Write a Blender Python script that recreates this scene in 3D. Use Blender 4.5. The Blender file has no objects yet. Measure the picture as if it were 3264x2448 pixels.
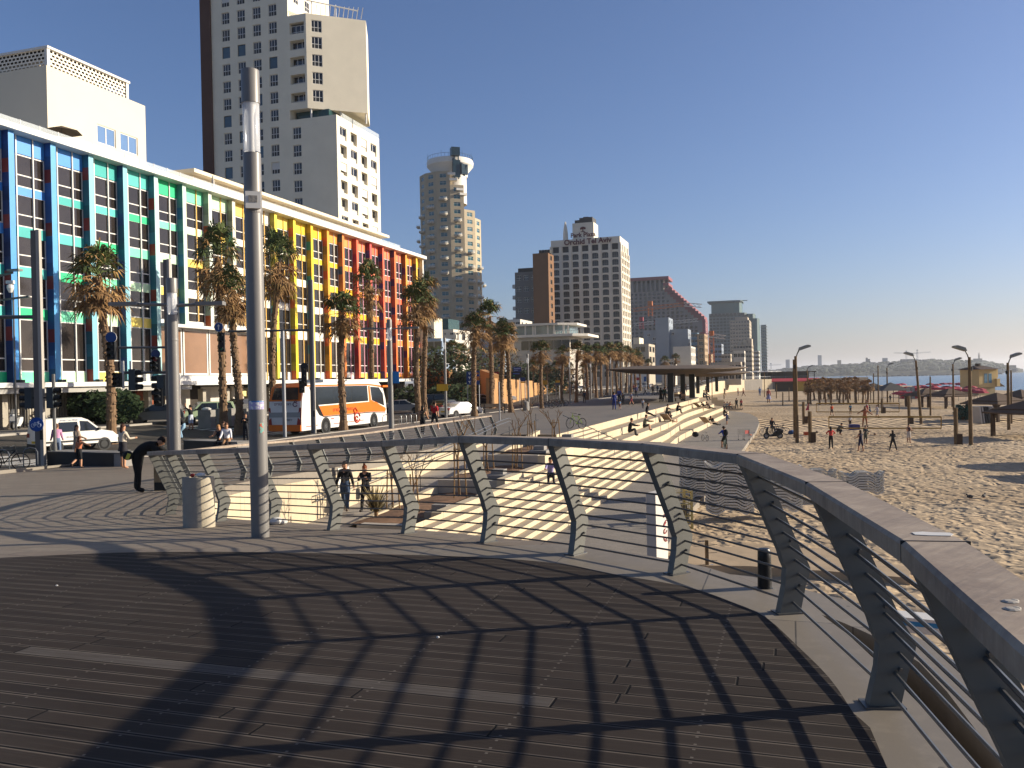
import bpy, bmesh, math, random
from mathutils import Vector, Matrix
from mathutils.geometry import tessellate_polygon
R = math.radians
rnd = random.Random(7)
SC = bpy.context.scene
COL = SC.collection
# ---------------------------------------------------------------- camera
YAW, PITCH, ROLL, F, EYE = R(18), R(-0.25), R(-1.2), 2734.0, 1.7
cam = bpy.data.cameras.new('camera'); co = bpy.data.objects.new('camera', cam); COL.objects.link(co)
cam.sensor_width = 36; cam.lens = 36*F/3264; cam.clip_start = .05; cam.clip_end = 40000
CM = Matrix.Rotation(YAW, 3, 'Z') @ Matrix.Rotation(R(90)+PITCH, 3, 'X') @ Matrix.Rotation(ROLL, 3, 'Z')
co.matrix_world = Matrix.Translation((0, 0, EYE)) @ CM.to_4x4()
SC.camera = co
FW = Vector((-math.sin(YAW), math.cos(YAW), 0)); RT = Vector((math.cos(YAW), math.sin(YAW), 0))
def ray(x, y): return CM @ Vector(((x-1632)/F, -(y-1224)/F, -1))
def G(x, y, z):                       # where the sight line through a photo point meets height z
    r = ray(x, y); t = (z-EYE)/r.z; return Vector((r.x*t, r.y*t, z))
def D(x, y, d):                       # at distance d ahead
    r = ray(x, y); t = d/(r.x*FW.x+r.y*FW.y); return Vector((r.x*t, r.y*t, EYE+r.z*t))
def CF(lat, d, z=0): v = RT*lat+FW*d; return Vector((v.x, v.y, z))
ZP = [(9, 0), (10.4, -.13), (12.5, -.33), (18, -.8), (24, -1.2), (31, -1.42), (36, -1.5), (1e5, -1.5)]
def zp(x, y):
    d = x*FW.x+y*FW.y
    if d <= 9: return 0.0
    for (a, za), (b, zb) in zip(ZP, ZP[1:]):
        if d <= b: return za+(zb-za)*(d-a)/(b-a)
def GP(x, y):                         # on the sloping plaza / promenade
    z = 0
    for _ in range(30):
        p = G(x, y, z); z = .5*z+.5*zp(p.x, p.y)
    return Vector((p.x, p.y, zp(p.x, p.y)))
# ---------------------------------------------------------------- materials
def lin(h):
    if isinstance(h, str):
        c = [int(h[i:i+2], 16)/255 for i in (0, 2, 4)]
        return tuple(v/12.92 if v <= .04045 else ((v+.055)/1.055)**2.4 for v in c)
    return tuple(h)
MATS = {}
class NT:
    def __init__(s, m): s.t = m.node_tree; s.n = s.t.nodes; s.l = s.t.links
    def new(s, k, **kw):
        n = s.n.new('ShaderNode'+k)
        for a, b in kw.items(): setattr(n, a, b)
        return n
    def link(s, a, b): s.l.new(a, b)
    def math(s, op, a, b=None, c=None):
        n = s.new('Math', operation=op)
        for i, v in enumerate((a, b, c)):
            if v is None: continue
            if isinstance(v, (int, float)): n.inputs[i].default_value = v
            else: s.link(v, n.inputs[i])
        return n.outputs[0]
    def noise(s, vec, scale, detail=4, rough=.55):
        n = s.new('TexNoise'); n.inputs['Scale'].default_value = scale; n.inputs['Detail'].default_value = detail
        n.inputs['Roughness'].default_value = rough; s.link(vec, n.inputs['Vector']); return n.outputs['Fac']
    def mix(s, f, a, b, bt='MIX'):
        n = s.new('Mix', data_type='RGBA', blend_type=bt)
        for i, v in ((0, f), (6, a), (7, b)):
            if isinstance(v, (int, float)): n.inputs[i].default_value = v
            elif isinstance(v, tuple): n.inputs[i].default_value = (*v[:3], 1)
            else: s.link(v, n.inputs[i])
        return n.outputs[2]
    def ramp(s, f, a, b):
        n = s.new('MapRange'); n.inputs[1].default_value = a; n.inputs[2].default_value = b; s.link(f, n.inputs[0]); return n.outputs[0]
def newmat(name):
    m = bpy.data.materials.new(name); m.use_nodes = True
    nt = NT(m); b = nt.n['Principled BSDF']
    return m, nt, b
def M(name, h=None, rough=.75, var=.12, scale=1.2, bump=0., bscale=30., metal=0., spec=.3):
    if name in MATS: return MATS[name]
    m, nt, b = newmat(name); c = tuple(v*.86 for v in lin(h))
    b.inputs['Roughness'].default_value = rough; b.inputs['Metallic'].default_value = metal
    b.inputs['Specular IOR Level'].default_value = spec
    b.inputs['Base Color'].default_value = (*c, 1)
    if var or bump: g = nt.new('NewGeometry').outputs['Position']
    if var:
        f = nt.noise(g, scale, 6, .6)
        nt.link(nt.mix(nt.ramp(f, .3, .7), tuple(v*(1-var) for v in c), tuple(min(1, v*(1+var)) for v in c)), b.inputs['Base Color'])
    if bump:
        bn = nt.new('Bump'); bn.inputs['Strength'].default_value = bump; bn.inputs['Distance'].default_value = .02
        nt.link(nt.noise(g, bscale, 5), bn.inputs['Height']); nt.link(bn.outputs[0], b.inputs['Normal'])
    MATS[name] = m; return m
def mh(h, rough=.75, var=.06, **k): return M('paint_'+h+('_%d' % (rough*100)), h, rough, var, **k)
# ---------------------------------------------------------------- meshes
class MB:
    def __init__(s): s.v = []; s.f = []; s.m = []
    def add(s, vs, fs, mi=0):
        o = len(s.v); s.v += [tuple(v) for v in vs]; s.f += [tuple(i+o for i in f) for f in fs]; s.m += [mi]*len(fs); return s
    def box(s, a, b, mi=0):
        (x0, y0, z0), (x1, y1, z1) = a, b
        return s.add([(x0, y0, z0), (x1, y0, z0), (x1, y1, z0), (x0, y1, z0), (x0, y0, z1), (x1, y0, z1), (x1, y1, z1), (x0, y1, z1)],
                     [(0, 3, 2, 1), (4, 5, 6, 7), (0, 1, 5, 4), (1, 2, 6, 5), (2, 3, 7, 6), (3, 0, 4, 7)], mi)
    def obb(s, c, sz, rot=None, mi=0):
        o = len(s.v); x, y, z = (q/2 for q in sz); s.box((-x, -y, -z), (x, y, z), mi)
        if rot is None: rot = Matrix.Identity(3)
        elif isinstance(rot, (int, float)): rot = Matrix.Rotation(rot, 3, 'Z')
        c = Vector(c)
        for i in range(o, len(s.v)): s.v[i] = tuple(rot @ Vector(s.v[i])+c)
        return s
    def beam(s, a, b, w, h, mi=0):      # rectangular bar from a to b
        a, b = Vector(a), Vector(b); d = b-a
        q = d.to_track_quat('X', 'Z').to_matrix()
        return s.obb((a+b)/2, (d.length, w, h), q, mi)
    def tube(s, pts, r, n=8, mi=0, cap=True):
        pts = [Vector(p) for p in pts]; k = len(pts); rs = r if isinstance(r, (list, tuple)) else [r]*k
        o = len(s.v); up = None
        for i, p in enumerate(pts):
            t = (pts[min(i+1, k-1)]-pts[max(i-1, 0)]).normalized()
            if up is None: up = t.orthogonal().normalized()
            up = (up-t*up.dot(t)); up = up.normalized() if up.length > 1e-6 else t.orthogonal().normalized()
            w = t.cross(up)
            for j in range(n):
                a = 2*math.pi*j/n; s.v.append(tuple(p+(up*math.cos(a)+w*math.sin(a))*rs[i]))
        fs = [(o+i*n+j, o+i*n+(j+1) % n, o+(i+1)*n+(j+1) % n, o+(i+1)*n+j) for i in range(k-1) for j in range(n)]
        if cap: fs += [tuple(o+j for j in reversed(range(n))), tuple(o+(k-1)*n+j for j in range(n))]
        s.f += fs; s.m += [mi]*len(fs); return s
    def lathe(s, prof, n=24, c=(0, 0, 0), mi=0, a0=0, a1=2*math.pi):
        o = len(s.v); full = abs(a1-a0-2*math.pi) < 1e-6; cols = n if full else n+1
        for r, z in prof:
            for j in range(cols):
                a = a0+(a1-a0)*j/n; s.v.append((c[0]+r*math.cos(a), c[1]+r*math.sin(a), c[2]+z))
        for i in range(len(prof)-1):
            for j in range(n):
                k = (j+1) % cols; s.f.append((o+i*cols+j, o+i*cols+k, o+(i+1)*cols+k, o+(i+1)*cols+j)); s.m.append(mi)
        return s
    def prism(s, poly, z0, z1, mi=0, mside=None, bottom=True):
        n = len(poly); o = len(s.v)
        zz0 = z0 if callable(z0) else (lambda x, y: z0); zz1 = z1 if callable(z1) else (lambda x, y: z1)
        s.v += [(p[0], p[1], zz0(p[0], p[1])) for p in poly]+[(p[0], p[1], zz1(p[0], p[1])) for p in poly]
        ms = mi if mside is None else mside
        for i in range(n): s.f.append((o+i, o+(i+1) % n, o+n+(i+1) % n, o+n+i)); s.m.append(ms)
        s.f.append(tuple(o+n+i for i in range(n))); s.m.append(mi)
        if bottom: s.f.append(tuple(o+i for i in reversed(range(n)))); s.m.append(ms)
        return s
    def ext(s, poly, axis, a, b, mi=0, mside=None):   # prism of a profile along x or y
        n = len(poly); o = len(s.v)
        for q in (a, b):
            for u, w in poly: s.v.append((u, q, w) if axis == 'y' else (q, u, w))
        ms = mi if mside is None else mside
        for i in range(n): s.f.append((o+i, o+(i+1) % n, o+n+(i+1) % n, o+n+i)); s.m.append(ms)
        s.f.append(tuple(o+n+i for i in range(n))); s.f.append(tuple(o+i for i in reversed(range(n)))); s.m += [mi, mi]
        return s
    def ball(s, c, r, n=12, k=7, mi=0):
        rx, ry, rz = r if isinstance(r, (tuple, list)) else (r, r, r); o = len(s.v)
        s.v.append((c[0], c[1], c[2]-rz))
        for i in range(1, k):
            a = math.pi*i/k-math.pi/2
            for j in range(n):
                b = 2*math.pi*j/n; s.v.append((c[0]+rx*math.cos(a)*math.cos(b), c[1]+ry*math.cos(a)*math.sin(b), c[2]+rz*math.sin(a)))
        s.v.append((c[0], c[1], c[2]+rz)); e = len(s.v)-1; fs = []
        for j in range(n):
            fs.append((o, o+1+(j+1) % n, o+1+j)); fs.append((e, e-n+j, e-n+(j+1) % n))
            for i in range(k-2): fs.append((o+1+i*n+j, o+1+i*n+(j+1) % n, o+1+(i+1)*n+(j+1) % n, o+1+(i+1)*n+j))
        s.f += fs; s.m += [mi]*len(fs); return s
    def q(s, *pts, mi=0): return s.add(pts, [tuple(range(len(pts)))], mi)
    def xf(s, mt, i0=0):
        for i in range(i0, len(s.v)): s.v[i] = tuple(mt @ Vector(s.v[i]))
        return s
    def mesh(s, name, mats, smooth=False):
        me = bpy.data.meshes.new(name); me.from_pydata(s.v, [], s.f)
        for m in (mats if isinstance(mats, (list, tuple)) else [mats]): me.materials.append(m)
        if any(s.m): me.polygons.foreach_set('material_index', s.m)
        if smooth:
            me.polygons.foreach_set('use_smooth', [True]*len(me.polygons))
        bm = bmesh.new(); bm.from_mesh(me); bmesh.ops.recalc_face_normals(bm, faces=bm.faces)
        if smooth:
            for e in bm.edges:
                if len(e.link_faces) == 2 and e.calc_face_angle(0) > .6: e.smooth = False
        bm.to_mesh(me); bm.free(); me.update(); return me
    def build(s, name, mats, parent=None, world=False, smooth=False, loc=None):
        return put(name, s.mesh(name, mats, smooth), parent, world, loc)
def put(name, me, parent=None, world=False, loc=None, rotz=0, label=None):
    o = bpy.data.objects.new(name, me); COL.objects.link(o)
    if loc is not None: o.location = loc
    if rotz: o.rotation_euler = (0, 0, rotz)
    if parent:
        o.parent = parent
        if world: o.matrix_parent_inverse = parent.matrix_basis.inverted()
    if label: o['label'] = label
    return o
def tag(o, label, cat, group=None, kind=None):
    o['label'] = label; o['category'] = cat
    if group: o['group'] = group
    if kind: o['kind'] = kind
    return o
def thing(name, label, cat, loc=(0, 0, 0), rz=0, group=None):
    o = bpy.data.objects.new(name, None); COL.objects.link(o); o.location = loc; o.rotation_euler = (0, 0, rz)
    o.empty_display_size = .2
    return tag(o, label, cat, group)
def struct(o, label=None):
    o['kind'] = 'structure'
    if label: o['label'] = label
    return o
def dup(root, loc, rz=None, label=None, scale=None):
    def cp(o, par):
        c = o.copy(); COL.objects.link(c)
        if par: c.parent = par
        for ch in o.children: cp(ch, c)
        return c
    r = cp(root, None); r.location = loc
    if rz is not None: r.rotation_euler = (r.rotation_euler.x, r.rotation_euler.y, rz)
    if label: r['label'] = label
    if scale: r.scale = (scale,)*3 if isinstance(scale, (int, float)) else scale
    return r
def many(name, me, mats, par, locs, label=None, lim=100):
    """the same part at many places: up to 100 as parts, the rest as one mass"""
    ml = me if isinstance(me, list) else [me]; me = ml[0]; rv = random.Random(len(locs))
    for l in locs[:lim]: put(name, rv.choice(ml), par, True, l[:3], l[3] if len(l) > 3 else 0)
    if len(locs) > lim:
        mb = MB(); mv = [v.co.copy() for v in me.vertices]; mf = [tuple(p.vertices) for p in me.polygons]; mi = [p.material_index for p in me.polygons]
        for l in locs[lim:]:
            mt = Matrix.Translation(l[:3]) @ Matrix.Rotation(l[3] if len(l) > 3 else 0, 4, 'Z'); o = len(mb.v)
            mb.v += [tuple(mt @ v) for v in mv]; mb.f += [tuple(i+o for i in f) for f in mf]; mb.m += mi
        mb.build(name, mats, par, True)['kind'] = 'stuff'
FONTS = {}
def text(name, s, size, mat, mt, parent=None, world=True, ext=.01, align='CENTER', bold=0):
    cu = bpy.data.curves.new(name, 'FONT'); cu.body = s; cu.size = size; cu.extrude = ext; cu.align_x = align; cu.align_y = 'CENTER'; cu.resolution_u = 3; cu.offset = bold
    t = bpy.data.objects.new(name, cu); COL.objects.link(t)
    dg = bpy.context.evaluated_depsgraph_get(); me = bpy.data.meshes.new_from_object(t.evaluated_get(dg)); bpy.data.objects.remove(t)
    me.materials.clear(); me.materials.append(mat); me.transform(mt)
    return put(name, me, parent, world)
def smoothpath(pts, per=4):
    pts = [Vector(p) for p in pts]; out = []
    for i in range(len(pts)-1):
        p0, p1, p2, p3 = pts[max(i-1, 0)], pts[i], pts[i+1], pts[min(i+2, len(pts)-1)]
        for k in range(per):
            t = k/per; out.append(.5*((2*p1)+(p2-p0)*t+(2*p0-5*p1+4*p2-p3)*t*t+(3*p1-p0-3*p2+p3)*t**3))
    return out+[pts[-1]]
# ---------------------------------------------------------------- light
SUN_AZ, SUN_EL = R(64), R(17.6)          # azimuth measured from +Y towards +X
w = bpy.data.worlds.new('World'); SC.world = w; w.use_nodes = True
wn = w.node_tree; sky = wn.nodes.new('ShaderNodeTexSky'); sky.sky_type = 'NISHITA'; sky.sun_disc = False
sky.sun_elevation = SUN_EL; sky.sun_rotation = SUN_AZ; sky.air_density = 1.0; sky.dust_density = 1.1; sky.ozone_density = 6; sky.altitude = 0
tint = wn.nodes.new('ShaderNodeMix'); tint.data_type = 'RGBA'; tint.blend_type = 'MULTIPLY'; tint.inputs[0].default_value = 1; tint.inputs[7].default_value = (1, .81, .80, 1)
wn.links.new(sky.outputs[0], tint.inputs[6]); wn.links.new(tint.outputs[2], wn.nodes['Background'].inputs[0]); wn.nodes['Background'].inputs[1].default_value = .1
sl = bpy.data.lights.new('sun', 'SUN'); sl.energy = 5; sl.angle = R(.5); sl.color = (1, .89, .72)
so = bpy.data.objects.new('sun', sl); COL.objects.link(so)
sd = Vector((math.sin(SUN_AZ)*math.cos(SUN_EL), math.cos(SUN_AZ)*math.cos(SUN_EL), math.sin(SUN_EL)))
so.rotation_euler = sd.to_track_quat('Z', 'Y').to_euler()
vs = SC.view_settings; vs.view_transform = 'Standard'; vs.look = 'None'; vs.exposure = .78; vs.gamma = 1
SC.cycles.max_bounces = 6; SC.cycles.volume_bounces = 0
# ================================================================ GROUND MATERIALS
def lk(h, k): c = lin(h); return (c[0]*k, c[1]*k*.985, c[2]*k*.96)
def planks():
    m, nt, b = newmat('deck_planks'); g = nt.new('NewGeometry').outputs['Position']
    sx = nt.new('SeparateXYZ'); nt.link(g, sx.inputs[0])
    row = nt.math('DIVIDE', sx.outputs['Y'], .142); ri = nt.math('FLOOR', row); fr = nt.math('FRACT', row)
    wn1 = nt.new('TexWhiteNoise', noise_dimensions='1D'); nt.link(ri, wn1.inputs['W'])
    seg = nt.math('FLOOR', nt.math('ADD', nt.math('DIVIDE', sx.outputs['X'], 3.6), nt.math('MULTIPLY', wn1.outputs['Value'], 9.7)))
    sfr = nt.math('FRACT', nt.math('ADD', nt.math('DIVIDE', sx.outputs['X'], 3.6), nt.math('MULTIPLY', wn1.outputs['Value'], 9.7)))
    wn2 = nt.new('TexWhiteNoise', noise_dimensions='2D'); cv = nt.new('CombineXYZ'); nt.link(ri, cv.inputs[0]); nt.link(seg, cv.inputs[1]); nt.link(cv.outputs[0], wn2.inputs['Vector'])
    # grain stretched along the boards
    mp = nt.new('Mapping'); mp.inputs['Scale'].default_value = (.6, 14, 1); nt.link(g, mp.inputs[0])
    ad = nt.new('VectorMath', operation='ADD'); nt.link(mp.outputs[0], ad.inputs[0]); nt.link(wn2.outputs['Color'], ad.inputs[1])
    gr = nt.noise(ad.outputs[0], 3.5, 8, .7); big = nt.noise(g, .55, 4, .6)
    c = nt.mix(wn2.outputs['Value'], lk('2f2824', .62), lk('483f38', .62))
    c = nt.mix(nt.math('GREATER_THAN', wn2.outputs['Value'], .991), c, lk('77716b', .62))
    c = nt.mix(nt.ramp(gr, .3, .75), c, lk('3a322d', .62), 'MIX'); 
    c = nt.mix(nt.math('MULTIPLY', nt.ramp(gr, .55, .8), .5), c, lk('6a625b', .62))
    c = nt.mix(nt.math('MULTIPLY', nt.ramp(big, .5, .75), .45), c, lk('57504a', .62))
    edge = nt.math('MINIMUM', fr, nt.math('SUBTRACT', 1.0, fr)); jn = nt.math('MULTIPLY', nt.math('MINIMUM', sfr, nt.math('SUBTRACT', 1.0, sfr)), 25.)
    gap = nt.ramp(nt.math('MINIMUM', edge, jn), .03, .06)
    pale_edge = nt.math('MULTIPLY', nt.math('SUBTRACT', 1.0, nt.ramp(edge, .06, .15)), nt.ramp(nt.noise(ad.outputs[0], 2.0, 4), .32, .55))  # boards turn paler along stretches of their edges
    c = nt.mix(nt.math('MULTIPLY', pale_edge, .6), c, lk('9a8f84', .62))
    # pairs of screw heads at every joist
    jx = nt.math('ABSOLUTE', nt.math('SUBTRACT', nt.math('FRACT', nt.math('DIVIDE', sx.outputs['X'], .9)), .5))
    jy = nt.math('ABSOLUTE', nt.math('SUBTRACT', nt.math('ABSOLUTE', nt.math('SUBTRACT', fr, .5)), .3))
    scr = nt.math('MULTIPLY', nt.math('LESS_THAN', jx, .008), nt.math('LESS_THAN', jy, .05))
    c = nt.mix(nt.math('MULTIPLY', scr, .6), c, lk('8f8880', .62))
    c = nt.mix(gap, lk('0c0a09', .62), c); nt.link(c, b.inputs['Base Color'])
    h = nt.math('ADD', nt.math('MULTIPLY', gap, 1.0), nt.math('MULTIPLY', gr, .16))
    bn = nt.new('Bump'); bn.inputs['Strength'].default_value = .5; bn.inputs['Distance'].default_value = .012
    nt.link(h, bn.inputs['Height']); nt.link(bn.outputs[0], b.inputs['Normal'])
    nt.link(nt.math('ADD', .62, nt.math('MULTIPLY', gr, .3)), b.inputs['Roughness']); b.inputs['Specular IOR Level'].default_value = .16
    return m
def pavers(name, h1, h2, sx=.6, sy=.3, mort='4a4742', bump=.35, rough=.7):
    m, nt, b = newmat(name); g = nt.new('NewGeometry').outputs['Position']
    br = nt.new('TexBrick'); nt.link(g, br.inputs['Vector']); br.inputs['Scale'].default_value = 1
    br.inputs['Brick Width'].default_value = sx; br.inputs['Row Height'].default_value = sy; br.inputs['Mortar Size'].default_value = .006
    br.inputs['Color1'].default_value = (*lk(h1, .72), 1); br.inputs['Color2'].default_value = (*lk(h2, .72), 1); br.inputs['Mortar'].default_value = (*lk(mort, .72), 1)
    n1 = nt.noise(g, .35, 5, .6); n2 = nt.noise(g, 6, 6, .7)
    c = nt.mix(nt.math('MULTIPLY', nt.ramp(n1, .42, .7), .35), br.outputs['Color'], tuple(v*.62 for v in lk(h1, .72)))
    c = nt.mix(nt.math('MULTIPLY', nt.ramp(n2, .5, .75), .4), c, tuple(min(1, v*1.35) for v in lk(h2, .72)))
    v = nt.new('TexVoronoi'); v.inputs['Scale'].default_value = 2.3; nt.link(g, v.inputs['Vector'])
    c = nt.mix(nt.math('MULTIPLY', nt.math('LESS_THAN', v.outputs['Distance'], .035), .5), c, lk('24221f', .72))
    nt.link(c, b.inputs['Base Color']); b.inputs['Roughness'].default_value = rough
    bn = nt.new('Bump'); bn.inputs['Strength'].default_value = bump; bn.inputs['Distance'].default_value = .008
    nt.link(nt.math('ADD', nt.math('MULTIPLY', br.outputs['Fac'], -1.), nt.math('MULTIPLY', n2, .6)), bn.inputs['Height']); nt.link(bn.outputs[0], b.inputs['Normal'])
    return m
def sandmat():
    m, nt, b = newmat('sand'); g = nt.new('NewGeometry').outputs['Position']
    mp = nt.new('Mapping'); mp.inputs['Scale'].default_value = (1, 1, 1); nt.link(g, mp.inputs[0])
    n1 = nt.noise(mp.outputs[0], 1.9, 3, .5); n2 = nt.noise(mp.outputs[0], .12, 3, .5); n3 = nt.noise(g, 14, 4, .6)
    v = nt.new('TexVoronoi', feature='SMOOTH_F1'); v.inputs['Scale'].default_value = 2.1; v.inputs['Smoothness'].default_value = .35
    ad = nt.new('VectorMath', operation='MULTIPLY_ADD'); nt.link(mp.outputs[0], ad.inputs[0]); ad.inputs[1].default_value = (1, 1, 1)
    nz = nt.new('TexNoise'); nz.inputs['Scale'].default_value = 1.3; nt.link(g, nz.inputs['Vector']); nt.link(nz.outputs['Color'], ad.inputs[2]); nt.link(ad.outputs[0], v.inputs['Vector'])
    sp = nt.new('SeparateXYZ'); nt.link(g, sp.inputs[0]); ms = nt.math('LESS_THAN', nt.math('ABSOLUTE', nt.math('SUBTRACT', nt.math('ADD', sp.outputs[1], nt.math('MULTIPLY', n2, 18)), 118)), 9)
    wv = nt.math('MULTIPLY', nt.math('SINE', nt.math('ADD', nt.math('MULTIPLY', sp.outputs[0], 4.2), nt.math('MULTIPLY', sp.outputs[1], 1.6))), nt.math('MULTIPLY', ms, 1.6))
    h = nt.math('ADD', wv, nt.math('MULTIPLY', nt.ramp(v.outputs['Distance'], .1, .62), .8), nt.math('ADD', nt.math('MULTIPLY', n1, .9), nt.math('MULTIPLY', n3, .06)))
    bn = nt.new('Bump'); bn.inputs['Strength'].default_value = 1; bn.inputs['Distance'].default_value = .1
    nt.link(h, bn.inputs['Height']); nt.link(bn.outputs[0], b.inputs['Normal'])
    c = nt.mix(nt.ramp(n2, .35, .68), lin('b9a588'), lin('9f8b70')); c = nt.mix(nt.math('MULTIPLY', nt.ramp(n3, .4, .7), .25), c, lin('8a7054'))
    nt.link(c, b.inputs['Base Color']); b.inputs['Roughness'].default_value = .95; b.inputs['Specular IOR Level'].default_value = .1
    return m
def seamat():
    m, nt, b = newmat('sea_water'); g = nt.new('NewGeometry').outputs['Position']
    mp = nt.new('Mapping'); mp.inputs['Scale'].default_value = (.5, .12, 1); mp.inputs['Rotation'].default_value = (0, 0, .6); nt.link(g, mp.inputs[0])
    bn = nt.new('Bump'); bn.inputs['Strength'].default_value = .45; bn.inputs['Distance'].default_value = .5
    nt.link(nt.noise(mp.outputs[0], 1.0, 5, .6), bn.inputs['Height']); nt.link(bn.outputs[0], b.inputs['Normal'])
    b.inputs['Base Color'].default_value = (*lin('2f5a72'), 1); b.inputs['Roughness'].default_value = .25; b.inputs['Specular IOR Level'].default_value = .5
    return m
PLANK, PAVE = planks(), pavers('plaza_paving', '85786a', '908474', .62, .31)
BORDER = pavers('border_stone', '8a8174', '958c7e', 1.4, 3.1, '504c47', .25, .6)
PROM = pavers('promenade_paving', '756e65', '80786e', .5, .5, '5f5c59', .2, .75)
LOW = pavers('lower_paving', '908779', '9c9386', .4, .2, '75716d', .25, .8)
SAND, SEA = sandmat(), seamat()
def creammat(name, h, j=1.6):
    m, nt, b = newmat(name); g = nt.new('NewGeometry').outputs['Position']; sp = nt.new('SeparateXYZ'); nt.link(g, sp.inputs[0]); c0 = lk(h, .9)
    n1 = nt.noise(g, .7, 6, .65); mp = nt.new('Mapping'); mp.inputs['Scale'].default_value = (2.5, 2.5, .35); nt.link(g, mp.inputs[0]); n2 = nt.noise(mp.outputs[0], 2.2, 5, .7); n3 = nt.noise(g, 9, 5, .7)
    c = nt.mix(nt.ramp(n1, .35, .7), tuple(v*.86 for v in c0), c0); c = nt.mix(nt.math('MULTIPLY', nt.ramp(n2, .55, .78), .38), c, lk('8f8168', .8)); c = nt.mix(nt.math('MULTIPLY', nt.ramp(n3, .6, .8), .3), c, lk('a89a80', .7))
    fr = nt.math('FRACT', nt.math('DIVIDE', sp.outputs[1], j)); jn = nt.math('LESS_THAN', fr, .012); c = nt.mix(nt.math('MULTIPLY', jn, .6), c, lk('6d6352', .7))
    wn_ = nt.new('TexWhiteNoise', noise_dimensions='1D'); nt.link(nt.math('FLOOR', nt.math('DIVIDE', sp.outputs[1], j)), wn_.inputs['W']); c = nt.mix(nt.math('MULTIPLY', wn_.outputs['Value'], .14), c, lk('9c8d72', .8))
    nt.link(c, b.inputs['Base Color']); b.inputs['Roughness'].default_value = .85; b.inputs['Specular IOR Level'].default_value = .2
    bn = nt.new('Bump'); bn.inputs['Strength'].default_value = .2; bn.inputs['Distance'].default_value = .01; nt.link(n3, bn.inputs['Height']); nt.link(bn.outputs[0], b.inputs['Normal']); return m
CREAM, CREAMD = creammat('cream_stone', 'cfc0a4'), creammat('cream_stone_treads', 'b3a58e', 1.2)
CONC = M('grey_concrete', '8d8983', .85, .15, 1.5, .3, 25)
ASPH = M('asphalt', '4a443d', .9, .18, .5, .3, 60)
SOIL = M('planter_soil', '7c5f48', .95, .3, 2, .8, 9)
DARK = M('dark_metal', '2b2d2d', .5, .1)
STEEL = M('grey_steel', '77797b', .35, .06, 1, metal=.6)
GALV = M('galvanised_pole', '8d8f92', .45, .05, 1, metal=.4)
WHITE = M('white_paint', 'd9d6cf', .6, .04)
GLASS = M('window_glass', '17191c', .12, .3, .8, spec=.6)
# ================================================================ RAIL PATHS
def railpt(x, y): return GP(x, y)
P1 = [CF(.05, -1.9), CF(.72, -.35), CF(1.25, 1.2), CF(1.62, 2.75)]+[railpt(*p) for p in
      ((2812, 2249), (2511, 1953), (2157, 1828), (1835, 1766), (1554, 1728), (1299, 1700), (1062, 1689), (867, 1672), (703, 1662), (598, 1648))]
TIP = CF(-7.15, 17.4)
P1 += [CF(-6.15, 15.3), CF(-6.6, 16.4), CF(-6.9, 17.3), CF(-7.15, 18.2)]
# the far side of the ramp
P2 = [CF(-7.6, 19.6), CF(-8.1, 21.4), Vector((-16.15, 21.2, 0)), Vector((-16.6, 23.2, 0))]+[Vector((-16.75, 24.9+1.78*k, 0)) for k in range(14)]
for p in P1+P2: p.z = zp(p.x, p.y)
POSTS = P1+P2
def clip(poly, a, b):                # keep a <= d <= b
    for s, lim in ((1, a), (-1, -b)):
        out = []
        for i in range(len(poly)):
            p, q = poly[i], poly[(i+1) % len(poly)]
            dp, dq = s*(p.x*FW.x+p.y*FW.y)-lim, s*(q.x*FW.x+q.y*FW.y)-lim
            if dp >= 0: out.append(p)
            if dp*dq < 0: out.append(p+(q-p)*(dp/(dp-dq)))
        poly = out
        if len(poly) < 3: return []
    return poly
def drape(name, poly, mat, dz=0, skirt=0, mside=None):
    """a sheet that follows the slope of the plaza"""
    poly = [Vector((p[0], p[1], 0)) for p in poly]; mb = MB(); br = [-1e5]+[d for d, _ in ZP]
    for t in tessellate_polygon([poly]):
        tri = [poly[i] for i in t]
        for a, b in zip(br, br[1:]):
            c = clip(tri, a, b)
            if len(c) >= 3: mb.add([(p.x, p.y, zp(p.x, p.y)+dz) for p in c], [tuple(range(len(c)))])
    if skirt:
        n = len(poly)
        for i in range(n):
            p, q = poly[i], poly[(i+1) % n]
            k = max(1, int((q-p).length/1.5)) if (q-p).length < 60 else 1
            for j in range(k):
                a, b = p.lerp(q, j/k), p.lerp(q, (j+1)/k); za, zb = zp(a.x, a.y)+dz, zp(b.x, b.y)+dz
                mb.add([(a.x, a.y, za), (b.x, b.y, zb), (b.x, b.y, zb-skirt), (a.x, a.y, za-skirt)], [(0, 1, 2, 3)], 1)
    me = mb.mesh(name, [mat, mside or mat]); bm = bmesh.new(); bm.from_mesh(me); bmesh.ops.remove_doubles(bm, verts=bm.verts, dist=.001)
    bmesh.ops.recalc_face_normals(bm, faces=bm.faces)
    for f in bm.faces:
        if f.material_index == 0 and f.normal.z < 0: f.normal_flip()
    bm.to_mesh(me); bm.free(); return put(name, me)
def offset(pts, off):
    out = []; off0 = off
    for i, p in enumerate(pts):
        if off0 > .3: s = max(0, min(1, (p.dot(FW)-5.9)/1.5)) if p.dot(RT) > 0 else 1; off = .19*(1-s)+off0*s
        t = (pts[min(i+1, len(pts)-1)]-pts[max(i-1, 0)]); t.z = 0; t.normalize()
        out.append(p+Vector((t.y, -t.x, 0))*off)   # to the right of travel
    return out
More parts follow.
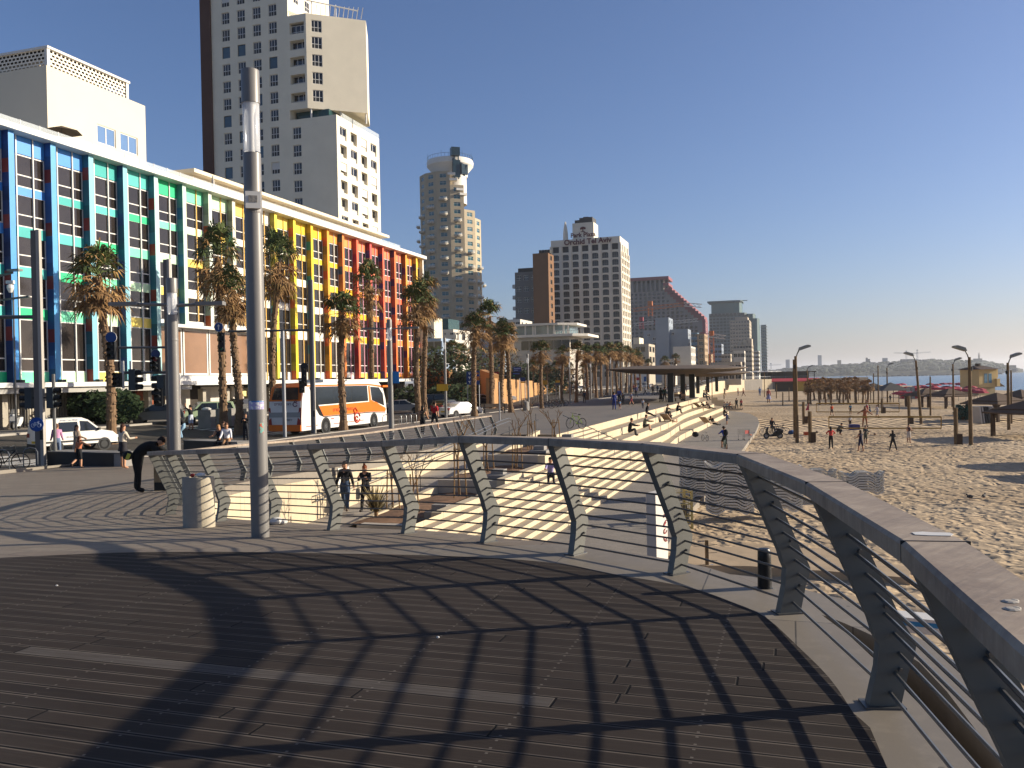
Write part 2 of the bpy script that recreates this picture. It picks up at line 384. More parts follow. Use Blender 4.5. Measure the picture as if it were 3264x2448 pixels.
# rail 1 is listed from behind the camera towards the loop: the pit lies on its right
def farx(y): return 0 if y < 128 else -.018*(y-128)**2
FE = [(-13.0+farx(y), y) for y in range(128, 151, 2)]
edge1 = offset(smoothpath([Vector((p.x, p.y, 0)) for p in POSTS], 3), .38)
bw = [GP(*p) for p in ((-900, 1790), (-300, 1787), (0, 1779), (358, 1763), (720, 1760), (1106, 1766), (1350, 1771), (1590, 1781), (1794, 1799), (1948, 1830), (2185, 1871), (2337, 1922), (2439, 1968), (2541, 2060), (2643, 2162), (2720, 2275), (2827, 2448))]
bw = [Vector((p.x, p.y, 0)) for p in bw]
bw += [CF(.55, .2), CF(-.1, -1.5), CF(-1.6, -3.5), CF(-9, -3.5), CF(-12, 3)]
bw = smoothpath(bw, 3)
struct(drape('boardwalk', bw, PLANK, .004))
out1 = [p for p in edge1 if True]
plz = [CF(-.6, -3.2)]+out1+[Vector((-16.37, 48, 0)), Vector((-13.0, 48, 0)), *[Vector((a, b, 0)) for a, b in FE], Vector((-24.4, 235, 0)), Vector((-23, 330, 0)), Vector((-28.5, 330, 0)), Vector((-28.5, 60, 0)), Vector((-28.5, 33, 0)), Vector((-28.5, -30, 0)), CF(-10, -12), CF(-2, -8)]
struct(drape('plaza', plz, PAVE, 0, .3, BORDER))
# darker smooth promenade surface from the ramp head onward
struct(drape('promenade', [Vector(p) for p in ((-16.9, 49.5, 0), (-13.6, 49.5, 0), (-13.05, 52, 0), *[(a-.05, b-.3, 0) for a, b in FE], (-24.5, 235, 0), (-23.1, 329, 0), (-27.9, 329, 0), (-27.9, 44, 0), (-17.6, 44, 0))], PROM, .004))
bord = list(reversed(offset(smoothpath([Vector((p.x, p.y, 0)) for p in P1[:13]], 3), .36)))+[p.copy() for p in reversed(bw[5*3:len(bw)-12])]
# stone border band between boardwalk and edge
inner = [p for p in bw if p.dot(FW) > -.5 and p.dot(RT) > -2.2 and p.dot(FW) < 9 and not (p.dot(RT) < .4 and p.dot(FW) < 4)]
outer = [p for p in offset(smoothpath([Vector((p.x, p.y, 0)) for p in P1], 3), .36) if p.dot(FW) < 8.99 and p.dot(FW) > .3]
struct(drape('deck_border', inner+list(outer), BORDER, .002))
# ---------------------------------------------------------------- lower levels
def sheet(name, poly, z, mat, z0=None):
    mb = MB()
    if z0 is None:
        zz = z if callable(z) else (lambda x, y: z); pv = [Vector((p[0], p[1], 0)) for p in poly]
        for t in tessellate_polygon([pv]): mb.add([(pv[i].x, pv[i].y, zz(pv[i].x, pv[i].y)) for i in t], [(0, 1, 2)])
        me = mb.mesh(name, mat); bm = bmesh.new(); bm.from_mesh(me); bmesh.ops.remove_doubles(bm, verts=bm.verts, dist=.0005)
        for f in bm.faces:
            if f.normal.z < 0: f.normal_flip()
        bm.to_mesh(me); bm.free(); return struct(put(name, me))
    return struct(mb.prism(poly, z0, z).build(name, mat))
LAND = M('far_ground', '6f6654', .95, .2, .02)
sheet('ground', [(11800*math.cos(a*math.pi/24), 11800*math.sin(a*math.pi/24)) for a in range(48)], -6.6, LAND)
SHORE = [(80, -60), (79, 120), (78, 230), (74, 300), (66, 380), (48, 480), (10, 640), (-60, 850), (-180, 1100), (-330, 1500), (-420, 1900), (-380, 2250), (-200, 2500)]
sea = [(x, y) for x, y in SHORE]+[(140, 2720), (420, 2900), (500, 3100), (300, 3600), (-200, 5200), (-1500, 11000), (2500, 11400), (7000, 9200), (10500, 4500), (11600, 0), (11000, -3800), (80, -3800)]
sheet('sea', sea, -5.6, SEA)
bx0 = [(-4.2, -20), (-4.2, 34), (-3.7, 60), (-3.5, 100), (-4, 115), (-6, 130), (-10, 142), (-17, 150), (-21.5, 170), (-24.6, 235), (-23.5, 290), (-18, 345), (-16, 370), (-40, 600), (-140, 900), (-300, 1300)]
mb = MB()
nx = 46
xs = lambda y: None
def lerp_poly(pl, y):
    for (x0, y0), (x1, y1) in zip(pl, pl[1:]):
        if y0 <= y <= y1: return x0+(x1-x0)*(y-y0)/(y1-y0)
    return pl[-1][0]
ys = [-20+2.2*i for i in range(80)]+[156+8*i for i in range(56)]+[604+50*i for i in range(14)]
rs = random.Random(3)
from mathutils import noise as mnoise
def beachz(x, y):
    s = (x-lerp_poly(bx0, y))/max(1, lerp_poly(SHORE, y)-lerp_poly(bx0, y))
    h = .12*mnoise.noise(Vector((x*.21, y*.21, 0)))+.22*mnoise.noise(Vector((x*.05, y*.05, 3)))
    if y > 600: h *= .2
    return -4.22+h*min(1, s*14)-1.7*max(0, (s-.8)/.2)**1.5
xsn = 70
for j, y in enumerate(ys):
    a, b = lerp_poly(bx0, y)-.4, lerp_poly(SHORE, y)+3
    for i in range(xsn+1): x = a+(b-a)*i/xsn; mb.v.append((x, y, beachz(max(x, a+.4), y)))
for j in range(len(ys)-1):
    for i in range(xsn):
        k = j*(xsn+1)+i; mb.f.append((k, k+1, k+xsn+2, k+xsn+1)); mb.m.append(0)
mb.f = [f for f in mb.f if not all(-30 < mb.v[i][0] < 42 and 10 < mb.v[i][1] < 92 for i in f)]; mb.m = [0]*len(mb.f)
struct(mb.build('beach', SAND, smooth=True))
mb = MB(); fy = [10+.1*k for k in range(330)]+[43+.2*k for k in range(260)]; NXF = 290
for y in fy:
    a = lerp_poly(bx0, y)-.4
    for i in range(NXF+1):
        x = a+(44-a)*i/NXF; q = Vector((x*1.25, y*1.25, .3)); dd, _ = mnoise.voronoi(q+mnoise.noise_vector(q*.9)*.45)
        mb.v.append((x, y, beachz(max(x, a+.4), y)+.055*min(1, (x-a)*2)*(mnoise.noise(q*1.1)*1.1-2.6*max(0, 1-dd[0]/.34)+.35*mnoise.noise(q*4))))
for j in range(len(fy)-1):
    for i in range(NXF):
        k = j*(NXF+1)+i; mb.f.append((k, k+1, k+NXF+2, k+NXF+1)); mb.m.append(0)
struct(mb.build('beach', SAND, smooth=True))
# lower path: in front of the steps, and the space under and beside the deck
sheet('lower_path', [(-8.2, 4), (-3.8, 4), (-3.9, 20), (-4.1, 36), (-3.6, 60), (-3.4, 90), (-3.6, 105), (-4.3, 118), (-5.8, 130), (-8.2, 138), (-11.4, 145), (-15.5, 150), (-22, 150), (-13, 128), (-13, 4)], -3.9, LOW, -4.6)
# street, far pavement and the town behind
def SZ(x): return -1.75 if x > -36 else -.95 if x < -46 else -1.75+.7*(-36-x)/10
def GS(px, py):
    z = -1.5
    for _ in range(25): p = G(px, py, z); z = .5*z+.5*SZ(p.x)
    return Vector((p.x, p.y, SZ(p.x)))
mb = MB(); mb.q((-28.6, -60, -1.75), (-36, -60, -1.75), (-36, 900, -1.75), (-28.6, 900, -1.75)); mb.q((-36, -60, -1.75), (-46, -60, -1.05), (-46, 900, -1.05), (-36, 900, -1.75)); struct(mb.build('street', ASPH))
sheet('hotel_pavement', [(-46, -60), (-46, 900), (-57, 900), (-1500, 1500), (-2500, -60)], -.95, M('far_pavement', '8a8378', .9, .15), -3)
mb = MB()
for y in range(-30, 420, 6): mb.box((-35.3, y, -1.9), (-35.15, y+3, -1.744))
for x in range(-44, -29, 1):
    for q in (30.5, 52): o = len(mb.v); mb.box((x, q, -2), (x+.5, q+3, -1.744)); mb.v[o:] = [(a, b, c if c < -1.9 else SZ(a)+.006) for a, b, c in mb.v[o:]]
for a in (-31.3,): mb.box((a, 45, -1.9), (a+.13, 300, -1.744))
struct(mb.build('road_marking', M('road_paint', 'b8b5ae', .8, .15, 4)))
KERB = M('kerb_stone', 'a49d92', .85, .1)
mb = MB()
mb.box((-28.78, -40, -2), (-28.5, 330, -1.46)); mb.box((-46.02, -40, -2), (-45.75, 420, -.93))
struct(mb.build('kerb', KERB))
sheet('far_promenade', [(-28.5, 330.05), (-22, 330.05), (-26, 600), (-60, 900), (-75, 900), (-28.6, 600)], -1.5, PROM, -6)
# ---------------------------------------------------------------- ramp and retaining wall
def rampz(y):
    pts = [(0, -3.6), (22, -3.45), (28, -3.15), (34, -2.85), (48.6, -1.5)]
    for (a, za), (b, zb) in zip(pts, pts[1:]):
        if a <= y <= b: return za+(zb-za)*(y-a)/(b-a)
    return -1.5
wl = [p for p in offset(smoothpath([Vector((p.x, p.y, 0)) for p in POSTS], 3), .36)]
mb = MB()
ysr = [6, 22, 28, 34, 49.2]
for a, b in zip(ysr, ysr[1:]): mb.q((-19, a, rampz(a)), (-14.3, a, rampz(a)), (-14.3, b, rampz(b)), (-19, b, rampz(b))) if b <= 28 else mb.q((-16.6, a, rampz(a)), (-14.3, a, rampz(a)), (-14.3, b, rampz(b)), (-16.6, b, rampz(b)))
struct(mb.build('ramp', M('ramp_paving', 'a89f92', .85, .1, .8, .15)))
i0 = next(i for i, p in enumerate(wl) if p.dot(FW) > 16.2)
wp = wl[i0:]; wp[-1] = Vector((-16.4, 48.4, 0)); mb = MB(); n = len(wp)
for i in range(n):
    p = wp[i]; t = (wp[min(i+1, n-1)]-wp[max(i-1, 0)]).normalized(); q = p+Vector((-t.y, t.x, 0))*.32; p = p+Vector((t.y, -t.x, 0))*.012
    zt = zp(p.x, p.y)-.02
    mb.v += [(p.x, p.y, -4.2), (p.x, p.y, zt), (q.x, q.y, zt-.02), (q.x, q.y, -4.2)]
for i in range(n-1):
    for j in range(4): mb.f.append((4*i+j, 4*i+(j+1) % 4, 4*i+4+(j+1) % 4, 4*i+4+j)); mb.m.append(0)
mb.f += [(0, 3, 2, 1), (4*n-4, 4*n-3, 4*n-2, 4*n-1)]; mb.m += [0, 0]
tag(mb.build('retaining_wall', CREAM), 'long cream retaining wall along the sunken ramp, under the second railing', 'wall')
# abutment below the deck, dark in the picture
mb = MB(); ab = [p for p in offset(smoothpath([Vector((p.x, p.y, 0)) for p in P1], 3), .02)]
k = len(ab)
for p in ab: mb.v += [(p.x-.02, p.y, -4.5), (p.x-.02, p.y, zp(p.x, p.y)-.28)]
dk = []
for i in range(k-1):
    if ab[i].dot(FW) < 6.8: mb.f.append((2*i, 2*i+2, 2*i+3, 2*i+1)); mb.m.append(0)
tag(mb.build('deck_wall', M('stained_concrete', '8b7350', .9, .25, 1.2, .3)), 'stained brown concrete wall under the edge of the wooden deck', 'wall')
# ---------------------------------------------------------------- steps
def wob(y, k):                        # tread edges meander further on
    if y < 56: return 0
    s = min(1, (y-56)/15); return s*(.3*math.sin(y*.085+k*1.1)+.1*math.sin(y*.2+k*2.1))
def stairs(name, y0, y1, n, xt, xb, zt, zb, dy, curve=False, xa=None):
    mb = MB(); ny = max(1, int((y1-y0)/dy)); R_ = (zt-zb)/n; T = (xb-xt)/n
    for k in range(n):                # riser k at x = xt + T*k .. from z zt-R*k down to zt-R*(k+1), then tread
        z1, z0 = zt-R_*k, zt-R_*(k+1)
        for j in range(ny):
            a, b = y0+(y1-y0)*j/ny, y0+(y1-y0)*(j+1)/ny
            e = lambda kk, y: (xt+T*kk+(wob(y, kk) if curve and 0 < kk < n else 0)+(farx(y) if curve else 0))
            xa_, xb_ = e(k, a), e(k, b); xc, xd = e(k+1, a), e(k+1, b)
            mb.q((xa_, a, z0), (xb_, b, z0), (xb_, b, z1), (xa_, a, z1), mi=0)
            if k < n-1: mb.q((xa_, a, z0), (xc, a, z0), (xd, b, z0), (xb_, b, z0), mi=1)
    for y in (y0, y1):
        poly = []
        for k in range(n): poly += [(xt+T*k, y, zt-R_*k), (xt+T*k, y, zt-R_*(k+1))]
        for k in range(n): mb.q((xt+T*k, y, zb-.4), (xt+T*(k+1), y, zb-.4), (xt+T*(k+1), y, zt-R_*(k+1)), (xt+T*k, y, zt-R_*(k+1)))
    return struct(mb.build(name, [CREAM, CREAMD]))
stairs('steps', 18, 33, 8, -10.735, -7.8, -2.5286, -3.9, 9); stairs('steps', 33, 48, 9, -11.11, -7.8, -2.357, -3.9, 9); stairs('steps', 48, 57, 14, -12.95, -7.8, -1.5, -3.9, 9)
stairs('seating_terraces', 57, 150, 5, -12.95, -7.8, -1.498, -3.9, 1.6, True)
# dark wood tops on stretches of the seating tiers
# planter beds between ramp and steps
mb = MB()
for y0, y1, z in ((25.4, 33, -3.0), (33.3, 39, -2.5), (39.3, 45.5, -2.0)):
    v = []
    for j in range(9):
        for i in range(5): v.append((-14.05+i*.68, y0+(y1-y0)*j/8, z+.10*rnd.random()+.08*math.sin(i*1.3)))
    mb.add(v, [(j*5+i, j*5+i+1, j*5+i+6, j*5+i+5) for j in range(8) for i in range(4)])
struct(mb.build('planting_beds', SOIL, smooth=True))
t = thing('planter_wall', 'stepped grey and cream block wall round the planting beds beside the steps', 'wall', (-12.8, 25.2, -3.9))
PLB = M('planter_block', 'b3ab9d', .85, .12, 1.5, .2, 20)
def seg(nm, a, b, m): MB().box(a, b).build(nm, m, t, True)
seg('end_block', (-13.5, 24.9, -4.2), (-10.75, 25.44, -2.9), PLB)
seg('cross_wall', (-14.05, 33.0, -3.6), (-11.465, 33.28, -2.38), PLB)
seg('cross_wall', (-14.05, 39.0, -3.2), (-11.465, 39.28, -1.88), PLB)
seg('cross_wall', (-14.05, 45.5, -2.6), (-11.465, 45.85, -1.5), PLB)
seg('side_curb', (-11.1, 25.45, -4.2), (-10.742, 33, -2.5), CREAM); seg('side_curb', (-11.46, 33, -4.2), (-11.108, 39, -2.3), CREAM); seg('side_curb', (-11.46, 39, -4.2), (-11.108, 47.99, -1.9), CREAM)
mb = MB()
for a, b in ((25.0, 33), (33, 40), (40, 48.4)):
    za, zb = rampz(a)+.22, rampz(b)+.25
    o = len(mb.v); mb.box((-14.3, a, -4.2), (-14.06, b, 0))
    for i in range(o, len(mb.v)):
        x, y, z = mb.v[i]
        if z == 0: mb.v[i] = (x, y, (za if y < b-.01 else zb)-.001)
mb.build('ramp_curb', CREAM, t, True)
for y, x, z in ((27, -11.15, -2.75), (34.2, -11.5, -2.3), (40.6, -11.5, -1.8), (46.2, -11.5, -1.6)):
    mb = MB().box((x-.9, y, z-.5), (x, y+1.1, z)); mb.box((x-.75, y+.32, z+.002), (x-.2, y+.85, z+.2)); mb.build('step_block', CONC, t, True)
# ================================================================ RAILING
WOODR = M('weathered_rail_wood', '6f6258', .75, .28, 5, .45, 60)
POSTM = M('rail_post_paint', '6c6c66', .5, .06, 3)
RODM = M('rail_rod_steel', '6a6a69', .35, .06, 4, metal=.55)
def prof(h):                          # sideways position of a post at height h: out to a knee, then back over the deck
    return .075*h/.32 if h < .32 else .07-.34*(h-.32)/.78
rt = thing('railing', 'curved grey railing with weathered wooden handrail round the deck and along the ramp', 'railing', tuple(P1[4]))
tang = []
for i, p in enumerate(POSTS):
    t = POSTS[min(i+1, len(POSTS)-1)]-POSTS[max(i-1, 0)]; t.z = 0; tang.append(t.normalized())
nrm = [Vector((t.y, -t.x, 0)) for t in tang]      # outward (over the pit)
def railp(i, h, o=0): return POSTS[i]+nrm[i]*(prof(h)+o)+Vector((0, 0, h))
HS = [0, .1, .2, .27, .32, .37, .45, .6, .8, 1.076]
ip = MB(); 
for i, p in enumerate(POSTS):
    mb = MB(); tg, nn = tang[i], nrm[i]
    rings = []
    for h in HS:
        c = railp(i, h); wd = .078+(.012 if .2 < h < .4 else 0)
        for s in (1, -1):
            o = len(mb.v)
        for a, b in ((-1, -1), (1, -1), (1, 1), (-1, 1)):
            mb.v.append(tuple(c+nn*(a*wd)+tg*(b*.036)))
    for k in range(len(HS)-1):
        for j in range(4): mb.f.append((4*k+j, 4*k+(j+1) % 4, 4*k+4+(j+1) % 4, 4*k+4+j)); mb.m.append(0)
    mb.f += [(3, 2, 1, 0), tuple(4*len(HS)-4+j for j in range(4))]; mb.m += [0, 0]
    # thin dark slot between the two plates shows as a line on the inner edge: a fillet
    po = mb.build('post', POSTM, rt, True)
    if 2 < i < 15:
        MB().obb(p+Vector((0, 0, .006)), (.2, .13, .012), math.atan2(nn.y, nn.x)).build('base_plate', RODM, po)
        for h in (.2, .52, .8):
            c = railp(i, h, .03); MB().tube([c-tg*.062, c+tg*.062], .011, 6).build('bolt', RODM, po)
NROD = 10
for k in range(NROD):
    h = .08+.1*k; mb = MB(); mb.tube([railp(i, h, .012) for i in range(len(POSTS))], .0095, 6)
    mb.build('rail_rod', RODM, rt, True, smooth=True)
mb = MB(); dense = list(range(len(POSTS)))
W = .105; z0, z1 = 1.075, 1.145
for i in dense:
    c = POSTS[i]+nrm[i]*(prof(1.075)+.005)
    sc = 1/max(.6, math.cos(.5*(tang[max(i-1, 0)].angle(tang[min(i+1, len(tang)-1)]))))
    for a, z in ((-W, z0), (W, z0), (W, z1-.012), (W-.014, z1), (-W+.014, z1), (-W, z1-.012)):
        mb.v.append(tuple(c+nrm[i]*a*min(sc, 1.3)+Vector((0, 0, z))))
for i in range(len(dense)-1):
    for j in range(6): mb.f.append((6*i+j, 6*i+(j+1) % 6, 6*i+6+(j+1) % 6, 6*i+6+j)); mb.m.append(0)
n = len(mb.v); mb.f += [tuple(range(5, -1, -1)), tuple(range(n-6, n))]; mb.m += [0, 0]
def railwood():
    m, nt, b = newmat('handrail_wood'); g = nt.new('NewGeometry').outputs['Position']
    n1 = nt.noise(g, 4, 6, .65); n2 = nt.noise(g, 28, 6, .7)
    mp = nt.new('Mapping'); mp.inputs['Rotation'].default_value = (0, 0, R(30)); nt.link(g, mp.inputs[0])
    mp2 = nt.new('Mapping'); mp2.inputs['Scale'].default_value = (45, 3, 3); nt.link(mp.outputs[0], mp2.inputs[0])
    gr = nt.noise(mp2.outputs[0], 1, 6, .7)
    sp = nt.new('SeparateXYZ'); nt.link(mp.outputs[0], sp.inputs[0])
    ln = nt.math('ABSOLUTE', nt.math('SUBTRACT', nt.math('FRACT', nt.math('DIVIDE', sp.outputs[0], .055)), .5))
    c = nt.mix(nt.ramp(n1, .3, .7), lin('7c6c5d'), lin('a89782')); c = nt.mix(nt.math('MULTIPLY', nt.ramp(gr, .45, .75), .55), c, lin('655a51'))
    c = nt.mix(nt.math('MULTIPLY', nt.ramp(n2, .55, .75), .4), c, lin('b3a89b'))
    nt.link(c, b.inputs['Base Color']); b.inputs['Roughness'].default_value = .7
    bn = nt.new('Bump'); bn.inputs['Strength'].default_value = .5; bn.inputs['Distance'].default_value = .004; nt.link(gr, bn.inputs['Height']); nt.link(bn.outputs[0], b.inputs['Normal'])
    return m
hr = mb.build('handrail', railwood(), rt, True)
# joints between the planks of the handrail
for i in range(1, len(POSTS)):
    c = POSTS[i]+nrm[i]*(prof(1.075)+.005)
    MB().obb(c+Vector((0, 0, 1.1105)), (2*W+.004, .005, .0735), math.atan2(nrm[i].y, nrm[i].x)).build('joint', DARK, hr)
# things stuck on the handrail
tag(MB().prism([(-.06, -.03), (-.02, -.036), (.05, -.03), (.062, .0), (.055, .03), (0, .026), (-.03, .034), (-.066, .012)], 0, .0015).build('sticker', WHITE), 'torn white paper patch stuck on the wide wooden handrail', 'sticker').location = G(2975, 1702, 1.146)
for nm, px, lb in (('gum', (3220, 1917), 'flattened white blob on the handrail, the farther of two'), ('gum', (3226, 1941), 'flattened white blob on the handrail, the nearer of two')):
    mb = MB(); mb.lathe([(0, .003), (.012, .0025), (.02, 0)], 9, (0, 0, 0)); mb.lathe([(0, .004), (.007, .003), (.01, 0)], 7, (.012, .01, 0))
    tag(mb.build(nm, M('gum_grey', 'a9a297', .8, .1, 9)), lb, 'blob').location = G(px[0], px[1], 1.146)
# far hand bars at the end of the ramp
t = thing('handrail_bars', 'twin sloping steel hand bars at the head of the ramp, inside the railing', 'handrail', (-16.2, 47, -1.5))
for dz in (.72, .92):
    pts = [(-16.25, y, rampz(y)+dz) for y in (27, 28, 34, 40, 47.5)]+[(-16.25, 49.2, -1.5+dz), (-16.25, 49.6, -1.5+dz-.08)]
    MB().tube(pts, .022, 7).build('bar', STEEL, t, True, smooth=True)
for y in (27, 31, 35, 39, 43, 47): MB().tube([(-16.4, y, rampz(y)+.66), (-16.28, y, rampz(y)+.66), (-16.25, y, rampz(y)+.9)], .012, 6).build('bracket', STEEL, t, True)
# handrail down the steps
def stairrail(label, y, x0, x1):
    t = thing('stair_handrail', label, 'handrail', (x0, y, -1.5))
    f = lambda x: -1.55-(x+12.95)*.456
    MB().tube([(x0, y, f(x0)+.95), (x1, y, f(x1)+.95)], .022, 7).build('bar', STEEL, t, True)
    k = 6
    for i in range(k):
        x = x0+.3+(x1-x0-.6)*i/(k-1); MB().tube([(x, y, f(x)-.4), (x, y, f(x)+.95)], .018, 6).build('post', STEEL, t, True)
stairrail('thin steel stair handrail running down the cream steps past the green bicycle', 50.5, -13.2, -7.9)
t = thing('stair_handrail', 'low dark handrail sloping beside the curb at the ramp head', 'handrail', (-13.9, 44, -2))
MB().tube([(-14.18, 31, rampz(31)+1.3), (-14.18, 48.5, -.65)], .022, 7).build('bar', DARK, t, True)
for y in (31.5, 37, 43, 48): MB().tube([(-14.18, y, rampz(y)+.3), (-14.18, y, rampz(y)+1.3-.02*(y-31)/17)], .016, 6).build('post', DARK, t, True)
# ---------------------------------------------------------------- the ledge, gap and pit right of the deck
LEDGE = [GP(*p) for p in ((2420, 1838), (2300, 1822), (2350, 1826), (2592, 1886), (2745, 1932), (3060, 2118))]
lp = [G(2400, 1850, 0), G(2180, 1806, 0), G(2383, 1829, 0), G(2592, 1882, 0), G(2745, 1928, 0), G(3062, 2112, 0), G(3500, 2450, 0), CF(3.4, 2.0), CF(2.95, 2.0), G(3050, 2130, 0), G(2800, 2010, 0), G(2680, 1970, 0), G(2556, 1938, 0)]
lp = [Vector((p.x, p.y, 0)) for p in lp]
mb = MB(); ls = [G(2250, 1822, 0), G(2400, 1834, 0), G(2592, 1882, 0), G(2745, 1928, 0), G(3062, 2112, 0), G(3450, 2440, 0)]
li = [G(2290, 1850, 0), G(2420, 1890, 0), G(2556, 1938, 0), G(2680, 1976, 0), G(2930, 2105, 0), G(3200, 2440, 0)]
ls, li = smoothpath(ls, 3), smoothpath(li, 3)
for p, q in zip(ls, li):
    for z in (-.012, -.4): mb.v += [(p.x, p.y, z), (q.x, q.y, z)]
for i in range(len(ls)-1):
    a = 4*i; b = a+4
    for u, v in ((0, 1), (1, 3), (3, 2), (2, 0)): mb.f.append((a+u, b+u, b+v, a+v)); mb.m.append(0)
mb.f += [(0, 1, 3, 2), (len(mb.v)-4, len(mb.v)-3, len(mb.v)-1, len(mb.v)-2)]; mb.m += [0, 0]
struct(mb.build('outer_ledge', BORDER))
t = thing('bollard', 'short black bollard on the grey ledge outside the railing', 'bollard', tuple(G(2438, 1878, -.01))); t.scale = (.6, .6, .62)
MB().lathe([(0, 0), (.105, 0), (.105, .02), (.093, .03), (.088, .4), (.085, .5), (.07, .525), (0, .53)], 22).build('post', M('black_rubber', '17181a', .4, .1, 6), t, smooth=True)
MB().lathe([(0, .001), (.14, .001), (.145, -.002)], 18, (0, 0, .004)).build('foot_ring', CONC, t)
pitm = M('pit_concrete', '8d8a84', .9, .2, 1.5, .3)
rot = M('rusty_concrete', '6b4f2c', .9, .35, 1.8, .4)
mb = MB()                           # curved brown inner wall below the ledge
for p in li: mb.v += [(p.x, p.y, -.4), (p.x, p.y, -1.5)]
for i in range(len(li)-1): mb.f.append((2*i, 2*i+2, 2*i+3, 2*i+1)); mb.m.append(0)
tag(mb.build('ledge_wall', rot), 'rust brown concrete face inside the gap below the ledge', 'wall')
t = thing('concrete_drum', 'rounded grey concrete drum down in the gap beside the deck', 'drum', tuple(CF(3.0, 4.15, -1.6)))
MB().lathe([(.62, 0), (.62, .74), (.6, .78), (.5, .78), (.5, .5), (0, .5)], 40).build('body', pitm, t, smooth=True)
mb = MB()
for i in range(22): mb.obb(CF(2.1+.0*i, 1.1+i*.11, -1.62), (3.2, .07, .05), YAW+.25)
tag(mb.build('slatted_grating', M('grating_wood', '3a3430', .8, .15)), 'dark slatted grating at the bottom of the gap beside the deck', 'grating')
struct(MB().prism([CF(1.2, .2), CF(6, .2), CF(6, 6.5), CF(1.9, 6.5)], -1.9, -1.66).build('gap_floor', pitm))
t = thing('beach_board', 'long white board with a blue stripe lying beyond the ledge', 'board', tuple(G(2925, 1985, -1.0)))
o = MB().obb((0, 0, 0), (1.5, .28, .16), .1).build('body', WHITE, t); t.rotation_euler.z = R(-32)+YAW
MB().obb((0, -.001, .02), (1.505, .284, .05), .1).build('stripe', mh('2f7fb5', .5), t)
# ================================================================ FOREGROUND LAMP AND BINS
LAMPG = newmat('lamp_glass')
LAMPG[2].inputs['Base Color'].default_value = (.82, .84, .86, 1); LAMPG[2].inputs['Roughness'].default_value = .12; LAMPG[2].inputs['Alpha'].default_value = .42
LAMPG = LAMPG[0]
PG = M('lamp_pole_grey', '817e7a', .4, .06, 2, metal=.1)
def lamp(label, loc, H, r, box=True, arms=()):
    t = thing('street_lamp', label, 'street lamp', loc, 0, 'round steel street lamps')
    MB().lathe([(0, 0), (r, 0), (r, H*.55), (r*.985, H-1.72), (r*.985, H-1.0)], 28).build('pole', PG, t, smooth=True)
    h = H-1.0
    MB().lathe([(r*.9, h+.015), (r*.93, h+.03), (r*.93, h+.62), (r*.9, h+.63)], 28).build('lamp_glass', LAMPG, t, smooth=True)
    MB().lathe([(0, h), (r*.45, h), (r*.3, h+.05), (r*.3, h+.45), (r*.6, h+.6), (0, h+.63)], 16).build('light_tube', WHITE, t, smooth=True)
    MB().lathe([(0, h+.6), (r*1.01, h+.6), (r*1.01, H-.02), (r*.97, H), (0, H)], 28).build('cap', PG, t, smooth=True)
    MB().lathe([(r*1.01, H-1.72), (r*1.03, H-1.70), (r*1.03, H-1.68), (r*1.01, H-1.66)], 24).build('collar', PG, t)
    if box:
        a = math.atan2(-loc[1], -loc[0])
        mb = MB().obb((math.cos(a)*(r+.015), math.sin(a)*(r+.015), H-1.58), (.06, .17, .2), a); b = mb.build('control_box', WHITE, t)
        MB().obb((math.cos(a)*(r+.047), math.sin(a)*(r+.047), H-1.57), (.006, .1, .08), a).build('panel', CONC, b)
    for dz, ang, ln in arms:
        mb = MB(); e = Vector((math.cos(ang), math.sin(ang), .04)); mb.tube([e*r+Vector((0, 0, dz)), e*ln+Vector((0, 0, dz))], .045, 8)
        ar = mb.build('arm', PG, t); c = e*(ln+.3)+Vector((0, 0, dz))
        MB().obb(c, (.75, .3, .1), ang).build('floodlight', PG, ar)
    return t
p0 = GP(830, 1712)
L1 = lamp('tall grey cylindrical lamp standing on the deck plaza, in front of the railing', tuple(p0), 5.6, .106)
# stickers on the pole
a = math.atan2(-p0.y, -p0.x)
def polepatch(name, z0, z1, a0, a1, m, label, r=.1075):
    o = MB().lathe([(r, z0), (r+.001, (z0+z1)/2), (r, z1)], 10, (0, 0, 0), 0, a0, a1).build(name, m, None, False, True, loc=tuple(p0)); return tag(o, label, 'sticker')
def bandmat():
    m, nt, b = newmat('bumper_sticker'); g = nt.new('TexCoord').outputs['Object']; sp = nt.new('SeparateXYZ'); nt.link(g, sp.inputs[0])
    f = nt.math('GREATER_THAN', nt.noise(g, 26, 2), .52); top = nt.math('GREATER_THAN', sp.outputs[2], 1.625)
    nt.link(nt.mix(f, nt.mix(top, lin('a79fc4'), lin('3f74ad')), lin('d8d8d6')), b.inputs['Base Color']); return m
pz = lambda y: p0.z+(1712-y)*(10.45/F)-p0.z
polepatch('sticker', pz(1310), pz(1283), a-1.15, a+.75, bandmat(), 'blue and white lettered band sticker wrapped round the near lamp')
def redgreen():
    m, nt, b = newmat('torn_sticker'); g = nt.new('TexCoord').outputs['Object']
    f = nt.noise(g, 24, 3); nt.link(nt.mix(nt.math('GREATER_THAN', f, .5), lin('b5563f'), lin('6f9f93')), b.inputs['Base Color']); return m
polepatch('sticker', pz(1384), pz(1352), a+.2, a+.62, redgreen(), 'small torn red and green sticker on the near lamp')
